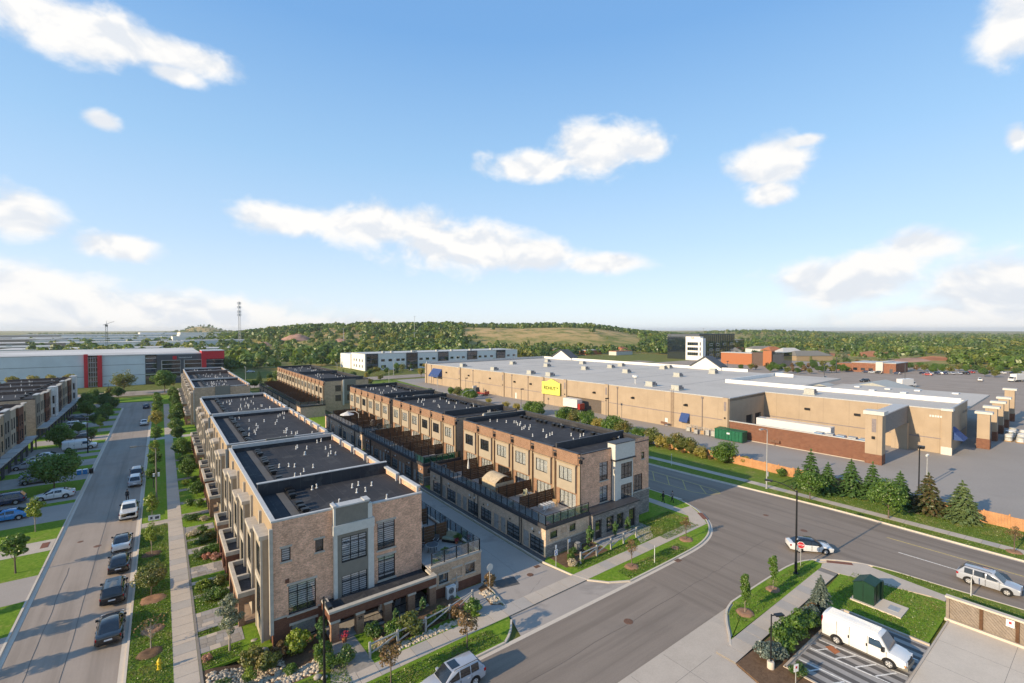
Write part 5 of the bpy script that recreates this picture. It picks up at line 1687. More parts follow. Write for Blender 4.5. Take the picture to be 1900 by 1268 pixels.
def build_background():
 # pale warehouse with red fins, grey office end and red portal
 Y = 287
 t = thing('warehouse', 'pale blue-grey warehouse with red fins and a red portal corner', 'warehouse', (-60, Y, 0))
 wall_box(t, 'wall', 'blue_grey_wall', -190, Y, -.3, -27.4, Y + 90, 14.4)
 wall_box(t, 'wall', 'blue_grey_wall', -22, Y + .3, -.3, -6.2, Y + 90, 13.9)
 for z in (4.6, 9.6):
  wall_box(t, 'panel_joint', 'charcoal_wall', -190, Y - .04, z, -27.5, Y, z + .14); wall_box(t, 'panel_joint', 'charcoal_wall', -21.9, Y + .26, z, -6.3, Y + .3, z + .14)
 wall_box(t, 'red_fin', 'red_wall', -28.1, Y - .9, -.2, -26.8, Y + 1, 15.0); wall_box(t, 'red_fin', 'red_wall', -23.5, Y - .9, -.2, -21.9, Y + 1, 14.4)
 mb = MB()
 for i in range(5):
  mb.box(-26.8 + i * .82, Y + .3, 0, -26.68 + i * .82, Y + .5, 13.9)
 for i in range(7):
  mb.box(-26.8, Y + .3, i * 2.2, -23.5, Y + .49, i * 2.2 + .16)
 g = mb.build('curtain_wall_frame', M['steel_white'], t)
 for i in range(4):
  for k in range(6):
   m = MB(); m.box(-26.66 + i * .82, Y + .5, k * 2.2 + .18, -25.99 + i * .82, Y + .6, k * 2.2 + 2.18); m.build('pane', M['dark_glass'], g)
 wall_box(t, 'glass_end', 'dark_glass', -6.1, Y + .1, -.2, -1.85, Y + 60, 13.4)
 mb = MB()
 for z in (4.5, 7.2, 9.8, 12.3):
  mb.box(-6.15, Y, z, -1.9, Y + .2, z + .18)
 mb.build('glass_end_bars', M['steel_white'], t)
 wall_box(t, 'office_wall', 'charcoal_wall', -1.75, Y - .6, -.2, 16.55, Y + 60, 13.95)
 for a, b in ((.35, 7.6), (9.4, 16.4)):
  mb = MB(); mb.box(a - .3, Y - .8, 2.6, a, Y - .6, 11.2); mb.box(b, Y - .8, 2.6, b + .12, Y - .6, 11.2); mb.box(a, Y - .8, 11.0, b, Y - .6, 11.2)
  for z in (2.6, 5.0, 7.0, 9.1):
   mb.box(a, Y - .78, z, b, Y - .6, z + .25)
  f = mb.build('window_frame', M['galvanised'], t)
  for z in (2.85, 5.25, 7.25, 9.35):
   m = MB(); m.box(a, Y - .64, z, b, Y - .61, min(z + 1.8, 11)); m.build('pane', M['dark_glass'], f)
 wall_box(t, 'red_portal', 'red_wall', 16.6, Y - 1.6, 11.3, 26.4, Y + 14, 15.3); wall_box(t, 'red_portal_leg', 'red_wall', 16.6, Y - 1.6, -.2, 18.5, Y + 10, 11.3)
 wall_box(t, 'portal_glass', 'dark_glass', 18.5, Y - .3, -.2, 26.2, Y + 13, 11.3)
 mb = MB()
 for z in (3.2, 6.0, 8.6, 10.6):
  mb.box(18.5, Y - .45, z, 26.2, Y - .3, z + .2)
 mb.build('portal_bars', M['galvanised'], t)
 wall_box(t, 'portal_coping', 'coping', 16.5, Y - 1.7, 15.3, 26.5, Y + 14.1, 15.6)
 wall_box(t, 'roof_coping', 'coping', -190, Y - .1, 14.4, -28.2, Y + 1.2, 14.75); wall_box(t, 'roof_coping', 'coping', -21.8, Y + .1, 13.95, 16.5, Y + 1.2, 14.3)
 wall_box(t, 'roof', 'far_roof', -190, Y + 1.2, 14.2, 16.4, Y + 90, 14.42)
 m = MB(); m.lathe(5.4, 0, [(.05, 0), (.85, .01), (.85, .1)], 16)
 lg = wall_box(t, 'logo_square', 'red_wall', 4.6, Y - .75, 11.5, 6.2, Y - .6, 13.2)
 add_text('homesound', 1.15, (9.7, Y - .68, 12.4), (R(90), 0, 0), M['steel_white'], t, 'lettering', .05)
 # white two-storey office row with dark glass bays
 Y = 296
 t = thing('office_row', 'long white two-storey office row with tall dark glass bays', 'offices', (104, Y, 0))
 wall_box(t, 'wall', 'white_wall', 104.2, Y, -.3, 227, Y + 26, 10.6)
 wall_box(t, 'wall', 'white_wall', 103.4, Y + 26, -.3, 150, Y + 48, 9.6)
 wall_box(t, 'roof_coping', 'coping', 104, Y - .15, 10.6, 227.2, Y + 26, 10.85)
 for a, b in ((104.9, 112.8), (132.5, 140.7), (156.5, 164.7), (180.4, 189), (206.4, 215)):
  wall_box(t, 'glass_bay', 'charcoal_wall', a, Y - .5, -.2, b, Y, 10.9)
  for z in (.4, 4.2, 7.4):
   for k in range(3):
    w = (b - a - .8) / 3; m = MB(); m.box(a + .4 + k * w, Y - .56, z, a + .4 + (k + 1) * w - .15, Y - .5, z + 2.8); m.build('pane', M['dark_glass'], t)
 us = [115, 120, 125.5, 129, 142.2, 147, 152, 166.5, 171.5, 176, 190.5, 195.5, 201, 217, 222.5]
 far_windows(t, 'S', Y, us, (5.5,), 2.4, 1.5)
 far_windows(t, 'S', Y, us[::2], (1.2,), 3.2, 1.9)
 far_windows(t, 'W', 104.2, (Y + 4, Y + 9, Y + 15, Y + 20), (5.4, 1.6), 1.5, 1.7)
 for k, u in enumerate((118, 124, 139, 141, 158, 170, 186, 205)):
  wall_box(t, 'rooftop_unit', 'unit_grey', u, Y + 5, 10.8, u + 1.6, Y + 7, 12.0)
 # dark glass office tower with a white wing
 t = thing('office_tower', 'black glass office block with a white wing rising beyond the store roof', 'office building', (378, 230, 0))
 wall_box(t, 'white_wing', 'white_wall', 372, 223.6, -.3, 376.5, 240, 19.0)
 wall_box(t, 'white_wing_top', 'white_wall', 371.9, 226, 18.6, 376.6, 240, 20.4)
 for z in (4.0, 8.4, 12.8):
  wall_box(t, 'window_band', 'charcoal_wall', 371.8, 228, z, 372, 238.2, z + 2.7)
  for k in range(5):
   m = MB(); m.box(371.7, 228.2 + k * 2, z + .2, 371.8, 229.9 + k * 2, z + 2.5); m.build('pane', M['dark_glass'], t)
  wall_box(t, 'window_slit', 'charcoal_wall', 371.8, 225.4, z, 372, 226.4, z + 2.9)
 wall_box(t, 'glass_block', 'dark_glass', 376.8, 230, -.3, 437, 262, 22.0); wall_box(t, 'glass_block', 'dark_glass', 437, 233, -.3, 461, 260, 17.0)
 wall_box(t, 'roof_edge', 'charcoal_wall', 376.7, 229.6, 22.0, 437.4, 262, 22.6)
 mb = MB()
 for k in range(18):
  mb.box(379.5 + k * 3.2, 229.7, 0, 379.62 + k * 3.2, 230, 22)
 mb.build('mullions', M['charcoal_wall'], t)
 rnd = random.Random(3)
 for u in (393, 404, 416, 428):
  for z in (2.6, 7.2, 12.0):
   if rnd.random() < .8:
    m = MB(); m.box(u, 229.5, z, u + 5, 229.8, z + 2.2); f = m.build('pale_frame', M['galvanised'], t)  # plain galvanised frame round a dark pane
    m = MB(); m.box(u + .5, 229.4, z + .4, u + 4.5, 229.5, z + 1.8); m.build('pane', M['dark_glass'], f)
 add_text('Exb', 2.0, (371.8, 233, 19.3), (R(90), 0, R(-90)), M['black_metal'], t, 'lettering', .05)
 add_text('Exo', 2.4, (447, 232.8, 15.2), (R(90), 0, 0), M['steel_white'], t, 'lettering', .05)
 # terracotta shopping blocks in front of it
 t = thing('brick_shop', 'terracotta brick shop block at the foot of the black office', 'shop', (360, 172, 0))
 wall_box(t, 'wall', 'terracotta', 352, 172, -.2, 364, 196, 8.5); wall_box(t, 'wall', 'dark_brick', 352.5, 164, -.2, 366, 172, 9.5); wall_box(t, 'wall', 'terracotta', 352, 158, -.2, 357, 164, 11.0); wall_box(t, 'corner_glass', 'dark_glass', 353, 150, -.2, 366, 158, 10.2)
 wall_box(t, 'roof_coping', 'coping', 351.8, 158, 8.6, 364.2, 196, 9.0) if False else wall_box(t, 'roof_coping', 'coping', 351.8, 172.1, 8.5, 364.2, 196.2, 8.9)
 t = thing('brick_shop', 'low red brick shop with pale doorway across the car park', 'shop', (348, 88, 0))
 wall_box(t, 'wall', 'red_brickwork', 350, 86, -.2, 374, 92, 5.9); wall_box(t, 'wall', 'red_brickwork', 349, 95.5, -.2, 372, 108, 5.7); wall_box(t, 'wall', 'red_brickwork', 352, 108, -.2, 370, 117, 4.8); wall_box(t, 'doorway', 'pale_panel', 348.6, 92, -.2, 373, 95.5, 6.6)
 wall_box(t, 'roof_coping', 'coping', 348.8, 95.6, 5.7, 372.2, 108.2, 6.0); wall_box(t, 'roof_coping', 'coping', 349.8, 85.8, 5.9, 374.2, 92, 6.2); wall_box(t, 'loading_door', 'charcoal_wall', 349.9, 87.5, 0, 350, 89, 2.6)
 far_windows(t, 'W', 349, (97, 101, 105), (1.0,), 2.2, 1.6)
 # houses and sheds scattered further out, each with walls and a pitched or flat roof
 def house(x, y, w, d, h, rmat, wmat, label, pitch=2.5, rz=0.0, cat='house'):
  z = ground_z(x, y)
  t = thing('far_house' if pitch else 'far_shed', label, cat, (x, y, z), rz, static=False)
  m = MB(); m.box(-w / 2, -d / 2, -1, w / 2, d / 2, h); m.build('wall', M[wmat], t)
  m = MB()
  if pitch:
   e = .5
   v = [(-w / 2 - e, -d / 2 - e, h), (w / 2 + e, -d / 2 - e, h), (w / 2 + e, d / 2 + e, h), (-w / 2 - e, d / 2 + e, h), (-w / 2 + d * .3, 0, h + pitch), (w / 2 - d * .3, 0, h + pitch)]
   m.add(v, [(0, 1, 5, 4), (2, 3, 4, 5), (1, 2, 5), (3, 0, 4), (0, 3, 2, 1)])
  else:
   m.box(-w / 2 - .2, -d / 2 - .2, h, w / 2 + .2, d / 2 + .2, h + .4)
  m.build('roof', M[rmat], t)
  return t
 house(455, 175, 34, 20, 4.2, 'grey_panel', 'cream_stucco', 'long brown-roofed house beyond the car park', 4.0, R(-30))
 house(492, 205, 22, 16, 4.5, 'coping', 'white_wall', 'white-roofed house behind the brown-roofed one', 4.5, R(-30))
 house(525, 235, 18, 14, 4.5, 'terracotta', 'cream_stucco', 'far house with terracotta roof beside the white-roofed one', 4, R(-20))
 house(560, 262, 30, 18, 4.5, 'grey_panel', 'white_wall', 'wide grey-roofed house farthest along the treed lane', 3, R(-40))
 house(420, 353, 18, 10, 5, 'terracotta', 'cream_stucco', 'small red-roofed building left of the black office', 2.5, R(20))
 house(392, 330, 26, 10, 4, 'terracotta', 'pale_panel', 'long low orange shop block above the store roof', 0, 0, 'shop')
 house(372, 356, 24, 12, 4.5, 'coping', 'terracotta', 'low terracotta shop beyond the store roof edge', 0, 0, 'shop')
 house(355, 385, 16, 12, 4.5, 'grey_panel', 'terracotta', 'small brown-roofed shop before the hillside trees', 2, 0, 'shop')
 # industrial roofs in the distance on the left
 specs = [(-120, 430, 130, 190, 8.5), (20, 470, 70, 50, 7), (-10, 520, 60, 40, 8), (-60, 640, 120, 60, 8), (40, 610, 80, 40, 7), (-170, 700, 160, 70, 9), (60, 760, 70, 50, 9), (-20, 830, 150, 60, 9), (-200, 900, 200, 80, 10),
    (-60, 1050, 200, 70, 10), (60, 980, 90, 50, 9), (-260, 1150, 240, 90, 10), (-100, 1350, 260, 90, 11), (90, 1250, 120, 60, 10), (-300, 1500, 300, 90, 11), (-60, 1750, 300, 90, 12), (120, 1600, 160, 70, 11), (-400, 1900, 400, 100, 12),
    (-150, 2150, 400, 110, 12), (60, 2250, 250, 90, 12)]
 places = ['nearest behind the pale warehouse', 'small behind the red portal', 'low beside the small one', 'broad at the crane foot', 'low left of the mast', 'wide at the picture edge', 'small under the mast', 'long just beyond the crane', 'very wide behind the edge shed',
    'long in the middle distance', 'short below the lone mound', 'wide in the third row', 'long in the fourth row', 'short in the fourth row', 'huge near the skyline edge', 'huge below the skyline', 'long under the lone mound', 'farthest at the skyline edge', 'farthest in the middle', 'farthest beside the mound']
 for i, (x, y, w, d, h) in enumerate(specs):
  t = house(x, y, w, d, h, ['far_roof', 'unit_grey', 'coping', 'far_roof'][i % 4], ['blue_grey_wall', 'white_wall', 'store_grey'][i % 3], 'pale flat-roofed industrial shed, ' + places[i], 0, R((i * 37) % 11 - 5), 'shed')
  t['group'] = 'distant industrial sheds'
  for k in range(3 if y < 900 else 0):
   m = MB(); u, v = -w * .3 + k * w * .28, (k % 2) * d * .2; m.box(u, v, h + .4, u + 4, v + 3, h + 2); m.build('rooftop_unit', M['unit_grey'], t)
 house(10, 400, 40, 16, 7, 'coping', 'white_wall', 'white shed with dark dock doors behind the red portal', 0, 0, 'shed')
 # lattice mast and crane
 t = thing('radio_mast', 'tall grey lattice mast on the wooded rise', 'mast', (82, 700, 0))
 m = MB(); zt = 63; n = 16; rr = 1.9
 for a in range(3):
  an = a * 2.094; an2 = (a + 1) * 2.094
  for k in range(n):
   z0, z1 = zt * k / n, zt * (k + 1) / n
   r0, r1 = rr * (1 - .45 * k / n), rr * (1 - .45 * (k + 1) / n)
   p = lambda an, r, z: (82 + r * math.cos(an), 700 + r * math.sin(an), z)
   m.tube(p(an, r0, z0), p(an, r1, z1), .2, .2, 4); m.tube(p(an, r0, z0), p(an2, r1, z1), .13, .13, 3); m.tube(p(an, r1, z1), p(an2, r1, z1), .1, .1, 3)
 m.build('lattice', M['galvanised'], t)
 m = MB()
 for z in (61, 56, 50, 46):
  for a in range(4):
   m.obox(82 + 1.9 * math.cos(a * 1.57), 700 + 1.9 * math.sin(a * 1.57), z - 1.6, z + 1.4, .5, .9, a * 1.57)
 m.build('antenna_panels', M['galvanised'], t)
 t = thing('tower_crane', 'small grey tower crane among the industrial roofs', 'crane', (-49, 700, 0))
 m = MB()
 for a, b in ((-.8, -.8), (.8, -.8), (.8, .8), (-.8, .8)):
  m.tube((-49 + a, 700 + b, 0), (-49 + a, 700 + b, 31), .16, .16, 4)
 for k in range(14):
  m.tube((-49.8, 699.2, k * 2.2), (-48.2, 699.2, k * 2.2 + 2.2), .1, .1, 3)
 m.build('mast', M['grey_panel'], t)
 m = MB(); m.box(-50.2, 699, 30, -47.8, 701, 32.4); m.build('cab', M['grey_panel'], t)
 m = MB(); m.tube((-52, 700, 31.8), (-42, 700, 36), .35, .2, 4); m.tube((-49, 700, 32), (-49, 700, 36.5), .2, .2, 4); m.tube((-49, 700, 36.5), (-42, 700, 36), .06, .06, 3); m.build('jib', M['grey_panel'], t)


brick('red_brickwork', (.26, .10, .055), (.20, .075, .042), (.28, .2, .15), bw=.6, bh=.2, ms=.02)
build_background()


# ------------------------------------------------------------------ vehicles (built facing +x, wheels on z = 0)
def loft(mb, rings, mi=0, cap=True):
 n = len(rings[0])
 vs = [p for r in rings for p in r]
 fs = []
 for i in range(len(rings) - 1):
  for k in range(n - 1):
   a = i * n + k
   fs.append((a, a + 1, a + n + 1, a + n))
 if cap:
  fs.append(tuple(range(n - 1, -1, -1))); fs.append(tuple((len(rings) - 1) * n + k for k in range(n)))
 mb.add(vs, fs, mi)


def hull_ring(x, w, zl, zt, cr=.03):
 half = [(.80, zl), (.97, zl + .10 * (zt - zl)), (1.0, zl + .45 * (zt - zl)), (.985, zl + .78 * (zt - zl)), (.94, zt - .03), (.82, zt)]
 pts = [(x, -w * a, z) for a, z in half] + [(x, 0, zt + cr)] + [(x, w * a, z) for a, z in half[::-1]]
 return pts + [pts[0]]


CARS = {
 'sedan': dict(L=4.75, W=.91, hull=[(-2.37, .70, .42, .86), (-2.30, .82, .30, .98), (-1.95, .88, .22, 1.04), (-1.2, .91, .20, .98), (0, .91, .20, .95), (.95, .91, .20, .93), (1.5, .89, .20, .88), (2.0, .86, .22, .80), (2.28, .78, .28, .70), (2.37, .62, .36, .60)],
     cab=(1.15, .30, -1.05, -1.95, .93, 1.44, .80, .60), wheels=(1.42, -1.38), r=.33, side=[(.72, -.02), (-.08, -.92)], mirror=.75),
 'suv': dict(L=4.65, W=.93, hull=[(-2.32, .78, .45, .98), (-2.27, .88, .34, 1.06), (-1.9, .92, .28, 1.08), (-1.2, .93, .25, 1.06), (0, .93, .25, 1.04), (.9, .93, .25, 1.03), (1.5, .92, .25, 1.0), (1.95, .88, .27, .94), (2.24, .80, .32, .86), (2.32, .66, .40, .74)],
    cab=(1.15, .42, -1.75, -2.20, 1.03, 1.68, .83, .66), wheels=(1.38, -1.35), r=.36, side=[(.80, -.10), (-.16, -1.0), (-1.06, -1.72)], mirror=.78),
 'hatch': dict(L=4.3, W=.89, hull=[(-2.15, .74, .42, .90), (-2.08, .84, .30, 1.0), (-1.7, .88, .24, 1.02), (-1.0, .89, .21, .98), (0, .89, .21, .95), (.9, .89, .21, .93), (1.4, .87, .21, .88), (1.85, .83, .24, .80), (2.08, .75, .3, .70), (2.15, .6, .36, .62)],
     cab=(1.2, .35, -1.35, -2.0, .94, 1.46, .79, .60), wheels=(1.32, -1.28), r=.33, side=[(.75, 0.0), (-.06, -.95), (-1.0, -1.4)], mirror=.8),
 'pickup': dict(L=5.8, W=1.0, hull=[(-2.9, .88, .52, 1.20), (-2.85, .97, .45, 1.25), (-2.2, .99, .42, 1.25), (-1.0, 1.0, .38, 1.24), (0, 1.0, .36, 1.22), (1.2, 1.0, .36, 1.20), (1.9, .98, .36, 1.17), (2.5, .95, .38, 1.10), (2.82, .88, .42, 1.0), (2.9, .74, .50, .88)],
     cab=(1.55, .80, -.95, -1.2, 1.20, 1.90, .90, .74), wheels=(1.85, -1.75), r=.41, side=[(1.1, .12), (.05, -.82)], mirror=1.1, bed=True),
}


def wheels(root, xs, r, w, yo):
 for x in xs:
  for s in (-1, 1):
   mb = MB(); y1, y0 = s * w, s * (w - .22)
   mb.tube((x, y0, r), (x, y1, r), r, r, 18)
   wh = mb.build('wheel', M['rubber'], root, smooth=40, loc=(0, 0, 0))
   mb = MB(); mb.tube((x, y1, r), (x, y1 + s * .012, r), r * .66, r * .62, 14); mb.build('rim', M['alloy'], wh, loc=(0, 0, 0))
   mb = MB()
   for k in range(5):
    a = k * 1.2566
    mb.obox(0, 0, 0, 0, .001, .001) if False else mb.tube((x + math.cos(a) * r * .12, y1 + s * .02, r + math.sin(a) * r * .12), (x + math.cos(a) * r * .56, y1 + s * .02, r + math.sin(a) * r * .56), .03, .03, 4)
   mb.build('spokes', M['vent_white'], wh, loc=(0, 0, 0))


def quad_inset(a, b, c, d, t, off):
 """a thin pane inside the quad a-b-c-d, shrunk by t and lifted by off"""
 a, b, c, d = map(Vector, (a, b, c, d))
 m = (a + b + c + d) / 4
 n = (b - a).cross(d - a).normalized()
 q = [p + (m - p) * t + n * off for p in (a, b, c, d)]
 mb = MB(); e = n * .012
 mb.add([p + e for p in q] + [p - e for p in q], [(0, 1, 2, 3), (7, 6, 5, 4), (0, 4, 5, 1), (1, 5, 6, 2), (2, 6, 7, 3), (3, 7, 4, 0)])
 return mb


def make_car(kind, paint, label, cat, name, group=None, sunroof=False, roof_dark=False, rails=False):
 k = CARS[kind]
 root = thing(name, label, cat, (0, 0, 0), 0, group, static=False)
 Z = (0, 0, 0)
 p = M['paint_' + paint]
 mb = MB(); loft(mb, [hull_ring(*h) for h in k['hull']])
 mb.build('body', p, root, smooth=38, loc=Z)
 x1, x2, x3, x4, zb, zr, wb, wt = k['cab']
 mb = MB()

 def ring(x, z1, w0, w1):
  h = z1 - zb
  half = [(w0, zb - .06), (w0, zb), ((w0 * .45 + w1 * .55) + .02, zb + h * .62), (w1 + .03, zb + h * .88), (w1 - .06, z1)]
  pts = [(x, -a, z) for a, z in half] + [(x, 0, z1 + .035 * (h > .2))] + [(x, a, z) for a, z in half[::-1]]
  return pts
 loft(mb, [ring(x1, zb + .01, wb, wb - .06), ring(x2, zr, wb + .02, wt), ring((x2 * .45 + x3 * .55), zr + .02, wb + .03, wt + .01), ring(x3, zr - .02, wb + .01, wt), ring(x4, zb + .05, wb - .04, wb - .12)])
 mb.build('roof', M['paint_black'] if roof_dark else p, root, smooth=38, loc=Z)
 g = M['car_glass']
 quad_inset((x1, -wb + .08, zb + .02), (x1, wb - .08, zb + .02), (x2, wt - .02, zr), (x2, -wt + .02, zr), .06, .03).build('windscreen', g, root, loc=Z)
 quad_inset((x4, wb - .12, zb + .06), (x4, -wb + .12, zb + .06), (x3, -wt + .04, zr), (x3, wt - .04, zr), .09, .03).build('rear_window', g, root, loc=Z)
 for s in (-1, 1):
  for a, b in k['side']:
   def zt(x):
    if x > x2: return zb + (zr - zb) * max(.05, (x1 - x) / (x1 - x2)) - .1
    if x < x3: return zb + (zr - zb) * max(.05, (x - x4) / (x3 - x4)) - .1
    return zr - .09
   wq = lambda z: wb + (wt - wb) * (z - zb) / (zr - zb) + .035
   pa, pb, pc, pd = (a, s * wq(zb + .04), zb + .04), (b, s * wq(zb + .04), zb + .04), (b, s * wq(zt(b)), zt(b)), (a, s * wq(zt(a)), zt(a))
   (quad_inset(pb, pa, pd, pc, .04, .008) if s < 0 else quad_inset(pa, pb, pc, pd, .04, .008)).build('side_window', g, root, loc=Z)
  xm = k['mirror']
  mb = MB(); mb.box(xm - .08, s * (wb + .05), zb + .02, xm + .10, s * (wb + .24), zb + .17); mb.build('mirror', M['plastic_black'] if paint in ('black', 'white') else p, root, loc=Z)
  # wheel arches
  for wx in k['wheels']:
   mb = MB(); n = 12; y = s * (k['W'] + .004)
   pts = [(wx + (k['r'] + .09) * math.cos(math.pi * i / n), y, k['r'] + (k['r'] + .09) * math.sin(math.pi * i / n)) for i in range(n + 1)] + [(wx - k['r'] - .09, y, .26), (wx + k['r'] + .09, y, .26)]
   mb.add(pts + [(a, b - s * .2, c) for a, b, c in pts], [tuple(range(len(pts))), tuple(range(2 * len(pts) - 1, len(pts) - 1, -1))] + [(i, (i + 1) % len(pts), len(pts) + (i + 1) % len(pts), len(pts) + i) for i in range(len(pts))])
   mb.build('wheel_arch', M['plastic_black'], root, loc=Z)
  # door seams, handles
  mb = MB()
  for a, b in k['side'][:2]:
   for q in (a + .05, b - .05):
    mb.box(q - .008, s * (k['W'] - .03), .38, q + .008, s * (k['W'] + .003), zb - .05)
  mb.build('door_seam', M['plastic_black'], root, loc=Z)
  for a, b in k['side'][:2]:
   mb = MB(); mb.box(b + .1, s * (k['W'] - .03), zb - .16, b + .28, s * (k['W'] + .025), zb - .12); mb.build('door_handle', p, root, loc=Z)
  h = k['hull']
  hx = h[-2][0]; hz = h[-2][3]
  mb = MB(); mb.box(hx - .20, s * (h[-2][1] - .30), hz - .13, hx + .035, s * (h[-2][1] + .01), hz - .005); mb.build('headlight', M['lamp_clear'], root, loc=Z)
  tx, tz = h[1][0], h[1][3]
  mb = MB(); mb.box(tx - .03, s * (h[1][1] - .30), tz - .27, tx + .14, s * (h[1][1] + .012), tz - .07); mb.build('tail_light', M['lamp_red'], root, loc=Z)
  if rails:
   mb = MB(); mb.path([(x2 - .15, s * (wt + .0), zr), (x2 - .25, s * (wt + .0), zr + .07), (x3 + .1, s * (wt + .0), zr + .07), (x3 - .02, s * (wt + .0), zr - .01)], .022, 5); mb.build('roof_rail', M['plastic_black'], root, loc=Z)
 h = k['hull']
 mb = MB(); mb.box(h[0][0] - .015, -.26, .62, h[0][0] + .03, .26, .75); mb.build('licence_plate', M['sign_white'], root, loc=Z)
 mb = MB(); mb.box(h[-1][0] - .05, -.5, .42, h[-1][0] + .02, .5, .6); mb.build('grille', M['plastic_black'], root, loc=Z)
 mb = MB(); mb.box(h[0][0] - .012, -.66, .34, h[0][0] + .06, .66, .46); mb.build('bumper', M['plastic_black'], root, loc=Z)
 if sunroof:
  mb = MB(); mb.box(x2 - .75, -.42, zr + .02, x2 - .1, .42, zr + .05); mb.build('sunroof', g, root, loc=Z)
 if k.get('bed'):
  mb = MB(); mb.box(-2.82, -.88, 1.24, -1.22, .88, 1.30); mb.box(-2.90, -.74, .70, -2.87, .74, 1.16); mb.build('bed_cover', M['paint_white'], root, loc=Z)
  mb = MB(); mb.box(-2.925, -.8, 1.0, -2.89, .8, 1.05); mb.build('tailgate_strip', M['plastic_black'], root, loc=Z)
 wheels(root, k['wheels'], k['r'], k['W'] + .01, 0)
 return root


def make_van(label, name='cargo_van'):
 root = thing(name, label, 'van', (0, 0, 0), 0, None, static=False)
 Z = (0, 0, 0); p = M['paint_white']
 W = 1.0
 mb = MB()
 loft(mb, [hull_ring(*h) for h in [(-2.85, .93, .42, 1.2), (-2.80, .98, .36, 1.22), (-1.5, 1.0, .34, 1.22), (0, 1.0, .34, 1.22), (1.3, 1.0, .34, 1.22), (1.9, .98, .34, 1.20), (2.4, .95, .36, 1.12), (2.68, .88, .40, 1.0), (2.8, .72, .46, .88)]])
 mb.build('body', p, root, smooth=38, loc=Z)

 def ring(x, zt, w0, w1):
  zb = 1.14
  half = [(w0, zb), (w0 - .01, zb + (zt - zb) * .3), (w0 - .035, zb + (zt - zb) * .62), (w1 + .12, zb + (zt - zb) * .86), (w1, zb + (zt - zb) * .96), (w1 * .6, zt)]
  return [(x, -a, z) for a, z in half] + [(x, 0, zt + .03)] + [(x, a, z) for a, z in half[::-1]]
 mb = MB(); loft(mb, [ring(-2.84, 2.08, .97, .72), ring(-2.74, 2.14, 1.0, .74), ring(-1, 2.16, 1.0, .75), ring(.95, 2.14, 1.0, .74), ring(1.12, 2.08, .99, .72), ring(1.72, 1.24, .95, .86)])
 mb.build('cargo_body', p, root, smooth=38, loc=Z)
 mb = MB()
 for y in (-.54, -.36, -.18, 0, .18, .36, .54):
  mb.box(-2.6, y - .025, 2.12, .9, y + .025, 2.20 - abs(y) * .02)
 mb.build('roof_ribs', M['paint_white'], root, loc=Z)
 g = M['car_glass_blue']
 quad_inset((1.72, -.88, 1.26), (1.72, .88, 1.26), (1.14, .74, 2.06), (1.14, -.74, 2.06), .07, .03).build('windscreen', g, root, loc=Z)
 for s in (-1, 1):
  pa, pb, pc, pd = (1.5, s * .985, 1.28), (.42, s * 1.0, 1.28), (.42, s * .955, 1.84), (1.13, s * .955, 1.84)
  (quad_inset(pb, pa, pd, pc, .05, .012) if s < 0 else quad_inset(pa, pb, pc, pd, .05, .012)).build('side_window', g, root, loc=Z)
  mb = MB(); mb.box(1.3, s * 1.02, 1.22, 1.48, s * 1.26, 1.52); mb.build('mirror', M['plastic_black'], root, loc=Z)
  for q, hz in ((.30, 1.12), (-.92, 1.12)):
   mb = MB(); mb.box(q - .03, s * .99, hz - .1, q + .05, s * 1.03, hz + .12); mb.build('door_handle', M['plastic_black'], root, loc=Z)
  mb = MB()
  for q in (.36, 1.58, -.86, -1.75):
   mb.box(q - .008, s * .97, .42, q + .008, s * 1.004, 1.95 if q < .5 else 1.2)
  mb.build('door_seam', M['plastic_black'], root, loc=Z)
  for wx in (1.75, -1.75):
   mb = MB(); n = 14; y = s * 1.004; r = .47
   pts = [(wx + r * math.cos(math.pi * i / n), y, .36 + r * math.sin(math.pi * i / n)) for i in range(n + 1)]
   mb.add(pts + [(a, b - s * .2, c) for a, b, c in pts], [tuple(range(n + 1)), tuple(range(2 * n + 1, n, -1))] + [(i, i + 1, n + 2 + i, n + 1 + i) for i in range(n)])
   mb.build('wheel_arch', M['plastic_black'], root, loc=Z)
  mb = MB(); mb.box(2.5, s * .58, .72, 2.76, s * .90, .98); mb.build('headlight', M['lamp_clear'], root, loc=Z)
  mb = MB(); mb.box(2.52, s * .60, .62, 2.77, s * .885, .715); mb.build('indicator', M['lamp_amber'], root, loc=Z)
  mb = MB(); mb.box(-2.86, s * .84, 1.3, -2.78, s * .96, 1.9); mb.build('tail_light', M['lamp_red'], root, loc=Z)
 mb = MB(); mb.box(2.5, -.86, .34, 2.88, .86, .60); mb.build('front_bumper', M['grey_panel'], root, loc=Z)
 mb = MB(); mb.box(2.74, -.5, .66, 2.83, .5, .94); mb.build('grille', M['plastic_black'], root, loc=Z)
 mb = MB(); mb.box(-2.95, -.9, .42, -2.82, .9, .62); mb.build('rear_bumper', M['grey_panel'], root, loc=Z)
 wheels(root, (1.75, -1.75), .37, 1.005, 0)
 return root


def place(root, x, y, ang, z=-.115):
 root.location = (x, y, z)
 root.rotation_euler = (0, 0, R(ang))
 return root


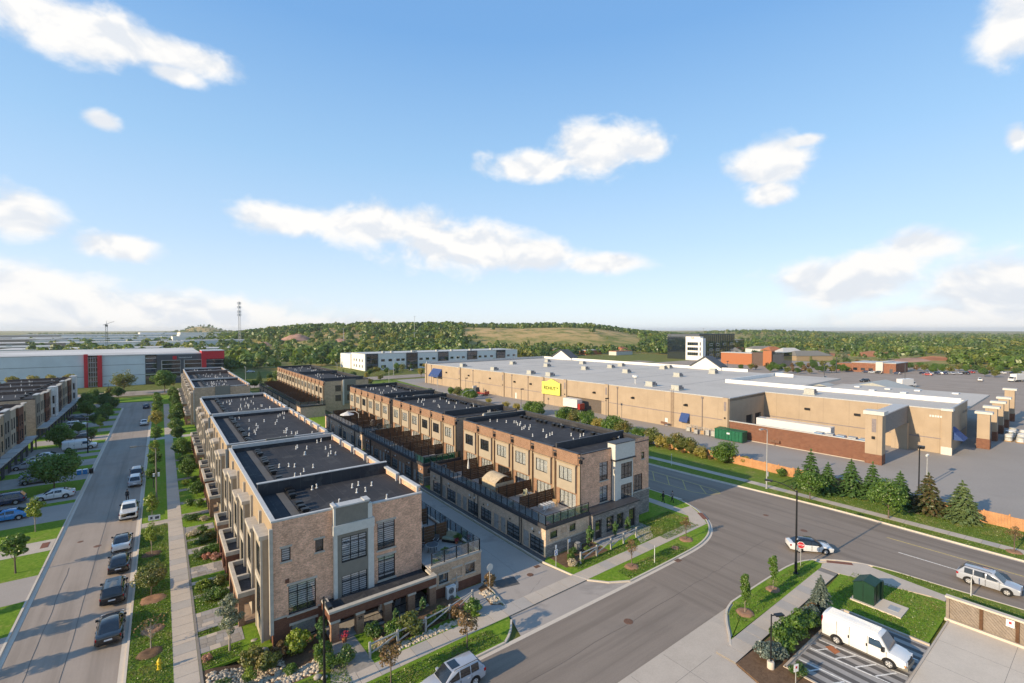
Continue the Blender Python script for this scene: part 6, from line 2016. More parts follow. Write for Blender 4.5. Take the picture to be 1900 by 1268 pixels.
def build_vehicles():
 N, S, E_, Wd = 90, -90, 0, 180
 g = 'cars parked along the west street'
 C = lambda k, p, lab, cat, name, x, y, a, z=-.115, grp=None, **kw: place(make_car(k, p, lab, cat, name, grp, **kw), x, y, a, z)
 C('sedan', 'black', 'black sedan with red tail lights parked last in the kerb line', 'car', 'parked_car', -3.82, 52.6, N, grp=g)
 C('suv', 'black', 'black crossover parked between the black sedan and the dark hatchback', 'car', 'parked_car', -4.05, 59.8, N, grp=g, sunroof=True)
 C('hatch', 'black', 'dark hatchback parked close behind the white sedan', 'car', 'parked_car', -4.0, 66.8, N, grp=g)
 C('sedan', 'white', 'white sedan with dark glass roof parked behind the white pickup', 'car', 'parked_car', -4.1, 73.2, N, grp=g, roof_dark=True)
 C('pickup', 'white', 'white pickup truck with covered bed parked at the kerb', 'pickup truck', 'pickup_truck', -3.9, 85.0, N, grp=g)
 C('suv', 'silver', 'silver sport utility parked nose to tail with a navy one', 'car', 'parked_car', -3.8, 101.6, N, grp=g)
 C('suv', 'navy', 'navy sport utility parked ahead of the silver one', 'car', 'parked_car', -3.8, 107.2, N, grp=g)
 C('sedan', 'white', 'white sedan driving away far up the west street', 'car', 'car', -4.0, 164.5, N)
 C('hatch', 'navy', 'small navy car at the far end of the west street', 'car', 'car', -4.2, 199, N)
 # cars on the drives
 d = 'cars on the town house drives'
 C('sedan', 'blue', 'bright blue car parked on the drive behind the lime tree', 'car', 'parked_car', -17.3, 92.3, Wd, .02, d)
 C('suv', 'navy', 'dark sport utility parked on the drive above the blue car', 'car', 'parked_car', -19.0, 100.6, Wd, .02, d)
 C('sedan', 'white', 'white sedan parked on the drive with its tail by the street', 'car', 'parked_car', -13.5, 99.9, Wd, .02, d)
 C('sedan', 'silver', 'silver car half hidden under the broad street tree', 'car', 'parked_car', -17.6, 115.6, Wd, .02, d)
 C('hatch', 'grey', 'grey car beside the silver one under the broad tree', 'car', 'parked_car', -17.2, 112.0, Wd, .02, d)
 C('hatch', 'silver', 'silver hatchback close to the canopies beyond the broad tree', 'car', 'parked_car', -20.4, 124.5, Wd, .02, d)
 C('sedan', 'white', 'white car on the drive between broad tree and white van', 'car', 'parked_car', -19.2, 131.0, Wd, .02, d)
 C('sedan', 'dark_grey', 'dark grey sedan on the drive behind the white van', 'car', 'parked_car', -15.4, 150.5, Wd, .02, d)
 C('suv', 'white', 'white sport utility parked before the dark garage doors', 'car', 'parked_car', -18.4, 170.2, E_, .02, d)
 C('sedan', 'dark_grey', 'grey sedan on the drive beyond the white sport utility', 'car', 'parked_car', -19.2, 182.6, E_, .02, d)
 place(make_van('white cargo van parked on a drive by the black lamp post', 'cargo_van'), -14.4, 138.0, E_, .02)
 place(make_van('white cargo van with ribbed roof parked on striped paving', 'cargo_van'), 45.45, 12.75, S, -.055)
 C('suv', 'silver', 'silver sport utility with sunroof and roof rails on the cross street', 'car', 'car', 16.75, 29.55, Wd, -.115, None, sunroof=True, rails=True)
 C('sedan', 'white', 'white sedan turning at the junction behind the tall lamp', 'car', 'car', 61.2, 22.9, -48, -.112, None, roof_dark=True)
 C('suv', 'silver', 'silver-white sport utility driving along the wide road', 'car', 'car', 67.0, 8.6, S, -.112, None, rails=True)
 # store car park: the same few shapes set out again and again
 protos = [make_car('sedan', 'white', 'white car waiting in the store car park by the box truck', 'car', 'lot_car', 'cars in the store car park'), make_car('suv', 'black', 'black car crossing the store car park below the white car', 'car', 'lot_car', 'cars in the store car park'),
    make_car('suv', 'white', 'white sport utility at the far side of the car park', 'car', 'lot_car', 'cars in the store car park'), make_car('hatch', 'navy', 'navy car by the red brick shop', 'car', 'lot_car', 'cars in the store car park'),
    make_car('sedan', 'silver', 'silver car parked along the planted island', 'car', 'lot_car', 'cars in the store car park'), make_car('hatch', 'red', 'red car in the distant parking row', 'car', 'lot_car', 'cars in the store car park')]
 first = [(283, 99.5, 200), (283, 82, 150), (335, 48, 10), (347, 85, 90), (367, 70, 90), (352, 72, 90)]
 for pr, (x, y, a) in zip(protos, first):
  place(pr, x, y, a, .02)
 rnd = random.Random(11)
 more = [(360 + i * 3.1, 76 - i * 2.6, 40) for i in range(7)] + [(344, 93 + i * 3, 90) for i in range(3)] + [(392 + i * 3, 60 - i * 4, 35) for i in range(8)] + [(318 + i * 2.9, 128 + i * .4, 90) for i in range(6)] + [(250 + i * 3, 8 - i * .2, 90) for i in range(5)]
 names = ['white', 'black', 'white tall', 'navy', 'silver', 'red']
 for i, (x, y, a) in enumerate(more):
  j = rnd.randrange(6)
  dup(protos[j], (x, y, .02), R(a), f"{names[j]} car {['in the row before the planted island', 'by the red brick shop', 'in the row at the picture edge', 'in the row under the houses', 'near the store front piers'][0 if i < 7 else 1 if i < 10 else 2 if i < 18 else 3 if i < 24 else 4]}", 'cars in the store car park')
 for i in range(8):
  j = rnd.randrange(5)
  dup(protos[j], (118 + i * 12.5 + rnd.uniform(-2, 2), 281, -.1), R(90), f'{names[j]} car parked before the white office row', 'cars before the white office row')
 dup(protos[0], (44, 328, -.1), 0, 'white car on the forecourt beyond the red portal')
 # scrap and contractor cars out by the red soil
 for i in range(22):
  j = rnd.randrange(6)
  x, y = 176 + rnd.uniform(-26, 34), 600 + rnd.uniform(-30, 40)
  dup(protos[j], (x, y, ground_z(x, y) + .1), rnd.uniform(0, 6), f'{names[j]} car in the crowded yard below the wooded hill', 'cars in the crowded yard')

 def box_truck(x, y, a, label, z=.02, w=1.25):
  t = thing('box_truck', label, 'truck', (x, y, z), R(a), static=False); Z = (0, 0, 0)
  m = MB(); m.box(-5.2, -w, 1.0, 2.0, w, 3.9); m.build('cargo_box', M['paint_white'], t, loc=Z)
  m = MB(); m.box(-5.0, -w * .8, .55, 3.8, w * .8, 1.0); m.build('chassis', M['plastic_black'], t, loc=Z)
  m = MB(); m.prism([(2.15, -1.1), (4.0, -1.1), (4.0, 1.1), (2.15, 1.1)], .6, 1.6); m.add([(2.15, -1.1, 1.6), (3.7, -1.1, 1.6), (3.7, 1.1, 1.6), (2.15, 1.1, 1.6), (2.2, -1.0, 2.6), (3.2, -1.0, 2.6), (3.2, 1.0, 2.6), (2.2, 1.0, 2.6)], [(4, 5, 6, 7), (0, 1, 5, 4), (1, 2, 6, 5), (2, 3, 7, 6), (3, 0, 4, 7)]); m.build('cab', M['paint_white'], t, loc=Z)
  quad_inset((3.72, -1.0, 1.65), (3.72, 1.0, 1.65), (3.22, .95, 2.55), (3.22, -.95, 2.55), .06, .02).build('windscreen', M['car_glass'], t, loc=Z)
  for s in (-1, 1):
   m = MB(); m.box(2.4, s * 1.08, 1.7, 3.3, s * 1.1, 2.4); m.build('side_window', M['car_glass'], t, loc=Z)
  wheels(t, (3.1, -3.3, -2.2), .48, 1.12, 0)
  return t
 box_truck(272, 62.5, -20, 'white box truck standing in the middle of the store car park')
 box_truck(345, 36.5, 160, 'white tall truck parked at the edge of the car park')

 # loading dock and yard
 t = thing('semi_trailer', 'long white semi trailer behind the brick screen wall', 'trailer', store_pt(5.5, 8), R(92), static=False); Z = (0, 0, 0)
 m = MB(); m.box(0, -1.3, 1.15, 15.5, 1.3, 4.9); m.build('box', M['paint_white'], t, loc=Z)
 m = MB(); m.box(.4, -1.0, .75, 15, 1.0, 1.15); m.box(11.5, -1, .05, 11.8, 1, .8); m.build('underframe', M['plastic_black'], t, loc=Z)
 m = MB(); m.box(-.05, -1.2, 1.3, 0, -.02, 4.8); m.box(-.05, .02, 1.3, 0, 1.2, 4.8); m.build('rear_door', M['vent_white'], t, loc=Z)
 wheels(t, (1.6, 2.8), .5, 1.25, 0)
 t = thing('semi_trailer', 'cream dump trailer with red end standing in the store loading bay', 'trailer', store_pt(-3.4, 72), R(92), static=False)
 m = MB(); m.box(2.2, -1.2, 1.5, 8.4, 1.2, 4.1); m.build('box', M['linen'], t, loc=Z)
 m = MB(); m.box(1.1, -1.1, 1.1, 2.0, 1.1, 2.9); m.build('red_end', M['paint_red'], t, loc=Z)
 m = MB(); m.box(0, -1, .7, 8.2, 1, 1.1); m.build('underframe', M['plastic_black'], t, loc=Z)
 wheels(t, (.9, 6, 7.2), .5, 1.15, 0)
 t = thing('flatbed_forklift', 'red yard tractor with flat platform by the tan store wall', 'forklift', store_pt(-4.2, 128), R(92), static=False)
 m = MB(); m.box(-5, -1.1, .6, 1.2, 1.1, 1.1); m.box(-5, -1.1, 1.1, -4.8, 1.1, 1.8); m.build('platform', M['paint_red'], t, loc=Z)
 m = MB(); m.box(1.4, -1, .5, 3.4, 1, 1.7); m.box(1.6, -.9, 1.7, 2.8, .9, 2.7); m.build('cab', M['charcoal_wall'], t, loc=Z)
 m = MB(); m.box(3.5, -.9, .3, 3.8, .9, 3.3); m.build('lift_mast', M['vent_white'], t, loc=Z)
 wheels(t, (2.4, -3.6, -2.4), .45, 1.1, 0)
 t = thing('dumpster', 'large green ribbed dumpster beside the brick screen wall', 'dumpster', store_pt(-3.2, 22.8), R(92), static=False)
 m = MB(); m.box(0, -1.2, .15, 6.6, 1.2, 2.5); m.build('bin', M['dumpster_green'], t, loc=Z)
 m = MB()
 for i in range(9):
  for s in (-1, 1):
   m.box(.1 + i * .78, s * 1.2, .15, .26 + i * .78, s * 1.32, 2.5)
 m.box(-.05, -1.32, 2.42, 6.65, -1.14, 2.56); m.box(-.05, 1.14, 2.42, 6.65, 1.32, 2.56)
 m.build('ribs', M['dumpster_green'], t, loc=Z)
 m = MB(); m.box(2.9, 1.325, 1.6, 3.6, 1.34, 1.95); m.build('sticker', M['sign_white'], t, loc=Z)
 rnd = random.Random(5)
 for i in range(6):
  x, y, _ = store_pt(-2.0 - rnd.random() * 1.5, 30.4 + i * 1.4)
  t = thing('cage_trolley', ['grey cage trolley nearest the green dumpster', 'second cage trolley from the green dumpster', 'wire cage stacked with cartons by the store wall', 'grey wire cage before the wooden crates', 'tall mesh cage near the small blue awning', 'last mesh cage below the small blue awning'][i], 'cage', (x, y, 0), rnd.uniform(-.2, .2), 'cages by the store wall', static=False)
  m = MB()
  for a in (-.5, .5):
   for b in (-.5, .5):
    m.tube((a, b, 0), (a, b, 1.8), .04, .04, 4)
  for z in (.2, .7, 1.2, 1.75):
   m.path([(-.5, -.5, z), (.5, -.5, z), (.5, .5, z), (-.5, .5, z), (-.5, -.5, z)], .03, 4)
  m.build('frame', M['galvanised'], t, loc=Z)
  m = MB(); m.box(-.42, -.42, .2, .42, .42, 1.0 + rnd.random() * .5); m.build('load', M[rnd.choice(['galvanised', 'tan_wood', 'unit_grey'])], t, loc=Z)
 x, y, _ = store_pt(-1.9, 29.2)
 t = thing('pallet_stack', 'stack of pale timber crates by the dumpster', 'crates', (x, y, 0), R(92), static=False)
 for k in range(4):
  m = MB(); m.box(-.7, -1.1, k * .62, .7, 1.1, k * .62 + .12)
  for q in (-1, 0, 1):
   m.box(-.7, q * .95 - .06, k * .62 + .12, .7, q * .95 + .06, k * .62 + .5)
  m.box(-.7, -1.1, k * .62 + .5, .7, 1.1, k * .62 + .6); m.build('crate', M['tan_wood'], t, loc=Z)
 for i in range(5):
  x, y, _ = store_pt(2.5, 1.5 + i * 2.0)
  t = thing('wrapped_bale', ['blue wrapped bale nearest the pylon behind the screen wall', 'second blue wrapped bale from the pylon', 'middle blue wrapped bale behind the screen wall', 'blue wrapped bale next to the last one', 'blue wrapped bale nearest the white trailer'][i], 'bale', (x, y, 0), R(2), 'blue bales behind the screen wall', static=False)
  m = MB(); m.box(-.8, -.8, 0, .8, .8, 3.9 - (i % 2) * .2); m.build('wrap', M['paint_blue'], t, loc=Z)
  m = MB(); m.box(-.7, -.7, 3.9 - (i % 2) * .2, .7, .7, 4.0); m.build('top_sheet', M['galvanised'], t, loc=Z)
 # stacked bags at the store front
 bag = None
 for i in range(14):
  u, v = 46.5 + (i % 7) * 1.9, -15.2 - (i // 7) * 1.9
  x, y, _ = store_pt(u, v)
  h = 1.2 + rnd.random() * 1.0
  lab = f"pallet of white bagged goods {['nearest the corner', 'second from the corner', 'third from the corner', 'in the middle', 'fifth from the corner', 'sixth from the corner', 'farthest from the corner'][i % 7]}, {'inner' if i < 7 else 'outer'} row"
  t = thing('bag_pallet', lab, 'pallet', (x, y, 0), rnd.uniform(-.3, .3), 'bagged goods at the store front', static=False)
  m = MB(); m.box(-.7, -.7, 0, .7, .7, .14); m.build('pallet_base', M['tan_wood'], t, loc=Z)
  for k in range(int(h / .3)):
   m = MB(); m.lathe(0, 0, [(.5, .14 + k * .3), (.68, .2 + k * .3), (.68, .36 + k * .3), (.5, .43 + k * .3)], 8); m.build('bag_layer', M[['linen', 'vent_white', 'unit_grey', 'sign_white'][(i + k) % 4]], t, smooth=60, loc=Z)


build_vehicles()


# ------------------------------------------------------------------ plants
def leaf_mesh(name, C, Nn, S, mat, aspect=1.0, U=None):
 """one small quad per leaf cluster: centres C, facing Nn, half size S"""
 n = len(C)
 rnd = np.random.RandomState(n)
 Nn = Nn / (np.linalg.norm(Nn, axis=1, keepdims=True) + 1e-9)
 if U is None:
  U = np.cross(Nn, rnd.normal(size=(n, 3)))
 else:
  U = U - Nn * np.sum(U * Nn, axis=1, keepdims=True)
 U /= (np.linalg.norm(U, axis=1, keepdims=True) + 1e-9)
 V = np.cross(Nn, U)
 S = S[:, None]
 a, b = U * S * aspect, V * S
 P = np.stack([C - a, C - b * .75 + Nn * S * .15, C + a, C + b * .75 + Nn * S * .15], axis=1).reshape(-1, 3)
 me = bpy.data.meshes.new(name)
 me.vertices.add(4 * n); me.loops.add(4 * n); me.polygons.add(n)
 me.vertices.foreach_set('co', P.astype(np.float32).ravel())
 me.loops.foreach_set('vertex_index', np.arange(4 * n, dtype=np.int32))
 me.polygons.foreach_set('loop_start', np.arange(0, 4 * n, 4, dtype=np.int32))
 me.polygons.foreach_set('loop_total', np.full(n, 4, dtype=np.int32))
 me.materials.append(mat)
 me.update(calc_edges=True)
 return me


def crown_round(r, zc, rz, n, seed, size, clumps=24, hole=.0):
 rs = np.random.RandomState(seed)
 d = rs.normal(size=(clumps, 3)); d /= np.linalg.norm(d, axis=1, keepdims=True)
 rad = rs.uniform(.35, 1.0, clumps) ** .6
 c = d * rad[:, None] * np.array([r * .78, r * .78, rz * .80]) * rs.uniform(.75, 1.12, (clumps, 1)) + np.array([0, 0, zc])
 k = rs.randint(0, clumps, n)
 cr = rs.uniform(.26, .46, clumps) * r
 dd = rs.normal(size=(n, 3)); dd /= np.linalg.norm(dd, axis=1, keepdims=True)
 q = c[k] + dd * (cr[k] * rs.uniform(.45, 1.0, n) ** .5)[:, None] * np.array([1, 1, .8])
 nn = dd * .8 + rs.normal(size=(n, 3)) * .55 + np.array([0, 0, .35])
 return q, nn, rs.uniform(.6, 1.3, n) * size, c


def crown_cone(r, z0, h, n, seed, size, tiers=13):
 rs = np.random.RandomState(seed)
 C, N_, S, U = [], [], [], []
 nb = 11
 per = max(6, n // (tiers * nb))
 for t in range(tiers):
  f = (t + rs.uniform(-.2, .2)) / tiers
  rr = r * (1 - f) ** .85 + .06
  for b in range(nb):
   a = 2 * math.pi * (b + rs.uniform(-.3, .3)) / nb + t * .7
   L = rr * rs.uniform(.72, 1.12)
   s = rs.uniform(.12, 1.0, per) ** .8
   out = np.array([math.cos(a), math.sin(a), 0])
   side = np.array([-math.sin(a), math.cos(a), 0])
   w = (1 - s * .75) * L * .22
   p = out * (s * L)[:, None] + side * (rs.uniform(-1, 1, per) * w)[:, None]
   p[:, 2] = z0 + f * h + .10 * L * s - .34 * L * s ** 2 + rs.uniform(-.05, .05, per) * h / tiers
   C.append(p); N_.append(np.tile([0, 0, 1.0], (per, 1)) + rs.normal(size=(per, 3)) * .45 + out * .35)
   S.append(rs.uniform(.6, 1.25, per) * size); U.append(np.tile(out, (per, 1)) + side * rs.uniform(-.6, .6, (per, 1)))
 C = np.concatenate(C);
 top = np.stack([rs.normal(0, .04, 30), rs.normal(0, .04, 30), z0 + h * rs.uniform(.93, 1.04, 30)], axis=1)
 return np.concatenate([C, top]), np.concatenate(N_ + [rs.normal(size=(30, 3))]), np.concatenate(S + [np.full(30, size * .8)]), np.concatenate(U + [np.tile([0, 0, 1.0], (30, 1))])


TREES = {}


def tree_template(key, kind, leafm, h, r, base, n=1500, size=.13, seed=1, barkm='bark', clumps=24, name='tree', tr=None):
 """an unplaced tree: root, trunk with limbs, crown"""
 rnd = random.Random(seed)
 tm = MB()
 tr = tr or max(.035, h * .016)
 if kind == 'cone':
  C, Nn, S, U = crown_cone(r, base, h - base, n, seed, size)
  me = leaf_mesh('crown', C, Nn, S, M[leafm], 1.5, U)
  tm.tube((0, 0, -.1), (0, 0, h * .92), tr * 1.2, .02, 7)
 else:
  rz = (h - base) / 2
  C, Nn, S, cc = crown_round(r, base + rz, rz, n, seed, size, clumps)
  me = leaf_mesh('crown', C, Nn, S, M[leafm], 1.15)
  zt = base + rz * 1.1
  bend = rnd.uniform(-.08, .08) * h * .2
  tm.tube((0, 0, -.15), (bend * .4, 0, base * .7), tr * 1.25, tr, 7); tm.tube((bend * .4, 0, base * .7), (bend, bend * .4, zt), tr, tr * .45, 6)
  for i in range(min(len(cc), 12 if kind != 'bare' else 20)):
   s = Vector((bend * .7, bend * .2, base * .75 + (zt - base * .75) * rnd.uniform(0.05, .9)))
   e = Vector(cc[i]); m_ = s.lerp(e, .5) + Vector((0, 0, -.06 * h * rnd.random()))
   tm.tube(s, m_, tr * .42, tr * .28, 5, caps=False); tm.tube(m_, e, tr * .28, tr * .08, 4, caps=False)
 tme = tm.mesh('trunk', M[barkm], smooth=60)
 TREES[key] = (tme, me, name)


def tree(key, x, y, label, cat='tree', group=None, s=1.0, z=0.0, rz=None, sz=None):
 tme, me, name = TREES[key]
 root = bpy.data.objects.new(name, None)
 COL.objects.link(root)
 root.location = (x, y, z)
 root.rotation_euler = (0, 0, (x * 7.13 + y * 3.7) % 6.28 if rz is None else rz)
 root.scale = (s, s, s if sz is None else sz)
 for nm, m in (('trunk', tme), ('crown', me)):
  o = bpy.data.objects.new(nm, m)
  COL.objects.link(o); o.parent = root
 tag(root, label, cat, group)
 return root


def templates():
 T = tree_template
 T('young_lime', 'round', 'leaf_lime', 4.0, .85, 1.2, 1710, 0.083, 1, 'bark_pale', 20, tr=.04)
 T('young_green', 'round', 'leaf_green', 4.0, 1.25, 1.4, 2090, 0.094, 2, 'bark', 18)
 T('wide_olive', 'round', 'leaf_olive', 3.5, 1.75, .6, 3230, 0.086, 3, 'bark', 26)
 T('bare', 'bare', 'leaf_rust', 3.1, 1.15, .9, 135, 0.076, 4, 'bark_pale', 24)
 T('bare_brown', 'bare', 'leaf_rust', 3.3, .75, 1.3, 390, 0.068, 5, 'bark', 22)
 T('rust', 'round', 'leaf_rust', 3.3, .95, 1.2, 798, 0.079, 6, 'bark', 16)
 T('poplar', 'round', 'leaf_silver', 5.4, .95, .7, 2850, 0.076, 7, 'bark_pale', 30)
 T('spreading', 'round', 'leaf_green', 5.8, 3.7, 1.7, 7980, 0.144, 8, 'bark', 44)
 T('airy', 'round', 'leaf_green', 5.4, 2.6, 1.3, 3610, 0.115, 38, 'bark', 30)
 T('dense', 'round', 'leaf_green', 5.4, 2.5, .8, 6840, 0.137, 9, 'bark', 34)
 T('dense_dark', 'round', 'leaf_dark', 5.6, 2.5, 1.0, 6460, 0.137, 10, 'bark', 34)
 T('big_green', 'round', 'leaf_green', 9.5, 4.3, 2.0, 7980, 0.216, 11, 'bark', 40)
 T('big_thin', 'round', 'leaf_olive', 10.0, 4.3, 2.4, 3610, 0.202, 12, 'bark', 40)
 T('street_yellow', 'round', 'leaf_yellow', 6.0, 2.0, 1.8, 2850, 0.144, 13, 'bark', 22)
 T('column', 'round', 'leaf_green', 4.3, .46, .6, 4560, 0.054, 14, 'bark_pale', 60, tr=.03)
 T('spruce', 'cone', 'needle', 5.4, 1.95, .25, 7220, 0.115, 15, name='spruce_tree')
 T('spruce_b', 'cone', 'needle', 5.8, 1.75, .25, 6840, 0.115, 16, name='spruce_tree')
 T('spruce_brown', 'cone', 'needle_brown', 5.4, 2.05, .25, 6840, 0.115, 17, name='spruce_tree')
 T('spruce_pale', 'cone', 'needle_pale', 5.2, 2.1, .25, 7220, 0.115, 18, name='spruce_tree')
 T('spruce_blue', 'cone', 'needle_blue', 3.3, 1.35, .1, 5700, 0.079, 19, name='spruce_tree')
 T('cedar', 'round', 'needle', 2.4, .42, .05, 1710, 0.065, 20, clumps=20, name='cedar_shrub')
 T('shrub', 'round', 'leaf_green', 1.5, .95, .0, 1710, 0.072, 21, clumps=20, name='shrub')
 T('shrub_dark', 'round', 'leaf_dark', 1.5, .95, .0, 1710, 0.072, 22, clumps=20, name='shrub')
 T('shrub_lime', 'round', 'leaf_lime', 1.6, .75, .0, 1330, 0.072, 23, clumps=16, name='shrub')
 T('shrub_rust', 'round', 'leaf_rust', 1.5, .85, .0, 1140, 0.072, 24, clumps=18, name='shrub')
 T('shrub_olive', 'round', 'leaf_olive', 1.5, .95, .0, 1520, 0.072, 25, clumps=20, name='shrub')
 T('shrub_silver', 'round', 'needle_blue', 1.5, .95, .0, 1710, 0.072, 26, clumps=20, name='shrub')
 T('flowers_pink', 'round', 'petal_pink', 1.0, .75, .0, 798, 0.072, 27, clumps=16, name='flowering_shrub')
 T('flowers_white', 'round', 'petal_white', 1.0, .75, .0, 722, 0.072, 28, clumps=16, name='flowering_shrub')
 T('tall_scrub', 'round', 'leaf_olive', 4.0, 2.3, .0, 4940, 0.13, 29, clumps=34, name='scrub_tree')
 T('tall_scrub_g', 'round', 'leaf_green', 4.4, 2.6, .2, 5700, 0.137, 30, clumps=36, name='scrub_tree')
 T('tall_scrub_y', 'round', 'leaf_yellow', 3.4, 2.1, .0, 3610, 0.122, 31, clumps=30, name='scrub_tree')
 T('far_a', 'round', 'far_leaf', 11, 4.6, 1.2, 1400, 0.51, 32, clumps=26)
 T('far_b', 'round', 'far_dark', 12, 4.2, 1.0, 1400, 0.51, 33, clumps=26)
 T('far_c', 'round', 'leaf_olive', 9, 4.2, .8, 1200, 0.476, 34, clumps=22)
 T('far_d', 'cone', 'needle', 11, 3.0, .3, 1800, 0.408, 35, name='far_spruce')
 T('far_e', 'round', 'leaf_rust', 8, 3.2, .8, 840, 0.442, 36, clumps=18)
 T('far_f', 'round', 'leaf_silver', 8, 3.8, .5, 1000, 0.442, 37, clumps=20)


def mulch_ring(x, y, label, r=.85, m='mulch_red'):
 mb = MB(); rnd = random.Random(int(x * 10 + y))
 n = 18; prof = [(1.0, 0.0), (.8, .10), (.45, .14), (.12, .06)]
 for f, z in prof:
  for k in range(n):
   q = r * f * rnd.uniform(.9, 1.08); mb.v.append((x + q * math.cos(6.283 * k / n), y + q * .9 * math.sin(6.283 * k / n), z + .005))
 for i in range(3):
  for k in range(n):
   mb.f.append((i * n + k, i * n + (k + 1) % n, (i + 1) * n + (k + 1) % n, (i + 1) * n + k)); mb.m.append(0)
 mb.f.append(tuple(3 * n + k for k in range(n))); mb.m.append(0)
 o = mb.build('mulch_mound', M[m], smooth=60)
 tag(o, label, 'mulch')


def build_plants():
 templates()
 # boulevard of the west street
 tree('bare', -1.0, 47.7, 'dry twiggy tree with few rust leaves beside the black sedan')
 tree('wide_olive', -1.1, 57.4, 'low wide olive tree in the grass beside the black crossover')
 tree('young_lime', -1.2, 68.2, 'thin lime-green tree in the grass beside the white sedan', s=.95)
 tree('young_lime', -1.3, 79.4, 'bright lime-green tree beside the walkway and signs by the pickup', s=1.08)
 mulch_ring(-1.2, 68.2, 'brown mulch mound under the thin lime tree beside the white sedan', 1.0, 'mulch'); mulch_ring(-1.0, 56.6, 'rusty mulch mound under the low wide olive tree', 1.1); mulch_ring(-1.1, 47.2, 'brown mulch mound under the dry twiggy tree', .9, 'mulch'); mulch_ring(-.9, 50.8, 'patch of rusty mulch between the dry tree and the olive tree', .9)
 for i, (y, k, s) in enumerate([(97, 'young_green', .9), (108, 'young_green', 1.0), (117, 'young_lime', 1.1), (130.5, 'young_green', 1.25), (151.5, 'street_yellow', .95), (162, 'young_lime', 1.5), (176, 'young_green', 1.3), (190, 'young_green', 1.4), (201, 'young_green', 1.3)]):
  tree(k, -1.3, y, ['leafy young tree beside the navy sport utility', 'leafy young tree past the tall street lamp', 'lime street tree past the navy sport utility', 'green street tree before the cross path', 'yellow-green street tree past the cross path', 'lime street tree level with the driving white sedan', 'green street tree past the driving white sedan', 'green street tree near the small navy car', 'last green street tree at the street end'][i], s=s, group='boulevard trees of the west street')
 for i, (x, y, k, s) in enumerate([(3.5, 100.3, 'dense', .62), (3.2, 117.2, 'dense', .72), (2.9, 133.5, 'dense_dark', .7), (2.8, 146.5, 'dense', .7), (3.2, 158, 'dense_dark', .75), (3.4, 171, 'dense', .8), (3.5, 185, 'dense_dark', .7), (3.7, 200, 'dense', .75), (3.7, 216, 'dense', .9), (3.9, 107, 'dense_dark', .5), (4.2, 88, 'dense', .45)]):
  tree(k, x, y, ['round garden tree by the white post light', 'upright garden tree beside the cream porches', 'dark garden tree at the near side of the cross path', 'garden tree at the far side of the cross path', 'dark garden tree before the plain brown end block', 'round garden tree farther along the sidewalk', 'dark garden tree half way to the street end', 'round garden tree near the street end', 'broad garden tree at the sidewalk end', 'dark small tree between two round garden trees', 'small round tree in the garden opposite the pickup'][i], s=s, group='front garden trees', rz=i)
 tree('poplar', 4.1, 43.7, 'slender silver-leaved tree in front of the near porch', z=-.1)
 # gardens in front of the porches
 rnd = random.Random(21)
 gs = ['shrub', 'shrub_dark', 'shrub_olive', 'shrub_lime', 'shrub', 'flowers_white', 'shrub_dark']
 spots = [(4.2, 52.6), (3.4, 53.2), (4.5, 55.5), (3.2, 55.7), (4.6, 62.4), (3.9, 63.0), (3.1, 64.0), (4.4, 64.4), (3.6, 68.0), (4.6, 68.6), (2.9, 71.2), (3.9, 71.4), (4.4, 76), (3.0, 77.2), (4.2, 82.2), (3.2, 83.5), (4.0, 90), (3.0, 95), (4.4, 97), (3.2, 104), (4.3, 111), (3.1, 112), (4.2, 120), (3.0, 126)]
 words = ['first', 'second', 'third', 'fourth', 'fifth', 'sixth', 'seventh', 'eighth', 'ninth', 'tenth', 'eleventh', 'twelfth']
 for i, (x, y) in enumerate(spots):
  k = 'flowers_pink' if i in (4, 5) else 'flowers_white' if i in (10, 16) else gs[i % 7]
  nm = {'flowers_pink': 'pink flowering bush', 'flowers_white': 'cream flowering bush'}.get(k, {'shrub': 'green bush', 'shrub_dark': 'dark green bush', 'shrub_olive': 'olive bush', 'shrub_lime': 'lime bush'}.get(k, 'bush'))
  near = 'beside the nearest garden path' if y < 58 else 'by the second pair of porches' if y < 66 else 'by the single porch' if y < 73 else 'in the gardens of the second block' if y < 102 else 'in the gardens of the third block'
  tree(k, x, y, f'{nm} {near}, {words[i % 12]} along the sidewalk', 'shrub', 'front garden bushes', s=rnd.uniform(.75, 1.15), sz=rnd.uniform(.6, .9))
 hed = MB()
 # far side of the west street
 tree('young_green', -12.8, 71.5, 'young airy tree on the lawn across from the white sedan', s=1.12)
 tree('young_lime', -13.3, 84.8, 'lime tree on the lawn before the blue car', s=1.18)
 tree('spreading', -14.2, 105.0, 'broad spreading tree over the parked silver and grey cars')
 tree('dense', -18.1, 141.8, 'dense bright green tree close to the town house canopies', s=1.0)
 tree('young_lime', -12.6, 156.3, 'yellow-green young tree beside the drive past the white van', s=1.25)
 for i, (x, y, k, s) in enumerate([(-13.6, 118, 'young_green', 1.1), (-13.2, 145, 'young_green', .9), (-17, 160, 'dense', .55), (-13.4, 166, 'dense_dark', .8), (-13.3, 178, 'dense', .9), (-13.3, 193, 'dense_dark', 1.0), (-18, 189, 'dense', .9), (-19.1, 203, 'dense', 1.1), (-15.5, 206, 'dense_dark', .95), (-20, 226, 'dense', .9), (-23, 70, 'shrub', 1.3), (-13.0, 228.7, 'dense_dark', .9)]):
  tree(k, x, y, ['young tree between two drives past the broad tree', 'small tree by the black lamp post', 'low dense tree near a dark garage', 'dark tree at the kerb near the white sport utility', 'round tree at the kerb past the white sport utility', 'dark tree near the bend of the west street', 'round tree by the last town houses', 'dense tree at the end of the town house row', 'dark tree just inside the street bend', 'dense tree beyond the street bend', 'low bush at the wall of the near town house', 'dark small tree on the far verge of the bend'][i], s=s, group='trees on the town house lawns', rz=i * 1.3)
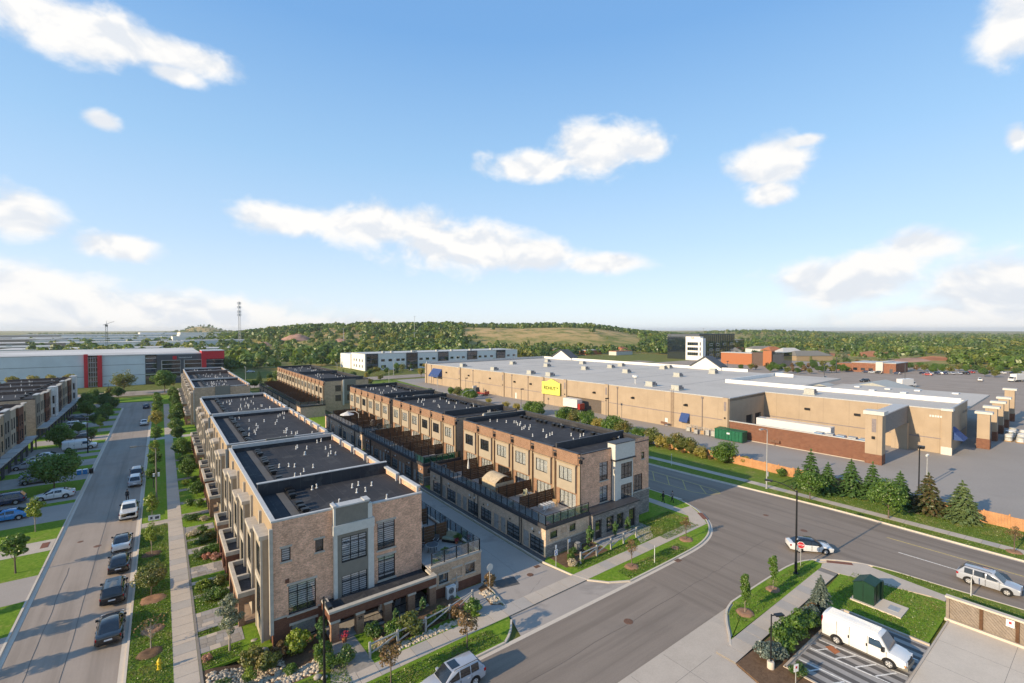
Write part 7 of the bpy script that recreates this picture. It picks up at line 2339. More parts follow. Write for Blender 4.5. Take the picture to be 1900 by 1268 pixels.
 for i, (x, y, s) in enumerate(((-17.5, 51.5, 1.35), (-18.5, 57.0, 1.45), (-19.0, 63.0, 1.45))):
  tree('young_lime', x, y, ['lawn tree out of view across from the black sedan', 'lawn tree out of view across from the crossover', 'lawn tree out of view across from the hatchback'][i], s=s)
 tree('big_thin', -12.3, 247, 'tall thin tree in front of the pale warehouse wall', s=.95)
 tree('big_green', 1.0, 243, 'big fresh green tree at the corner of the warehouse office')
 for i, x in enumerate((-52, -46.5, -41, -35.8, -30.2)):
  tree('street_yellow', x, 262, ['yellowing tree at the picture edge against the warehouse wall', 'second yellowing tree against the warehouse wall', 'middle yellowing tree of the five above the town house roof', 'fourth yellowing tree of the five above the town house roof', 'yellowing tree closest to the red fin'][i], s=1.45, group='yellowing trees before the warehouse')
 # cross street verge, gardens round the corner house
 tree('rust', 13.2, 32.5, 'thin young tree on the verge before the entry path', s=.95)
 tree('rust', 19.7, 32.4, 'small rusty-leaved tree on the verge behind the silver sport utility', s=1.0)
 tree('bare_brown', 41.1, 32.9, 'bare brown sapling in a mulch ring before the split-rail fence')
 tree('bare_brown', 51.9, 33.2, 'leafless sapling in a mulch ring by the corner paving', s=.92, rz=2)
 mulch_ring(41.1, 32.9, 'mulch ring under the bare brown sapling'); mulch_ring(51.9, 33.2, 'mulch ring under the leafless corner sapling', .9); mulch_ring(48.8, 32.6, 'small empty mulch ring between the two saplings', .5)
 tree('column', 42.7, 21.2, 'slim upright tree near the island tip in a mulch ring'); tree('column', 48.8, 21.45, 'slim upright tree nearer the tall lamp in a mulch ring', s=.95)
 mulch_ring(42.7, 21.2, 'mulch ring at the island tip'); mulch_ring(48.8, 21.45, 'mulch ring nearer the tall lamp', .75)
 A = [('shrub_olive', 5.4, 41.0, 1.15, -.5, 'olive bush at the corner of the brick end house'), ('shrub_olive', 6.3, 40.0, 1.1, -.55, 'second olive bush at the brick corner'), ('shrub_rust', 7.3, 41.3, 1.0, -.58, 'brown bush tucked against the brick corner'), ('shrub_lime', 8.6, 40.9, 1.45, -.6, 'lime upright bush under the long low window'),
   ('shrub_lime', 4.9, 39.3, .8, -.3, 'yellow-green bush on the stones near the path'), ('cedar', 10.4, 40.4, 1.25, -.4, 'dark upright bush at the porch end'), ('shrub', 10.0, 38.6, .9, -.25, 'green bush between the lamp and the porch'), ('shrub_dark', 11.0, 36.6, .95, 0, 'leafy dark bush at the entry path edge'), ('shrub', 9.9, 36.9, .8, -.1, 'small green bush by the lamp foot'),
   ('shrub_dark', 14.2, 38.2, .9, 0, 'dark bush behind the split-rail fence near the steps'), ('shrub', 15.4, 37.2, 1.0, 0, 'green bush behind the fence near the entry'), ('shrub_olive', 16.7, 36.6, 1.35, 0, 'big leafy bush leaning on the split-rail fence'), ('cedar', 16.3, 38.9, .7, 0, 'small dark cedar before a brick pier'), ('cedar', 18.9, 38.9, .75, 0, 'small dark cedar before the last brick pier'),
   ('shrub_lime', 18.6, 36.9, .7, 0, 'low lime plant inside the fence'), ('shrub_dark', 19.8, 37.1, .75, 0, 'low dark plant by the fence middle post'), ('shrub_rust', 20.9, 36.4, .85, 0, 'pinkish bush by the fence middle'), ('shrub', 22.4, 35.9, 1.0, 0, 'green bush at the fence end'), ('flowers_white', 13.9, 36.5, .9, 0, 'cream flowers at the entry path'),
   ('flowers_pink', 21.6, 36.9, .8, 0, 'pink flowers near the fence end'), ('shrub_rust', 26.25, 39.0, .95, .02, 'rust-orange upright bush at the lane corner'), ('shrub_dark', 3.2, 38.8, .7, -.1, 'low dark plant at the edge of the stones'), ('shrub_silver', 4.6, 37.6, .6, -.05, 'low silver plant near the sidewalk'), ('shrub', 7.6, 38.3, .6, -.4, 'low green plant among the stones'),
   ('flowers_pink', 2.6, 43.4, .55, 0, 'small orange flower clump by the sidewalk edging')]
 for k, x, y, s, z, lab in A:
  tree(k, x, y, lab, 'shrub', None, s, z)
 B = [('cedar', 45.4, 38.9, 1.0, 'narrow green cedar before the stone wall'), ('cedar', 47.8, 38.9, .98, 'narrow green cedar near the stone house door'), ('cedar', 40.9, 39.0, 1.25, 'stout dark cedar beside the air conditioner'), ('shrub_dark', 37.9, 38.9, .6, 'dark bush beside the corner garage wall'), ('shrub', 36.7, 37.9, .55, 'low green bush behind the blue parking sign'), ('flowers_white', 35.9, 36.9, .8, 'white flowering plant near the blue parking sign'),
   ('shrub_lime', 37.3, 36.8, .5, 'small lime plant at the fence end post'), ('shrub', 39.6, 38.2, .5, 'low green bush before the air conditioner')]
 for k, x, y, s, lab in B:
  tree(k, x, y, lab, 'shrub', None, s)
 # lower right beds
 H = [('spruce_blue', 48.4, 17.1, 1.0, 'small blue spruce behind the parked cargo van'), ('shrub_rust', 47.2, 17.3, .8, 'red-leaved bush beside the blue spruce'), ('shrub_silver', 46.0, 17.0, 1.05, 'silver bush behind the van tail'), ('shrub_dark', 44.9, 16.9, 1.1, 'dark bush between silver bush and hedge'), ('shrub', 43.6, 17.0, 1.25, 'green hedge bush nearest the van'), ('shrub', 42.3, 16.9, 1.25, 'middle green hedge bush by the parking kerb'),
   ('shrub_dark', 41.1, 17.0, 1.2, 'dark hedge bush by the short lamp'), ('shrub', 40.0, 16.8, 1.15, 'green hedge bush right by the short lamp'), ('shrub_silver', 38.7, 16.7, .9, 'silver-blue bush behind the short lamp foot'), ('shrub_silver', 37.9, 17.2, 1.0, 'silver-blue bush at the end of the bed'), ('shrub_dark', 38.0, 14.9, .7, 'small dark bush by the white notice sign')]
 for k, x, y, s, lab in H:
  tree(k, x, y, lab, 'spruce' if 'spruce' in lab[:11] else 'shrub', None, s)
 # verge and fence line of the wide road
 F = [('spruce_b', 84.6, 31.6, 1.05, 'tall narrow spruce first in the line by the brown fence'), ('spruce', 84.8, 29.2, .85, 'dark spruce behind the airy verge tree'), ('spruce', 86.6, 26.6, .98, 'spruce in the middle of the line before the store yard'), ('spruce_b', 87.2, 24.0, .92, 'spruce next to the broad verge tree'), ('spruce', 87.0, 20.6, .9, 'spruce half hidden by the broad verge tree'),
   ('spruce_brown', 86.9, 17.4, 1.0, 'browning spruce between green neighbours'), ('spruce_pale', 87.2, 13.9, .98, 'pale full spruce at the end of the line'), ('spruce', 83.9, 33.2, .6, 'low round spruce at the lamp near the fence post')]
 for k, x, y, s, lab in F:
  tree(k, x, y, lab, 'spruce', 'spruces along the road fence', s * 1.25, sz=s * 1.05)
 tree('airy', 80.2, 20.2, 'broad airy tree on the verge before the spruces', s=1.0); tree('airy', 79.4, 29.7, 'round tree on the verge nearer the tall steel lamp', s=.82, rz=2); tree('bare_brown', 79.7, 8.2, 'thin dark sapling on the verge in a mulch ring'); mulch_ring(79.7, 8.2, 'mulch ring under the dark verge sapling', .8)
 S = [(88.0, 37.5, 'shrub', 1.0), (89.9, 45.0, 'tall_scrub_y', .55), (88.4, 48.5, 'tall_scrub_g', 1.0), (87.9, 53.0, 'tall_scrub_y', .75), (88.7, 56.0, 'tall_scrub', .85), (88.9, 59.0, 'tall_scrub', .95), (88.4, 62.5, 'tall_scrub_y', .9), (89.2, 66.0, 'tall_scrub', .95), (89.5, 70.0, 'tall_scrub_g', .8), (90, 75, 'tall_scrub', 1.0), (90.4, 79, 'tall_scrub_g', 1.1),
   (90.8, 84, 'tall_scrub_y', 1.0), (91.2, 88, 'tall_scrub_g', 1.05), (91.4, 93, 'tall_scrub', 1.0), (91.8, 98, 'tall_scrub_g', 1.0), (92.0, 110, 'tall_scrub_g', 1.0), (92.3, 114, 'tall_scrub_g', .95), (92.5, 121, 'tall_scrub_y', .7), (92.6, 127, 'tall_scrub_y', .65), (93, 138, 'tall_scrub_y', .6), (93.5, 150, 'tall_scrub_g', .95), (94, 155, 'tall_scrub_g', .9), (94, 161, 'tall_scrub', .9), (94.5, 167, 'tall_scrub_g', .7)]
 S += [(88.0, 48.0 + i * 3.1, 'shrub_rust', .6) for i in range(8)]
 for i, (x, y, k, s) in enumerate(S):
  c = {'tall_scrub': 'olive', 'tall_scrub_g': 'green', 'tall_scrub_y': 'golden', 'shrub': 'small round', 'shrub_rust': 'low rust-orange'}[k]
  where = 'by the brown fence' if y < 50 else 'between road and store yard' if y < 72 else 'behind the nearer deck block roof' if y < 100 else 'below the yellow gabled sign' if y < 128 else 'before the far store wall'
  tree(k, x, y, f'{c} scrub {where}, {words[i % 12]} of its run', 'shrub', 'scrub along the store yard', s)
 tree('dense_dark', 61.9, 50.5, 'dark tree peeping out behind the stone-faced house corner', s=.75)
 # north of the terraces
 rnd = random.Random(8)
 k2 = ['dense', 'dense_dark', 'street_yellow', 'big_thin', 'tall_scrub_g', 'spruce', 'far_c', 'young_green']
 nt = []
 for i in range(64):
  x = -20 + i * 3.9 + rnd.uniform(-1.5, 1.5); y = rnd.choice([235, 237.5, 261, 266, 272]) + rnd.uniform(-1.5, 1.5)
  if -3 < x < 6 and y < 250 or x > 228 or -30 < x < 26 and y > 262: continue
  nt.append((x, y))
 nt += [(61.8, y + rnd.uniform(-1, 1)) for y in range(70, 230, 13)] + [(78.8, y + rnd.uniform(-1, 1)) for y in range(66, 230, 15)] + [(40 + rnd.uniform(-6, 8), 222 + rnd.uniform(0, 9)) for _ in range(7)] + [(112 + i * 9.5, 285.5) for i in range(12)] + [(55 + rnd.uniform(-10, 8), 144 + rnd.uniform(-2, 4)) for _ in range(3)]
 adj = ['small round', 'dark dense', 'yellowing', 'tall thin', 'bushy', 'pointed dark', 'olive', 'slim young']
 for i, (x, y) in enumerate(nt):
  j = rnd.randrange(8)
  if y > 284: j = [0, 5, 2, 7][i % 4]
  s = {3: .55, 6: .5, 2: .9}.get(j, .9) * rnd.uniform(.75, 1.15)
  near = 'before the white office row' if y > 284 else 'along the road beyond the terraces' if y > 232 else 'on the verge of the wide road' if x > 70 else 'beside the far terrace blocks'
  tree(k2[j], x, y, f'{adj[j]} tree {near}', 'tree', f'trees {near}', s)
 # trees of the car park islands
 for i in range(84):
  if i < 18:
   x, y = 300 + (i % 9) * 9 + rnd.uniform(-2, 2), 118 + (i // 9) * 8 - (i % 9) * 2.0 + rnd.uniform(-2, 2)
  elif i < 34:
   x, y = 376 + rnd.uniform(-10, 26), 30 + (i - 18) * 4.2
  elif i < 60:
   x, y = 402 + rnd.uniform(0, 26), 22 + (i - 34) * 4.6
  else:
   x, y = 300 + (i - 60) * 4.4 + rnd.uniform(-2, 2), 142 + rnd.uniform(-4, 14) - (i - 60) * 1.1
   if 345 < x < 372 and y > 148: continue
  j = rnd.choice(['dense', 'far_c', 'dense_dark', 'tall_scrub_g', 'far_e'])
  tree(j, x, y, {'dense': 'round green', 'far_c': 'olive', 'dense_dark': 'dark round', 'tall_scrub_g': 'bushy', 'far_e': 'rusty'}[j] + ' tree planted round the store car park', 'tree', 'trees round the store car park', rnd.uniform(.7, 1.0) * (.6 if j.startswith('far') else 1))


build_plants()


# ------------------------------------------------------------------ woods and hillside
def build_woods():
 rs = np.random.RandomState(5)
 rnd = random.Random(5)

 def at(px_deg, d):
  a = R(px_deg)
  return d * math.sin(a), d * math.cos(a)
 pts = {'hill_woodland': [], 'valley_woodland': [], 'plain_woodland': []}
 near = []
 # angles are bearings off the road axis; distances in metres along the ground
 tries = 0
 while tries < 30000:
  tries += 1
  a = rs.uniform(-9, 88); d = 340 * (12 ** rs.uniform(0, 1) ** 1.15)
  x, y = at(a, d)
  if in_plate(x, y, -8): continue
  n = math.sin(x * .011) * math.sin(y * .013 + 2) + .5 * math.sin(x * .037 + 1) * math.sin(y * .031)
  dens = 0
  if d < 480 and -9 < a < 30: dens = .30 if 4 < a < 40 else .12
  elif a < 5: dens = (.16 if d < 2200 else .8) + (.25 if n > .4 else 0)
  elif a < 12: dens = .55 if d < 700 else .42 + .4 * (n > .2)
  elif a < 31: dens = (.30 + .4 * (n > .35)) if d < 560 else .3 if a < 19 and n < .3 else .9 if d < 1400 else .5
  elif a < 52:
   if d < 560: dens = .6
   elif d < 640: dens = .3
   elif d < 960: dens = .012 + .10 * (n > .8)
   else: dens = .75
  elif a < 58: dens = .85
  else: dens = (.25 if d < 500 else .9 if (n > -.35) else .35)
  if 58 < a < 80 and d < 650: dens *= .10 if d > 430 else .3
  if 9 < a < 22 and d < 720: dens *= .45
  if a > 56 and d > 900 and n < -.1: dens *= .25
  if rs.uniform() > dens: continue
  z = ground_z(x, y)
  if d < 640 and len(near) < 135:
   near.append((x, y, z))
  elif a < 31: pts['hill_woodland'].append((x, y, z))
  elif a < 58: pts['valley_woodland'].append((x, y, z))
  else: pts['plain_woodland'].append((x, y, z))
 ks = ['far_a', 'far_b', 'far_c', 'far_d', 'far_a', 'far_b', 'far_e', 'far_f']
 w = {'far_a': 'broad green', 'far_b': 'tall dark', 'far_c': 'olive', 'far_d': 'pointed', 'far_e': 'rusty autumn', 'far_f': 'silvery'}
 for i, (x, y, z) in enumerate(near):
  k = ks[rs.randint(8)]
  if k == 'far_e' and rs.uniform() < .6: k = 'far_a'
  a = math.degrees(math.atan2(x, y))
  spots = ((-3, 'at the picture edge among the sheds'), (2, 'among the industrial sheds'), (6, 'between crane and mast'), (11, 'below the radio mast'), (16, 'beyond the plain brown block'), (21, 'by the crowded yard'), (26, 'above the white offices'), (32, 'behind the far office bays'), (38, 'above the yellow sign'), (44, 'below the dry grass hill'),
     (50, 'left of the entrance gable'), (57, 'beside the black office'), (63, 'behind the terracotta shops'), (69, 'behind the red brick shop'), (76, 'behind the parked rows'), (99, 'at the car park edge'))
  where = next(s for lim, s in spots if a < lim)
  sz = 'nearer' if math.hypot(x, y) < 430 else 'mid-slope' if math.hypot(x, y) < 540 else 'farther'
  tree(k, x, y, f'{sz} {w[k]} tree {where}', 'tree', f'trees {where}', rs.uniform(.55, 1.0), z - .2)
 # the mass behind: small crowns joined into a wood
 for name, P in pts.items():
  P = np.array(P)
  if len(P) == 0: continue
  n = 58
  N_ = len(P)
  d = np.hypot(P[:, 0], P[:, 1])
  h = 4.5 + 9.5 * rs.uniform(0, 1, N_) ** 1.2 * np.where((np.degrees(np.arctan2(P[:, 0], P[:, 1])) > 31) & (d < 960), .6, 1.0); r = h * rs.uniform(.28, .62, N_)
  u = rs.normal(size=(N_, n, 3)); u /= np.linalg.norm(u, axis=2, keepdims=True)
  u[:, :, 2] = np.abs(u[:, :, 2]) * 1.3 - .45
  rad = rs.uniform(.65, 1.05, (N_, n, 1))
  C = u * rad * np.stack([r, r, h * .5], axis=1)[:, None, :]
  C[:, :, 2] += (h * .48)[:, None]
  C += P[:, None, :]
  nn = u + rs.normal(size=u.shape) * .35
  S = np.repeat((r * .29)[:, None], n, 1) * rs.uniform(.7, 1.3, (N_, n))
  half = rs.uniform(size=N_) < .5
  obs = []
  for sel, mt, nm in ((half, 'far_leaf', name), (~half, 'far_dark', name + '_dark')):
   me = leaf_mesh(nm, C[sel].reshape(-1, 3), nn[sel].reshape(-1, 3), S[sel].reshape(-1), M[mt], 1.1)
   o = bpy.data.objects.new(nm, me); COL.objects.link(o)
   o['kind'] = 'stuff'
   tag(o, {'hill': 'dense woods covering the long hill', 'valley': 'scattered woods on and behind the dry hill', 'plain': 'wide woods across the plain'}[name.split('_')[0]] + (', darker trees' if 'dark' in nm else ', lighter trees'), 'woods')
 # bare soil heaps
 def heap(x, y, rx, ry, h, m, lab):
  mb = MB(); n = 18; k = 7; rnd2 = random.Random(int(x))
  z0 = ground_z(x, y) - .5
  for i in range(k):
   f = 1 - i / (k - 1)
   for j in range(n):
    t = 6.283 * j / n; q = f * rnd2.uniform(.9, 1.1)
    mb.v.append((x + rx * q * math.cos(t), y + ry * q * math.sin(t), z0 + h * (1 - f ** 1.7) * rnd2.uniform(.9, 1.08)))
  for i in range(k - 1):
   for j in range(n):
    mb.f.append((i * n + j, i * n + (j + 1) % n, (i + 1) * n + (j + 1) % n, (i + 1) * n + j)); mb.m.append(0)
  o = mb.build('soil_heap', M[m], smooth=80)
  tag(o, lab, 'soil heap')
 heap(155, 720, 24, 20, 9, 'rose_soil', 'big rosy gravel heap below the wooded hill'); heap(196, 650, 14, 12, 5, 'rose_soil', 'smaller rosy gravel heap beside the crowded yard'); heap(108, 690, 16, 12, 6, 'rose_soil', 'rosy gravel heap near the mast foot')
 heap(545, 200, 34, 20, 5, 'red_soil', 'long red soil bank beyond the white-roofed house'); heap(590, 165, 40, 20, 4.5, 'red_soil', 'red soil bank before the plain woods'); heap(520, 118, 40, 14, 2.5, 'rose_soil', 'pale soil ridge beyond the red brick shop'); heap(560, 110, 30, 16, 3, 'red_soil', 'low red soil bank at the end of the ridge')
 # poles and pylons seen against the land
 t = None
 for i, (x, y, h) in enumerate([(183, 596, 24), (262, 560, 16), (300, 640, 30), (640, 350, 26), (700, 420, 28)]):
  mb = MB(); z = ground_z(x, y)
  mb.tube((x, y, z), (x, y, z + h), .35, .2, 6); mb.box(x - 1.6, y - .15, z + h - 1.2, x + 1.6, y + .15, z + h - .9)
  o = mb.build('utility_pole', M['galvanised'])
  tag(o, ['pale pole by the crowded yard', 'short pale pole on the slope', 'tall pole at the wood edge', 'tall pole in the valley woods', 'tallest pole beyond the office block'][i], 'pole')


build_woods()


# ------------------------------------------------------------------ street furniture
def street_lamp(x, y, h, dx, dy, L, label, mat='black_metal', z=0.0, r=.09, head=True, rise=.75, name='street_lamp'):
 t = thing(name, label, 'street lamp', (x, y, z))
 mb = MB(); mb.tube((x, y, z - .1), (x, y, z + 1.2), r * 1.35, r * 1.25, 10); mb.tube((x, y, z + 1.2), (x, y, z + h), r, r * .65, 10); mb.lathe(x, y, [(r * 2.2, z), (r * 2.2, z + .06), (r * 1.4, z + .1)], 10)
 mb.build('pole', M[mat], t, smooth=50)
 d = Vector((dx, dy, 0)).normalized()
 a = Vector((x, y, z + h - .15)); pts = [a, a + d * L * .3 + Vector((0, 0, rise * .55)), a + d * L * .65 + Vector((0, 0, rise * .9)), a + d * L + Vector((0, 0, rise))]
 mb = MB(); mb.path(pts, .05, 6); mb.build('arm', M[mat], t, smooth=50)
 if head:
  e = pts[-1]; mb = MB(); mb.obox(e.x + d.x * .3, e.y + d.y * .3, e.z - .12, e.z + .06, .75, .3, math.atan2(d.y, d.x))
  hd = mb.build('lamp_head', M[mat], t)
  mb = MB(); mb.obox(e.x + d.x * .35, e.y + d.y * .35, e.z - .15, e.z - .121, .5, .22, math.atan2(d.y, d.x)); mb.build('lens', M['lamp_clear'], hd)
 return t


def post(root, x, y, z0, z1, r=.035, mat='galvanised', name='post'):
 mb = MB(); mb.tube((x, y, z0), (x, y, z1), r, r, 8)
 return mb.build(name, M[mat], root)


def build_furniture():
 t = street_lamp(54.0, 21.45, 8.9, -.25, 1.0, 2.4, 'tall black street lamp at the junction island', r=.11)
 mb = MB(); mb.box(53.86, 21.3, 2.6, 54.14, 21.33, 3.1); mb.box(53.87, 21.3, 3.7, 54.13, 21.33, 3.85); mb.build('small_plates', M['sign_white'], t)
 t = street_lamp(79.3, 36.1, 9.7, -1, .15, 1.3, 'tall steel street lamp on the verge before the spruces', 'galvanised', rise=.4)
 mb = MB(); mb.box(79.4, 35.95, 2.0, 79.65, 36.2, 2.7); mb.build('meter_box', M['vent_white'], t)
 street_lamp(9.0, 34.35, 7.1, 0, -1, 1.0, 'black lamp post before the grey bay tower', rise=.15, r=.1, z=-.05)
 t = street_lamp(-.85, 87.7, 8.4, -1, -.05, 2.3, 'dark street lamp arching over the west street', 'grey_panel', r=.1)
 mb = MB(); mb.box(-1.25, 87.55, 4.15, -1.0, 87.85, 4.6); mb.box(-.68, 87.55, 4.1, -.42, 87.85, 4.65); mb.build('banner_bracket', M['vent_white'], t)
 street_lamp(-12.75, 133.2, 7.3, -1, 0, 1.6, 'black lamp post beside the white van on the drive', rise=.05)
 street_lamp(-16.0, 231, 6.0, -1, 0, .5, 'black lamp post past the bend of the west street', rise=.05)
 street_lamp(61.9, 104, 9.8, 1, 0, 2.4, 'grey street lamp showing above the deck block roofs', 'galvanised')
 for i, y in enumerate((150, 195)):
  street_lamp(79.2, y, 9.5, -1, 0, 2.0, ['steel street lamp far up the wide road', 'last steel street lamp of the wide road'][i], 'galvanised')
 for i, (x, y) in enumerate(((30, 238), (70, 238.5), (108, 259), (150, 259), (196, 259))):
  street_lamp(x, y, 9, 0, 1 if y < 240 else -1, 2.2, ['steel lamp beyond the plain brown block', 'steel lamp at the far junction', 'steel lamp before the glass bay corner', 'steel lamp before the office row middle', 'steel lamp before the office row end'][i], 'galvanised')
 # short lamp by the van
 t = thing('bollard_lamp', 'short black lamp with flat head on a concrete foot by the hedge', 'street lamp', (37.2, 16.45, 0))
 mb = MB(); mb.lathe(37.2, 16.45, [(.26, -.1), (.26, .5), (.22, .55)], 14); mb.build('concrete_foot', M['concrete_light'], t, smooth=40)
 mb = MB(); mb.tube((37.2, 16.45, .55), (37.2, 16.45, 4.2), .06, .05, 8); mb.tube((37.2, 16.45, 4.1), (37.5, 16.3, 4.1), .04, .04, 6); mb.build('pole', M['black_metal'], t, smooth=40)
 mb = MB(); mb.obox(37.8, 16.15, 4.04, 4.14, .7, .34, R(-26)); mb.build('lamp_head', M['black_metal'], t)
 # store yard lamps
 t = thing('yard_lamp', 'black square-headed lamp post in the store yard behind the spruces', 'lamp', (99.3, 21.1, 0))
 mb = MB(); mb.tube((99.3, 21.1, 0), (99.3, 21.1, 6.9), .1, .08, 8); mb.box(99.3, 21.05, 6.75, 100.0, 21.15, 6.85); mb.build('pole', M['black_metal'], t); mb = MB(); mb.box(99.9, 20.7, 6.45, 100.7, 21.5, 6.9); mb.build('lamp_head', M['black_metal'], t)
 t = thing('camera_post', 'pale post with white camera cluster beside the black yard lamp', 'camera post', (101.2, 20.5, 0))
 mb = MB(); mb.tube((101.2, 20.5, 0), (101.2, 20.5, 5.2), .08, .07, 8); mb.build('post', M['galvanised'], t); mb = MB()
 for a in (-.35, 0, .35):
  mb.lathe(101.2 + a, 20.5, [(.05, 5.1), (.16, 5.2), (.16, 5.42), (.05, 5.5)], 8)
 mb.build('cameras', M['vent_white'], t)
 for i, (x, y, h) in enumerate(((96.7, 123.9, 6.2), (100.5, 166, 6.2), (103, 92, 6.2))):
  t = thing('yard_lamp', ['slim yard lamp before the yellow gabled sign', 'slim yard lamp near the big blue awning', 'slim yard lamp at the loading bay corner'][i], 'lamp', (x, y, 0))
  mb = MB(); mb.tube((x, y, 0), (x, y, h), .08, .07, 8); mb.build('pole', M['charcoal_wall'], t); mb = MB(); mb.box(x - .1, y - .3, h - .15, x + .9, y + .3, h + .15); mb.build('lamp_head', M['black_metal'], t)
 for i, (x, y) in enumerate(((255, 90), (300, 70), (330, 110), (300, 20), (360, 20), (240, 130))):
  t = thing('car_park_lamp', ['car park lamp nearest the low store roof', 'car park lamp beyond the box truck', 'car park lamp near the red brick shop', 'car park lamp at the picture edge row', 'car park lamp at the far corner', 'car park lamp behind the entrance gable'][i], 'lamp', (x, y, 0))
  mb = MB(); mb.tube((x, y, 0), (x, y, 9.5), .16, .12, 6); mb.build('pole', M['charcoal_wall'], t); mb = MB(); mb.box(x - 1.0, y - .25, 9.4, x + 1.0, y + .25, 9.7); mb.build('lamp_heads', M['charcoal_wall'], t)
 for i, (lx, ly) in enumerate(((-1.6, 45.0), (-.8, 17.3))):
  x, y, _ = store_pt(lx, ly)
  t = thing('yard_sign', ['rusty double sign on a low post by the white store door', 'rusty double sign on a low post before the brick screen wall'][i], 'sign', (x, y, 0))
  post(t, x, y, 0, 1.2, .05, 'rust_iron')
  for q in (-.55, .55):
   mb = MB(); mb.box(x - .05, y + q - .5, .7, x, y + q + .5, 1.3); mb.build('sign_board', M['rust_iron'], t)
 # signs
 t = thing('stop_sign', 'red stop sign on a thin post beside the tall black lamp', 'stop sign', (56.2, 21.85, 0))
 post(t, 56.2, 21.85, 0, 2.6)
 d = Vector((-.87, -.5, 0)); s = Vector((.5, -.87, 0))
 for rad, off, mt, nm in ((.40, .03, 'sign_white', 'sign_border'), (.36, .045, 'sign_red', 'sign_board')):
  mb = MB(); P = []
  for o in (0, .012):
   for k in range(8):
    a = math.pi / 8 + k * math.pi / 4
    P.append(Vector((56.2, 21.85, 2.3)) + d * (off + o) + s * (rad * math.cos(a)) + Vector((0, 0, rad * math.sin(a))))
  mb.add(P, [tuple(range(7, -1, -1)), tuple(range(8, 16))] + [(k, (k + 1) % 8, 8 + (k + 1) % 8, 8 + k) for k in range(8)])
  mb.build(nm, M[mt], t)
 add_text('STOP', .26, tuple(Vector((56.2, 21.85, 2.3)) + d * .065), (R(90), 0, math.atan2(s.y, s.x)), M['sign_white'], t, 'lettering', .004)
 t = thing('parking_sign', 'white accessible parking sign with blue symbol at the lane corner', 'sign', (34.3, 37.75, 0))
 post(t, 34.3, 37.75, -.1, 2.5)
 mb = MB(); mb.box(34.07, 37.70, 1.35, 34.53, 37.715, 2.0); mb.build('sign_board', M['sign_white'], t)
 mb = MB(); mb.box(34.16, 37.688, 1.45, 34.44, 37.70, 1.9); mb.build('blue_panel', M['sign_blue'], t)
 mb = MB(); mb.lathe(34.3, 37.68, [(.03, 1.80), (.035, 1.83), (.02, 1.87)], 8); mb.tube((34.29, 37.68, 1.79), (34.3, 37.68, 1.66), .022, .02, 6); mb.path([(34.34, 37.68, 1.72), (34.3, 37.68, 1.66), (34.36, 37.68, 1.62), (34.38, 37.68, 1.53)], .015, 5); mb.path([(34.3 + .085 * math.cos(a), 37.68, 1.585 + .085 * math.sin(a)) for a in [2.2 + i * .55 for i in range(8)]], .014, 5)
 mb.build('wheelchair_symbol', M['sign_white'], t)
 mb = MB(); mb.box(34.18, 37.70, 2.1, 34.38, 37.715, 2.5); mb.build('tow_plate', M['sign_white'], t)
 t = thing('notice_sign', 'blue-white notice on a thin post before the garage end wall', 'sign', (37.5, 39.2, 0)); post(t, 37.5, 39.2, 0, 1.75); mb = MB(); mb.box(37.5, 39.16, 1.35, 37.85, 39.175, 1.75); mb.build('sign_board', M['balcony_plate'], t)
 t = thing('round_sign', 'back of a round sign on a post at the lane mouth', 'sign', (25.95, 38.35, 0)); post(t, 25.95, 38.35, 0, 2.6); mb = MB(); mb.tube((25.95, 38.31, 2.35), (25.95, 38.29, 2.35), .36, .36, 20); mb.build('sign_board', M['pale_panel'], t)
 t = thing('notice_sign', 'white notice sign on a post at the parking corner', 'sign', (37.0, 14.6, 0)); post(t, 37.0, 14.6, 0, 1.35)
 mb = MB(); mb.obox(36.96, 14.56, .95, 1.5, .42, .02, R(-20)); mb.build('sign_board', M['sign_white'], t); mb = MB(); mb.obox(36.95, 14.54, 1.2, 1.36, .14, .01, R(-20)); mb.build('red_symbol', M['sign_red'], t)
 for i, (x, y, k) in enumerate(((-1.35, 78.95, .3), (-.75, 78.8, .55))):
  t = thing('lawn_sign', ['smaller white lawn sign at the walkway under the lime tree', 'larger white lawn sign at the walkway with dark picture'][i], 'sign', (x, y, 0))
  for q in (-.2, .2):
   post(t, x + q, y, 0, .5, .015)
  mb = MB(); mb.box(x - .35, y - .02, .45, x + .35, y, 1.15); mb.build('sign_board', M['sign_white'], t)
  mb = MB(); mb.box(x - .05 - k * .3, y - .028, .6, x + k * .4, y - .02, .95); mb.build('print', M['charcoal_wall'], t)
 for x, y, h, lab in ((43.8, 31.9, 1.95, 'thin white marker post on the verge by the curved kerb'), (63.05, 9.3, 2.0, 'white marker post on the narrow verge by the driving sport utility'), (78.4, 53.4, 2.2, 'white marker post on the shaded far verge')):
  t = thing('marker_post', lab, 'post', (x, y, 0)); post(t, x, y, -.05, h, .04, 'vent_white')
  mb = MB(); mb.lathe(x, y, [(.045, h - .3), (.05, h - .2), (.045, h - .1)], 8); mb.build('reflector', M['lamp_amber'] if False else M['galvanised'], t)
 # hydrant
 t = thing('fire_hydrant', 'yellow fire hydrant in the grass beside the black sedan', 'hydrant', (-.47, 44.5, 0))
 mb = MB(); mb.lathe(-.47, 44.5, [(.17, 0), (.17, .05), (.12, .07), (.12, .58), (.15, .6), (.15, .65), (.12, .68), (.09, .78), (.03, .84), (.03, .9)], 14); mb.build('barrel', M['hydrant_yellow'], t, smooth=40)
 for s in (-1, 1):
  mb = MB(); mb.tube((-.47 + s * .1, 44.5, .45), (-.47 + s * .22, 44.5, .45), .065, .065, 10); mb.build('outlet', M['hydrant_yellow'], t)
 mb = MB(); mb.tube((-.47, 44.4, .42), (-.47, 44.26, .42), .085, .085, 10); mb.build('front_outlet', M['hydrant_yellow'], t)
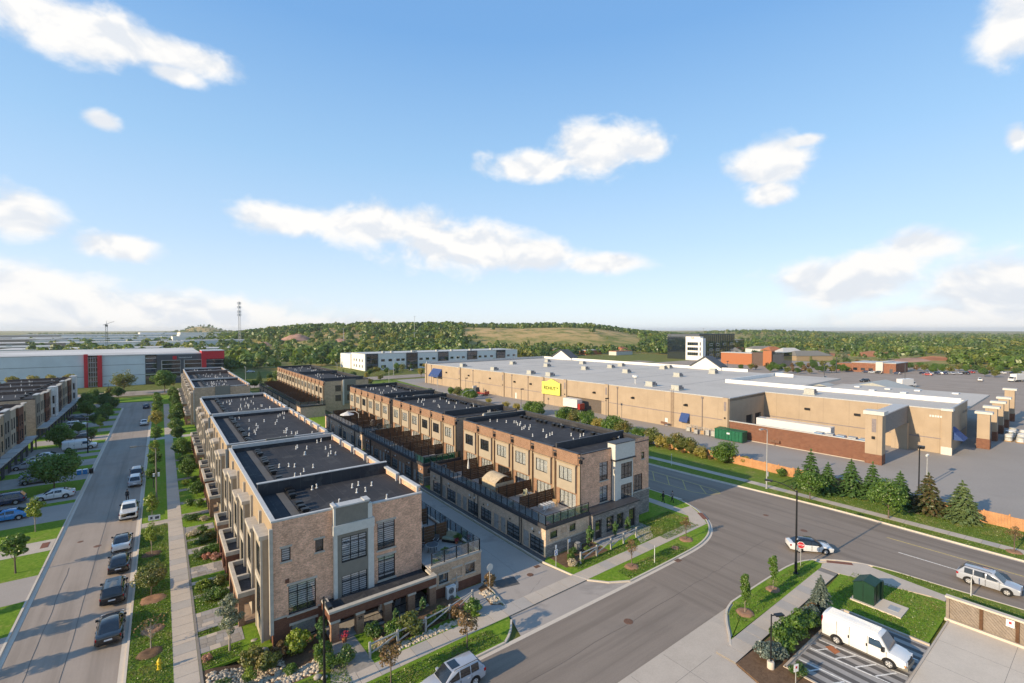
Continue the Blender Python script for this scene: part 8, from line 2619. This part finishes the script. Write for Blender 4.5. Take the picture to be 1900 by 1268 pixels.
 # utility cabinet on its pad
 t = thing('utility_box', 'dark green utility cabinet with sloped lid on a concrete pad', 'utility box', (53.2, 14.3, 0))
 mb = MB(); mb.box(52.9, 12.3, -.05, 55.4, 16.2, .12); mb.build('concrete_pad', M['concrete_light'], t)
 mb = MB()
 P = [(53.15, 14.35), (53.15, 16.0)]
 prof = [(14.35, .12), (16.0, .12), (16.0, 1.75), (15.2, 2.15), (14.35, 1.95)]
 mb.add([(53.15, y, z) for y, z in prof] + [(55.0, y, z) for y, z in prof], [(4, 3, 2, 1, 0), (5, 6, 7, 8, 9)] + [(i, (i + 1) % 5, 5 + (i + 1) % 5, 5 + i) for i in range(5)])
 mb.build('cabinet', M['utility_green'], t)
 mb = MB(); mb.add([(53.08, 14.28, 1.96), (55.08, 14.28, 1.96), (55.08, 15.2, 2.18), (53.08, 15.2, 2.18), (53.08, 16.07, 1.74), (55.08, 16.07, 1.74)], [(0, 1, 2, 3), (3, 2, 5, 4)]); mb.add([(53.08, 14.28, 1.99), (55.08, 14.28, 1.99), (55.08, 15.2, 2.21), (53.08, 15.2, 2.21), (53.08, 16.07, 1.77), (55.08, 16.07, 1.77)], [(0, 1, 2, 3), (3, 2, 5, 4)]); mb.build('lid', M['utility_green'], t)
 mb = MB(); mb.box(53.9, 14.31, .3, 53.92, 14.35, 1.8)
 for k in range(9):
  mb.box(53.4, 14.32, .35 + k * .15, 53.43, 14.35, .4 + k * .15)
 mb.box(53.12, 15.2, .2, 53.15, 15.22, 1.9); mb.build('door_seams', M['black_metal'], t)
 mb = MB(); mb.box(55.0, 14.25, .12, 55.5, 14.35, 1.85); mb.box(55.0, 15.6, .12, 55.5, 15.68, 1.8); mb.build('open_door', M['utility_green'], t)
 mb = MB(); mb.box(53.7, 12.7, .12, 54.7, 13.5, .14); mb.build('access_plate', M['galvanised'], t)
 # retaining wall of boarded panels
 t = thing('retaining_wall', 'low grey timber wall with diagonal boards and pale cap beside the concrete slab', 'wall', (56.4, 9.95, 0))
 rnd = random.Random(2)
 mb = MB(); mb.box(56.25, -30, 1.95, 56.75, 9.97, 2.1); mb.build('cap', M['concrete_light'], t)
 mb = MB(); mb.box(56.5, -30, -.2, 56.68, 9.9, 1.95); mb.build('backing', M['grey_wood'], t)
 mb = MB(); mb.box(56.1, -30, -.1, 56.3, 9.95, .14); mb.build('footing', M['concrete_light'], t)
 y = 9.9; i = 0
 while y > -12:
  mb = MB(); mb.box(56.28, y - .22, -.1, 56.52, y, 1.949); mb.build('post', M['screen_wood' if i else 'grey_wood'], t)
  ya, yb = y - .22, y - 2.15
  for k in range(-7, 8):
   # a diagonal board clipped to the panel
   a = []
   for (yy, zz) in ((0, 0), (.26, 0)):
    pass
   y0 = yb + k * .28;
   pts = []
   for off in (0.0, .25):
    z0, z1 = .16, 1.93
    p0y, p1y = y0 + off, y0 + off + (z1 - z0) * .95
    q0, q1 = (p0y, z0), (p1y, z1)
    if q0[0] < yb: q0 = (yb, z0 + (yb - p0y) / .95)
    if q1[0] > ya: q1 = (ya, z0 + (ya - p0y) / .95)
    pts.append((q0, q1))
   (a0, a1), (b0, b1) = pts
   if a0[0] >= ya or b1[0] <= yb or a1[0] <= a0[0] + .05 or b1[0] <= b0[0] + .05: continue
   x = 56.46 - rnd.uniform(0, .02)
   mb = MB(); mb.add([(x, a0[0], a0[1]), (x, a1[0], a1[1]), (x, b1[0], b1[1]), (x, b0[0], b0[1]), (56.5, a0[0], a0[1]), (56.5, a1[0], a1[1]), (56.5, b1[0], b1[1]), (56.5, b0[0], b0[1])], [(0, 1, 2, 3), (0, 4, 5, 1), (1, 5, 6, 2), (2, 6, 7, 3), (3, 7, 4, 0)])
   mb.build('board', M['grey_wood'], t)
  y -= 2.15; i += 1
 t2 = thing('wall_notice', 'small white notice with red symbol fixed on the grey timber wall', 'sign', (56.3, 5.9, 1.2)); mb = MB(); mb.box(56.2, 5.65, 1.3, 56.22, 6.15, 1.9); mb.build('sign_board', M['sign_white'], t2); mb = MB(); mb.box(56.19, 5.82, 1.55, 56.2, 5.98, 1.75); mb.build('red_symbol', M['sign_red'], t2)
 # cedar fence along the store yard
 t = thing('cedar_fence', 'orange-brown cedar board fence between verge and store yard', 'fence', (88.7, -20, 0))
 y = -24.0
 while y < 62:
  x = 88.6 + .012 * (y - 10) if y > 10 else 88.6
  hgt = 1.62 + (.0 if int(y) % 3 else .1)
  mb = MB(); mb.box(x - .07, y - .07, -.1, x + .07, y + .07, hgt + .2); mb.build('post', M['cedar'], t)
  mb = MB(); k = 0; yy = y + .07
  while yy < y + 2.33:
   mb.box(x + .03 - .03 * (k % 2), yy, .03, x + .055 - .03 * (k % 2), yy + .125, hgt + rnd.uniform(-.015, .015)); yy += .135; k += 1
  mb.box(x + .02, y + .07, .3, x + .07, y + 2.33, .4); mb.box(x + .02, y + .07, 1.25, x + .07, y + 2.33, 1.35)
  o = mb.build('board_panel', M['cedar'], t); o['kind'] = 'stuff'
  y += 2.4

 # pale split-rail fences
 def split_rail(pts, label):
  t = thing('rail_fence', label, 'fence', (*pts[0], 0))
  for i, (x, y) in enumerate(pts):
   mb = MB(); mb.box(x - .08, y - .08, -.2, x + .08, y + .08, 1.3); mb.build('post', M['weathered_rail'], t)
  for (a, b) in zip(pts[:-1], pts[1:]):
   for z0, z1 in ((1.12, 1.12), (.35, .95)):
    mb = MB(); mb.tube((*a, z0), (*b, z1), .065, .065, 5); mb.build('rail', M['weathered_rail'], t)
  return t
 split_rail([(12.9, 36.0), (15.3, 36.15), (17.9, 36.3), (20.5, 36.7), (23.4, 37.5)], 'pale split-rail fence before the long porch canopy')
 split_rail([(37.1, 36.75), (39.8, 36.85), (42.4, 37.0), (44.8, 37.1), (47.4, 37.25)], 'pale split-rail fence before the stone-faced ground floor')
 # machines at the walls
 t = thing('air_conditioner', 'round dark air conditioner at the foot of the garage end wall', 'air conditioner', (39.3, 39.4, 0))
 mb = MB(); mb.lathe(39.3, 39.4, [(.42, .05), (.42, .72), (.38, .78)], 18); mb.build('casing', M['charcoal_wall'], t, smooth=40)
 mb = MB()
 for k in range(5):
  mb.lathe(39.3, 39.4, [(.435, .12 + k * .13), (.435, .15 + k * .13)], 18)
 mb.lathe(39.3, 39.4, [(.30, .785), (.30, .80), (.05, .81)], 14); mb.build('grille_rings', M['galvanised'], t)
 t = thing('heat_pump', 'white two-fan heat pump standing beside the last brick pier', 'heat pump', (22.2, 39.5, -.1))
 mb = MB(); mb.box(21.75, 39.4, -.35, 22.7, 39.8, 1.15); mb.build('casing', M['steel_white'], t)
 for z in (0.02, .78):
  mb = MB(); mb.tube((22.18, 39.41, z), (22.18, 39.385, z), .30, .30, 20); f = mb.build('fan_grille', M['charcoal_wall'], t)
  mb = MB()
  for q in (.11, .19, .27):
   mb.path([(22.18 + q * math.cos(a * .5236), 39.38, z + q * math.sin(a * .5236)) for a in range(13)], .012, 4)
  mb.build('fan_rings', M['galvanised'], f)
 t = thing('gas_meter', 'grey meter box with pipe on the brick wall past the heat pump', 'meter', (23.1, 39.95, 0)); mb = MB(); mb.box(22.95, 39.9, .5, 23.25, 40.08, 1.1); mb.build('meter_box', M['galvanised'], t); mb = MB(); mb.tube((23.2, 39.98, -.1), (23.2, 39.98, .5), .04, .04, 6); mb.tube((23.1, 39.98, 1.1), (23.1, 39.98, 2.0), .04, .04, 6); mb.build('pipe', M['galvanised'], t)
 for i in range(3):
  t = thing('recycling_bin', ['blue recycling bin at the kerb under the broad tree', 'second blue bin at the kerb under the broad tree', 'black bin at the kerb under the broad tree'][i], 'bin', (-12.1 + i * .8, 113.9, 0)); x = -12.1 + i * .8
  mb = MB(); mb.prism([(x - .3, 113.6), (x + .3, 113.6), (x + .3, 114.2), (x - .3, 114.2)], 0, .75); mb.build('bin_body', M['paint_blue' if i < 2 else 'plastic_black'], t); mb = MB(); mb.box(x - .34, 113.56, .75, x + .34, 114.24, .84); mb.build('lid', M['paint_blue' if i < 2 else 'plastic_black'], t)
 t = thing('post_light', 'white post light at the garden path far along the sidewalk', 'lamp', (2.6, 120.2, 0)); post(t, 2.6, 120.2, 0, 1.6, .05, 'vent_white'); mb = MB(); mb.box(2.45, 120.05, 1.6, 2.75, 120.35, 2.0); mb.build('lantern', M['vent_white'], t)
 t = thing('garden_bench', 'white garden bench by the cross path', 'bench', (2.9, 144.2, 0)); mb = MB(); mb.box(2.0, 143.9, .4, 3.8, 144.4, .48); mb.build('seat', M['vent_white'], t); mb = MB(); mb.box(2.0, 144.35, .5, 3.8, 144.42, .95); mb.build('backrest', M['vent_white'], t)
 for x in (2.1, 3.6):
  mb = MB(); mb.box(x, 143.95, 0, x + .1, 144.35, .4); mb.build('leg', M['vent_white'], t)
 # big boulders and river stones
 for i, (x, y, r) in enumerate(((6.2, 42.0, .55), (5.9, 44.0, .4), (3.8, 36.9, .3), (5.3, 36.6, .35), (9.0, 36.2, .32), (4.6, 60.0, .3), (9.4, 35.9, .25))):
  rn = random.Random(i); mb = MB(); n = 10
  for k in range(5):
   f = math.sin(math.pi * (k + .6) / 5.6)
   for j in range(n):
    q = r * f * rn.uniform(.8, 1.15); mb.v.append((x + q * math.cos(6.283 * j / n), y + q * .8 * math.sin(6.283 * j / n), -.35 * (y > 38) * (x < 8) - .05 + r * 1.1 * k / 4))
  for k in range(4):
   for j in range(n):
    mb.f.append((k * n + j, k * n + (j + 1) % n, (k + 1) * n + (j + 1) % n, (k + 1) * n + j)); mb.m.append(0)
  mb.f.append(tuple(4 * n + j for j in range(n))); mb.m.append(0)
  o = mb.build('boulder', M['boulder'], smooth=50)
  tag(o, ['big pale boulder against the brick corner', 'pale boulder by the near porch', 'small boulder at the bed edge near the sidewalk corner', 'flat boulder in the grass before the stones', 'boulder by the lamp post foot', 'small boulder by the second porch path', 'small boulder beside the entry path'][i], 'boulder')

 def stones(name, poly_fn, n, seed, lab, r0=.07, r1=.19):
  rn = random.Random(seed); mb = MB()
  for _ in range(n):
   x, y, z = poly_fn(rn)
   r = rn.uniform(r0, r1); a = rn.uniform(0, 3.1); c, s = math.cos(a), math.sin(a)
   P = []
   for (u, v, w) in ((1, 0, .25), (.5, .75, .25), (-.5, .75, .25), (-1, 0, .25), (-.5, -.75, .25), (.5, -.75, .25)):
    P.append((x + r * (c * u - s * v), y + r * (s * u + c * v), z + r * w * .6))
   P.append((x, y, z + r * .75)); P += [(p[0], p[1], z - .05) for p in P[:6]]
   mb.add(P, [(i, (i + 1) % 6, 6) for i in range(6)] + [(7 + i, 7 + (i + 1) % 6, (i + 1) % 6, i) for i in range(6)])
  o = mb.build(name, M['river_stone'], smooth=70); o['kind'] = 'stuff'; tag(o, lab, 'stones')

 def dip(x, y):
  return -.62 * sstep(x, 2.2, 5.5) * (1 - sstep(x, 8.4, 10.9)) * sstep(y, 36.9, 40.0)

 def f1(rn):
  while True:
   x, y = rn.uniform(2.4, 10.6), rn.uniform(36.9, 41.8)
   if (y > 39.2 - (x - 2.4) * .12 and x < 7.5) or (36.9 < y < 38.6 + .1 * (x - 7) and x > 6): return x, y, dip(x, y)
 stones('river_stones', f1, 900, 1, 'bed of pale river stones round the brick corner')
 stones('river_stones', lambda rn: (rn.uniform(14.2, 22.2), rn.uniform(35.5, 36.25), 0), 320, 2, 'strip of river stones outside the split-rail fence')
 stones('river_stones', lambda rn: (rn.uniform(24.9, 25.8), rn.uniform(36.0, 38.6), .03), 150, 3, 'river stones at the lane corner by the round sign')
 # grass mass on the nearest lawns: short blades seen as texture
 def blades(name, rects, n, seed, mat, lab):
  rs = np.random.RandomState(seed)
  area = np.array([(r[2] - r[0]) * (r[3] - r[1]) for r in rects]); k = rs.choice(len(rects), n, p=area / area.sum())
  Rr = np.array(rects)[k]
  C = np.stack([rs.uniform(0, 1, n) * (Rr[:, 2] - Rr[:, 0]) + Rr[:, 0], rs.uniform(0, 1, n) * (Rr[:, 3] - Rr[:, 1]) + Rr[:, 1], np.full(n, .03)], axis=1)
  me = leaf_mesh(name, C, rs.normal(size=(n, 3)) + np.array([0, 0, .5]), rs.uniform(.03, .075, n), M[mat], 1.0)
  o = bpy.data.objects.new(name, me); COL.objects.link(o); o['kind'] = 'stuff'; tag(o, lab, 'grass')
 leaf('blade', (.07, .145, .018), (.18, .25, .04), (.30, .25, .08))
 blades('grass', [(-2.4, 41, .35, 78), (2.2, 42.4, 5, 44.4), (2.2, 47.2, 5, 48), (2.2, 51.4, 5, 57), (2.2, 61.8, 5, 65.2), (2.2, 67, 5, 72)], 26000, 1, 'blade', 'short grass in the verge of the west street')
 blades('grass', [(11, 31.4, 22.5, 33.3), (39, 31.4, 50, 33.2), (36, 35.8, 56, 37), (48, 37, 58, 40), (50, 34.6, 57, 36.6), (2, 31.5, 11, 36.5)], 26000, 2, 'blade', 'short grass along the cross street walk')
 blades('grass', [(50.6, 10.2, 59.3, 17.8), (41, 20.4, 57, 22.2), (61.8, -5, 63, 15), (78, -5, 79.4, 34), (81.6, -5, 88.2, 36)], 34000, 3, 'blade', 'short grass on the lawns round the wide road')


plain('balcony_plate', (.45, .52, .62), .5)
build_furniture()


# ------------------------------------------------------------------ things on the decks
def build_decks():
 Zd = 3.06
 t = thing('gazebo', 'beige canvas garden gazebo on the deck behind a timber screen', 'gazebo', (37.7, 53.6, Zd))
 for a in (36.35, 39.1):
  for b in (52.2, 55.1):
   mb = MB(); mb.box(a - .06, b - .06, Zd, a + .06, b + .06, 5.2); mb.build('post', M['tan_wood'], t)
 mb = MB(); n = 8
 for i in range(n + 1):
  u = i / n; z = 5.05 + .75 * math.sin(math.pi * u)
  for y in (52.0, 55.3):
   mb.v.append((36.1 + 3.25 * u, y, z))
 for i in range(n):
  mb.f.append((2 * i, 2 * i + 2, 2 * i + 3, 2 * i + 1)); mb.m.append(0)
 for i in range(n + 1):
  u = i / n; z = 5.05 + .75 * math.sin(math.pi * u)
  for y in (52.0, 55.3):
   mb.v.append((36.1 + 3.25 * u, y, z + .04))
 for i in range(n):
  o = 2 * (n + 1); mb.f.append((o + 2 * i, o + 2 * i + 1, o + 2 * i + 3, o + 2 * i + 2)); mb.m.append(0)
 mb.build('canopy', M['canvas_beige'], t, smooth=60)
 mb = MB(); mb.box(36.12, 52.0, 3.5, 36.16, 55.3, 5.06); mb.box(36.16, 52.0, 4.5, 39.3, 52.04, 5.06); mb.build('side_curtain', M['canvas_beige'], t)
 t = thing('patio_table', 'round table set inside the beige gazebo', 'table', (37.7, 53.3, Zd)); mb = MB(); mb.lathe(37.7, 53.3, [(.6, 3.72), (.6, 3.78)], 16); mb.build('table_top', M['tan_wood'], t); mb = MB(); mb.tube((37.7, 53.3, Zd), (37.7, 53.3, 3.72), .06, .06, 8); mb.build('leg', M['black_metal'], t)
 t = thing('drying_rack', 'white folding rack hung with towels on the corner deck', 'drying rack', (39.0, 44.6, Zd))
 mb = MB()
 for s in (-1, 1):
  mb.tube((38.1, 44.6 + s * .35, Zd), (39.9, 44.6 - s * .1, 4.0), .02, .02, 5); mb.tube((39.9, 44.6 + s * .35, Zd), (38.1, 44.6 - s * .1, 4.0), .02, .02, 5)
 for k in range(6):
  mb.tube((37.9 + k * .42, 44.15, 4.0), (37.9 + k * .42, 45.05, 4.0), .014, .014, 4)
 mb.build('frame', M['steel_white'], t)
 for k in range(4):
  mb = MB(); x = 38.0 + k * .5; mb.add([(x, 44.2, 4.03), (x + .32, 44.2, 4.03), (x + .36, 44.12, 3.55 + .1 * (k % 2)), (x - .03, 44.1, 3.5), (x, 45.0, 4.03), (x + .32, 45.0, 4.03), (x + .35, 45.08, 3.62), (x, 45.1, 3.55)], [(0, 1, 2, 3), (0, 1, 5, 4), (4, 5, 6, 7)]); mb.build('towel', M['linen'], t)

 def closed_umbrella(x, y, label, z=Zd, m='linen'):
  t = thing('closed_parasol', label, 'parasol', (x, y, z))
  mb = MB(); mb.tube((x, y, z), (x, y, z + 2.3), .03, .03, 6); mb.lathe(x, y, [(.3, z), (.3, z + .08), (.05, z + .1)], 12); mb.build('pole', M['black_metal'], t)
  mb = MB(); mb.lathe(x, y, [(.16, z + .75), (.20, z + .95), (.13, z + 1.6), (.05, z + 2.25)], 9); mb.build('folded_canopy', M[m], t, smooth=60)
 closed_umbrella(39.2, 64.0, 'pale closed parasol on the deck farthest from the gazebo'); closed_umbrella(40.9, 88.4, 'white closed parasol deep in the timber screens'); closed_umbrella(41.0, 79.2, 'white closed parasol beside the covered barbecue'); closed_umbrella(22.4, 46.3, 'white closed parasol against the brick end house', 2.98)

 def chair(x, y, rz, label, m='tan_wood', z=Zd, mc='linen'):
  t = thing('deck_chair', label, 'chair', (x, y, z), rz, 'deck chairs', static=False); Z = (0, 0, 0)
  mb = MB(); mb.box(-.27, -.27, .36, .27, .27, .46); mb.build('seat', M[mc], t, loc=Z)
  mb = MB(); mb.add([(-.27, .22, .46), (.27, .22, .46), (.27, .36, .98), (-.27, .36, .98), (-.27, .28, .44), (.27, .28, .44), (.27, .42, .98), (-.27, .42, .98)], [(0, 1, 2, 3), (7, 6, 5, 4), (0, 3, 7, 4), (1, 5, 6, 2), (3, 2, 6, 7)]); mb.build('backrest', M[mc], t, loc=Z)
  for a in (-.24, .24):
   for b in (-.24, .26):
    mb = MB(); mb.box(a - .025, b - .025, 0, a + .025, b + .025, .36); mb.build('leg', M[m], t, loc=Z)
   mb = MB(); mb.box(a - .03, -.26, .62, a + .03, .3, .66); mb.build('armrest', M[m], t, loc=Z)
  return t
 ch = chair(41.0, 45.3, 2.2, 'tan wooden chair against the patio door of the corner deck', mc='tan_wood')
 chair(40.6, 50.2, 1.2, 'white deck chair behind the corner deck screen'); chair(39.6, 50.0, -1.0, 'grey deck chair behind the corner deck screen', mc='cushion')
 chair(38.2, 62.6, .5, 'pale chair on the deck beyond the gazebo'); chair(37.2, 67.2, 2.4, 'pale chair on the last deck of the corner block')
 for i, (x, y) in enumerate(((41.0, 77.6), (40.6, 105.8), (38.0, 82.6))):
  t = thing('covered_barbecue', ['black covered barbecue by the green glass corner', 'dark covered barbecue near the open parasol', 'black covered barbecue between two screens'][i], 'barbecue', (x, y, Zd))
  mb = MB(); mb.add([(x - .7, y - .35, Zd + .1), (x + .7, y - .35, Zd + .1), (x + .7, y + .35, Zd + .1), (x - .7, y + .35, Zd + .1), (x - .62, y - .3, Zd + .95), (x + .62, y - .3, Zd + .95), (x + .62, y + .3, Zd + .95), (x - .62, y + .3, Zd + .95), (x - .3, y - .2, Zd + 1.2), (x + .3, y - .2, Zd + 1.2), (x + .3, y + .2, Zd + 1.2), (x - .3, y + .2, Zd + 1.2)],
       [(0, 1, 5, 4), (1, 2, 6, 5), (2, 3, 7, 6), (3, 0, 4, 7), (4, 5, 9, 8), (5, 6, 10, 9), (6, 7, 11, 10), (7, 4, 8, 11), (8, 9, 10, 11)]); mb.build('cover', M['plastic_black'], t)
  mb = MB(); mb.box(x - .6, y - .3, Zd, x + .6, y + .3, Zd + .1); mb.build('wheel_base', M['black_metal'], t)
 t = thing('open_parasol', 'open cream cantilever parasol on the far deck', 'parasol', (36.2, 115.6, Zd))
 mb = MB(); mb.lathe(36.2, 115.6, [(1.75, 5.35), (1.72, 5.42), (.9, 5.75), (.06, 6.1)], 8); mb.build('canopy', M['linen'], t)
 mb = MB(); mb.path([(38.4, 113.8, Zd), (38.4, 113.8, 5.6), (37.8, 114.3, 6.2), (36.2, 115.6, 6.2), (36.2, 115.6, 6.05)], .05, 6); mb.build('mast', M['steel_white'], t)
 t = thing('round_planter', 'round woven lounge pod on the deck near the open parasol', 'planter', (40.2, 109.2, Zd)); mb = MB(); mb.lathe(40.2, 109.2, [(.5, Zd), (.75, Zd + .5), (.7, Zd + 1.1), (.3, Zd + 1.5)], 14); mb.build('shell', M['linen'], t, smooth=60); mb = MB(); mb.lathe(40.2, 109.2, [(.45, Zd + .02), (.52, Zd + .1)], 14); mb.build('cushion', M['cushion'], t)
 for i in range(5):
  t = thing('planter_box', ['planter box at the first far screen', 'planter box at the second far screen', 'planter box at the corner deck rail', 'planter box near the gazebo rail', 'planter box at the middle block rail'][i], 'planter', [(36.3, 108, Zd), (36.2, 121, Zd), (35.6, 47.6, Zd), (35.6, 58, Zd), (35.7, 86, Zd)][i]); x, y, _ = t.location
  mb = MB(); mb.box(x - .3, y - .5, Zd, x + .3, y + .5, Zd + .5); mb.build('box', M['screen_wood'], t)
  rs = np.random.RandomState(i); me = leaf_mesh('foliage', np.stack([rs.uniform(-.3, .3, 120), rs.uniform(-.5, .5, 120), rs.uniform(.5, 1.0, 120)], 1), rs.normal(size=(120, 3)), rs.uniform(.05, .1, 120), M['leaf_green'])
  o = bpy.data.objects.new('foliage', me); COL.objects.link(o); o.parent = t
 # corner deck of the near block
 zt = 2.98
 t = thing('lounge_sofa', 'olive cushioned two-seat sofa on the near brick deck', 'sofa', (24.9, 44.6, zt), R(-55), static=False); Z = (0, 0, 0)
 mb = MB(); mb.box(-.75, -.4, .05, .75, .4, .3); mb.build('base', M['black_metal'], t, loc=Z)
 for s in (-.37, .37):
  mb = MB(); mb.box(s - .36, -.4, .3, s + .36, .3, .46); mb.build('seat_cushion', M['cushion'], t, loc=Z)
  mb = MB(); mb.add([(s - .35, .22, .46), (s + .35, .22, .46), (s + .35, .38, .95), (s - .35, .38, .95), (s - .35, .36, .42), (s + .35, .36, .42), (s + .35, .52, .92), (s - .35, .52, .92)], [(0, 1, 2, 3), (7, 6, 5, 4), (0, 3, 7, 4), (1, 5, 6, 2), (3, 2, 6, 7)]); mb.build('back_cushion', M['cushion'], t, loc=Z)
 t = thing('patio_table', 'dark patio table with pale edge on the near brick deck', 'table', (22.3, 43.6, zt)); mb = MB(); mb.lathe(22.3, 43.6, [(.62, zt + .7), (.62, zt + .74)], 18); mb.build('table_top', M['charcoal_wall'], t); mb = MB(); mb.lathe(22.3, 43.6, [(.66, zt + .705), (.66, zt + .735)], 18); mb.build('table_edge', M['galvanised'], t)
 for a in range(4):
  mb = MB(); mb.tube((22.3 + .5 * math.cos(a * 1.57), 43.6 + .5 * math.sin(a * 1.57), zt), (22.3 + .4 * math.cos(a * 1.57), 43.6 + .4 * math.sin(a * 1.57), zt + .7), .03, .03, 5); mb.build('leg', M['black_metal'], t)
 chair(23.3, 44.7, -.8, 'dark metal chair at the patio table on the near deck', 'galvanised', zt, 'charcoal_wall'); chair(21.6, 44.6, .8, 'dark metal chair between table and brick wall', 'galvanised', zt, 'charcoal_wall')
 for i, (x, y, k, s) in enumerate(((24.2, 46.3, 'shrub_lime', .6), (23.0, 42.1, 'shrub', .55), (22.0, 41.6, 'shrub', .5), (25.6, 44.0, 'shrub', .6), (25.4, 41.2, 'shrub_olive', .4), (25.5, 42.6, 'shrub_dark', .35), (21.3, 47.5, 'shrub', .5))):
  tree(k, x, y, ['yellow-green potted plant behind the olive sofa', 'green potted plant at the near deck rail', 'leafy potted plant by the patio table', 'tall potted plant beside the olive sofa', 'small potted plant at the near deck corner', 'dark potted plant along the deck rail', 'potted plant against the deck screen'][i], 'potted plant', None, s, zt)
 t = thing('flower_pot', 'pot of crimson flowers beside the olive sofa', 'flower pot', (25.2, 43.6, zt)); mb = MB(); mb.lathe(25.2, 43.6, [(.14, zt), (.18, zt + .3)], 10); mb.build('pot', M['terracotta'], t)
 rs = np.random.RandomState(3); me = leaf_mesh('flowers', np.stack([rs.normal(0, .14, 80), rs.normal(0, .14, 80), rs.uniform(.3, .6, 80)], 1), rs.normal(size=(80, 3)), rs.uniform(.04, .07, 80), M['flower_red']); o = bpy.data.objects.new('flowers', me); COL.objects.link(o); o.parent = t
 # porch things of the near block
 chair(15.9, 41.2, 3.0, 'white chair under the long porch canopy', 'steel_white', .1); chair(17.2, 41.0, 3.3, 'grey chair under the long porch canopy', 'galvanised', .1, 'cloth_grey')
 t = thing('flower_pot', 'red flowers in a pot by the first brick pier', 'flower pot', (11.9, 39.2, 0)); mb = MB(); mb.lathe(11.9, 39.2, [(.16, 0), (.22, .4)], 10); mb.build('pot', M['terracotta'], t); me = leaf_mesh('flowers', np.stack([rs.normal(0, .2, 90), rs.normal(0, .2, 90), rs.uniform(.4, .8, 90)], 1), rs.normal(size=(90, 3)), rs.uniform(.05, .08, 90), M['flower_red']); o = bpy.data.objects.new('flowers', me); COL.objects.link(o); o.parent = t


build_decks()


# ------------------------------------------------------------------ people
def person(x, y, rz, label, top, trousers, stride=.28, z=0.0, hair='hair', arm=.1, s=1.0):
 t = thing('person', label, 'person', (x, y, z), rz, None, static=False)
 t.scale = (s, s, s)
 V = [(0, 0, .96), (0, 0, 1.18), (0, 0, 1.42), (0, 0, 1.53), (0, .01, 1.60), (0, .02, 1.70)]
 rad = [(.15, .11), (.145, .105), (.16, .10), (.055, .055), (.075, .085), (.08, .09)]
 Ed = [(0, 1), (1, 2), (2, 3), (3, 4), (4, 5)]

 def chain(start, pts, rr):
  p = start
  for q, r in zip(pts, rr):
   V.append(q); rad.append((r, r)); Ed.append((p, len(V) - 1)); p = len(V) - 1
 for sd in (-1, 1):
  f = stride * sd
  chain(0, [(sd * .10, 0, .90), (sd * .10, f * .45, .50), (sd * .10, f * .9 - .05, .09), (sd * .105, f * .9 + .12, .04)], [.095, .068, .045, .042])
  chain(2, [(sd * .19, 0, 1.40), (sd * .24, -f * .4, 1.12), (sd * .25, -f * .75 + arm, .88), (sd * .25, -f * .8 + arm + .04, .79)], [.058, .045, .034, .03])
  b = len(V) - 1
  for k in range(4):
   chain(b, [(sd * .25 + (k - 1.5) * .014, -f * .8 + arm + .06, .72 - .008 * (k % 2))], [.009])
  chain(b - 1, [(sd * .25 - sd * .035, -f * .8 + arm + .06, .80)], [.01])
 me = bpy.data.meshes.new('body'); me.from_pydata(V, Ed, [])
 o = bpy.data.objects.new('body', me); COL.objects.link(o)
 sk = o.modifiers.new('skin', 'SKIN'); sb = o.modifiers.new('subsurf', 'SUBSURF'); sb.levels = sb.render_levels = 1
 lay = me.skin_vertices[0].data
 for i, r in enumerate(rad):
  lay[i].radius = r
 lay[0].use_root = True
 dg = bpy.context.evaluated_depsgraph_get(); dg.update()
 nm = bpy.data.meshes.new_from_object(o.evaluated_get(dg))
 bpy.data.objects.remove(o)
 b = bpy.data.objects.new('body', nm); COL.objects.link(b); b.parent = t
 nm.materials.clear()
 for m in (M['skin'], M[top], M[trousers], M['plastic_black']):
  nm.materials.append(m)
 for p in nm.polygons:
  c = p.center
  p.use_smooth = True
  p.material_index = 3 if c.z < .09 else 2 if c.z < .98 and abs(c.x) < .19 else 1 if (c.z < 1.5 and (c.z > .86 or abs(c.x) < .19)) else 0
 mb = MB(); mb.lathe(0, -.005, [(.02, 1.60), (.088, 1.64), (.093, 1.71), (.07, 1.77), (.02, 1.80)], 12); mb.build('hair', M[hair], t, smooth=60, loc=(0, -.02, 0))
 mb = MB(); mb.add([(-.012, .095, 1.66), (.012, .095, 1.66), (0, .125, 1.645), (0, .095, 1.69)], [(0, 1, 2), (0, 2, 3), (2, 1, 3)]); mb.build('nose', M['skin'], t, loc=(0, 0, 0))
 return t


person(-4.45, 92.2, R(170), 'person in dark clothes walking behind the silver sport utility', 'cloth_dark', 'cloth_dark', .2, -.11)
person(60.2, 42.4, R(10), 'person in black walking on the shaded sidewalk by the wide road', 'cloth_dark', 'cloth_dark')
person(61.5, 41.7, R(10), 'person in grey walking on the shaded grass by the wide road', 'cloth_grey', 'cloth_dark')
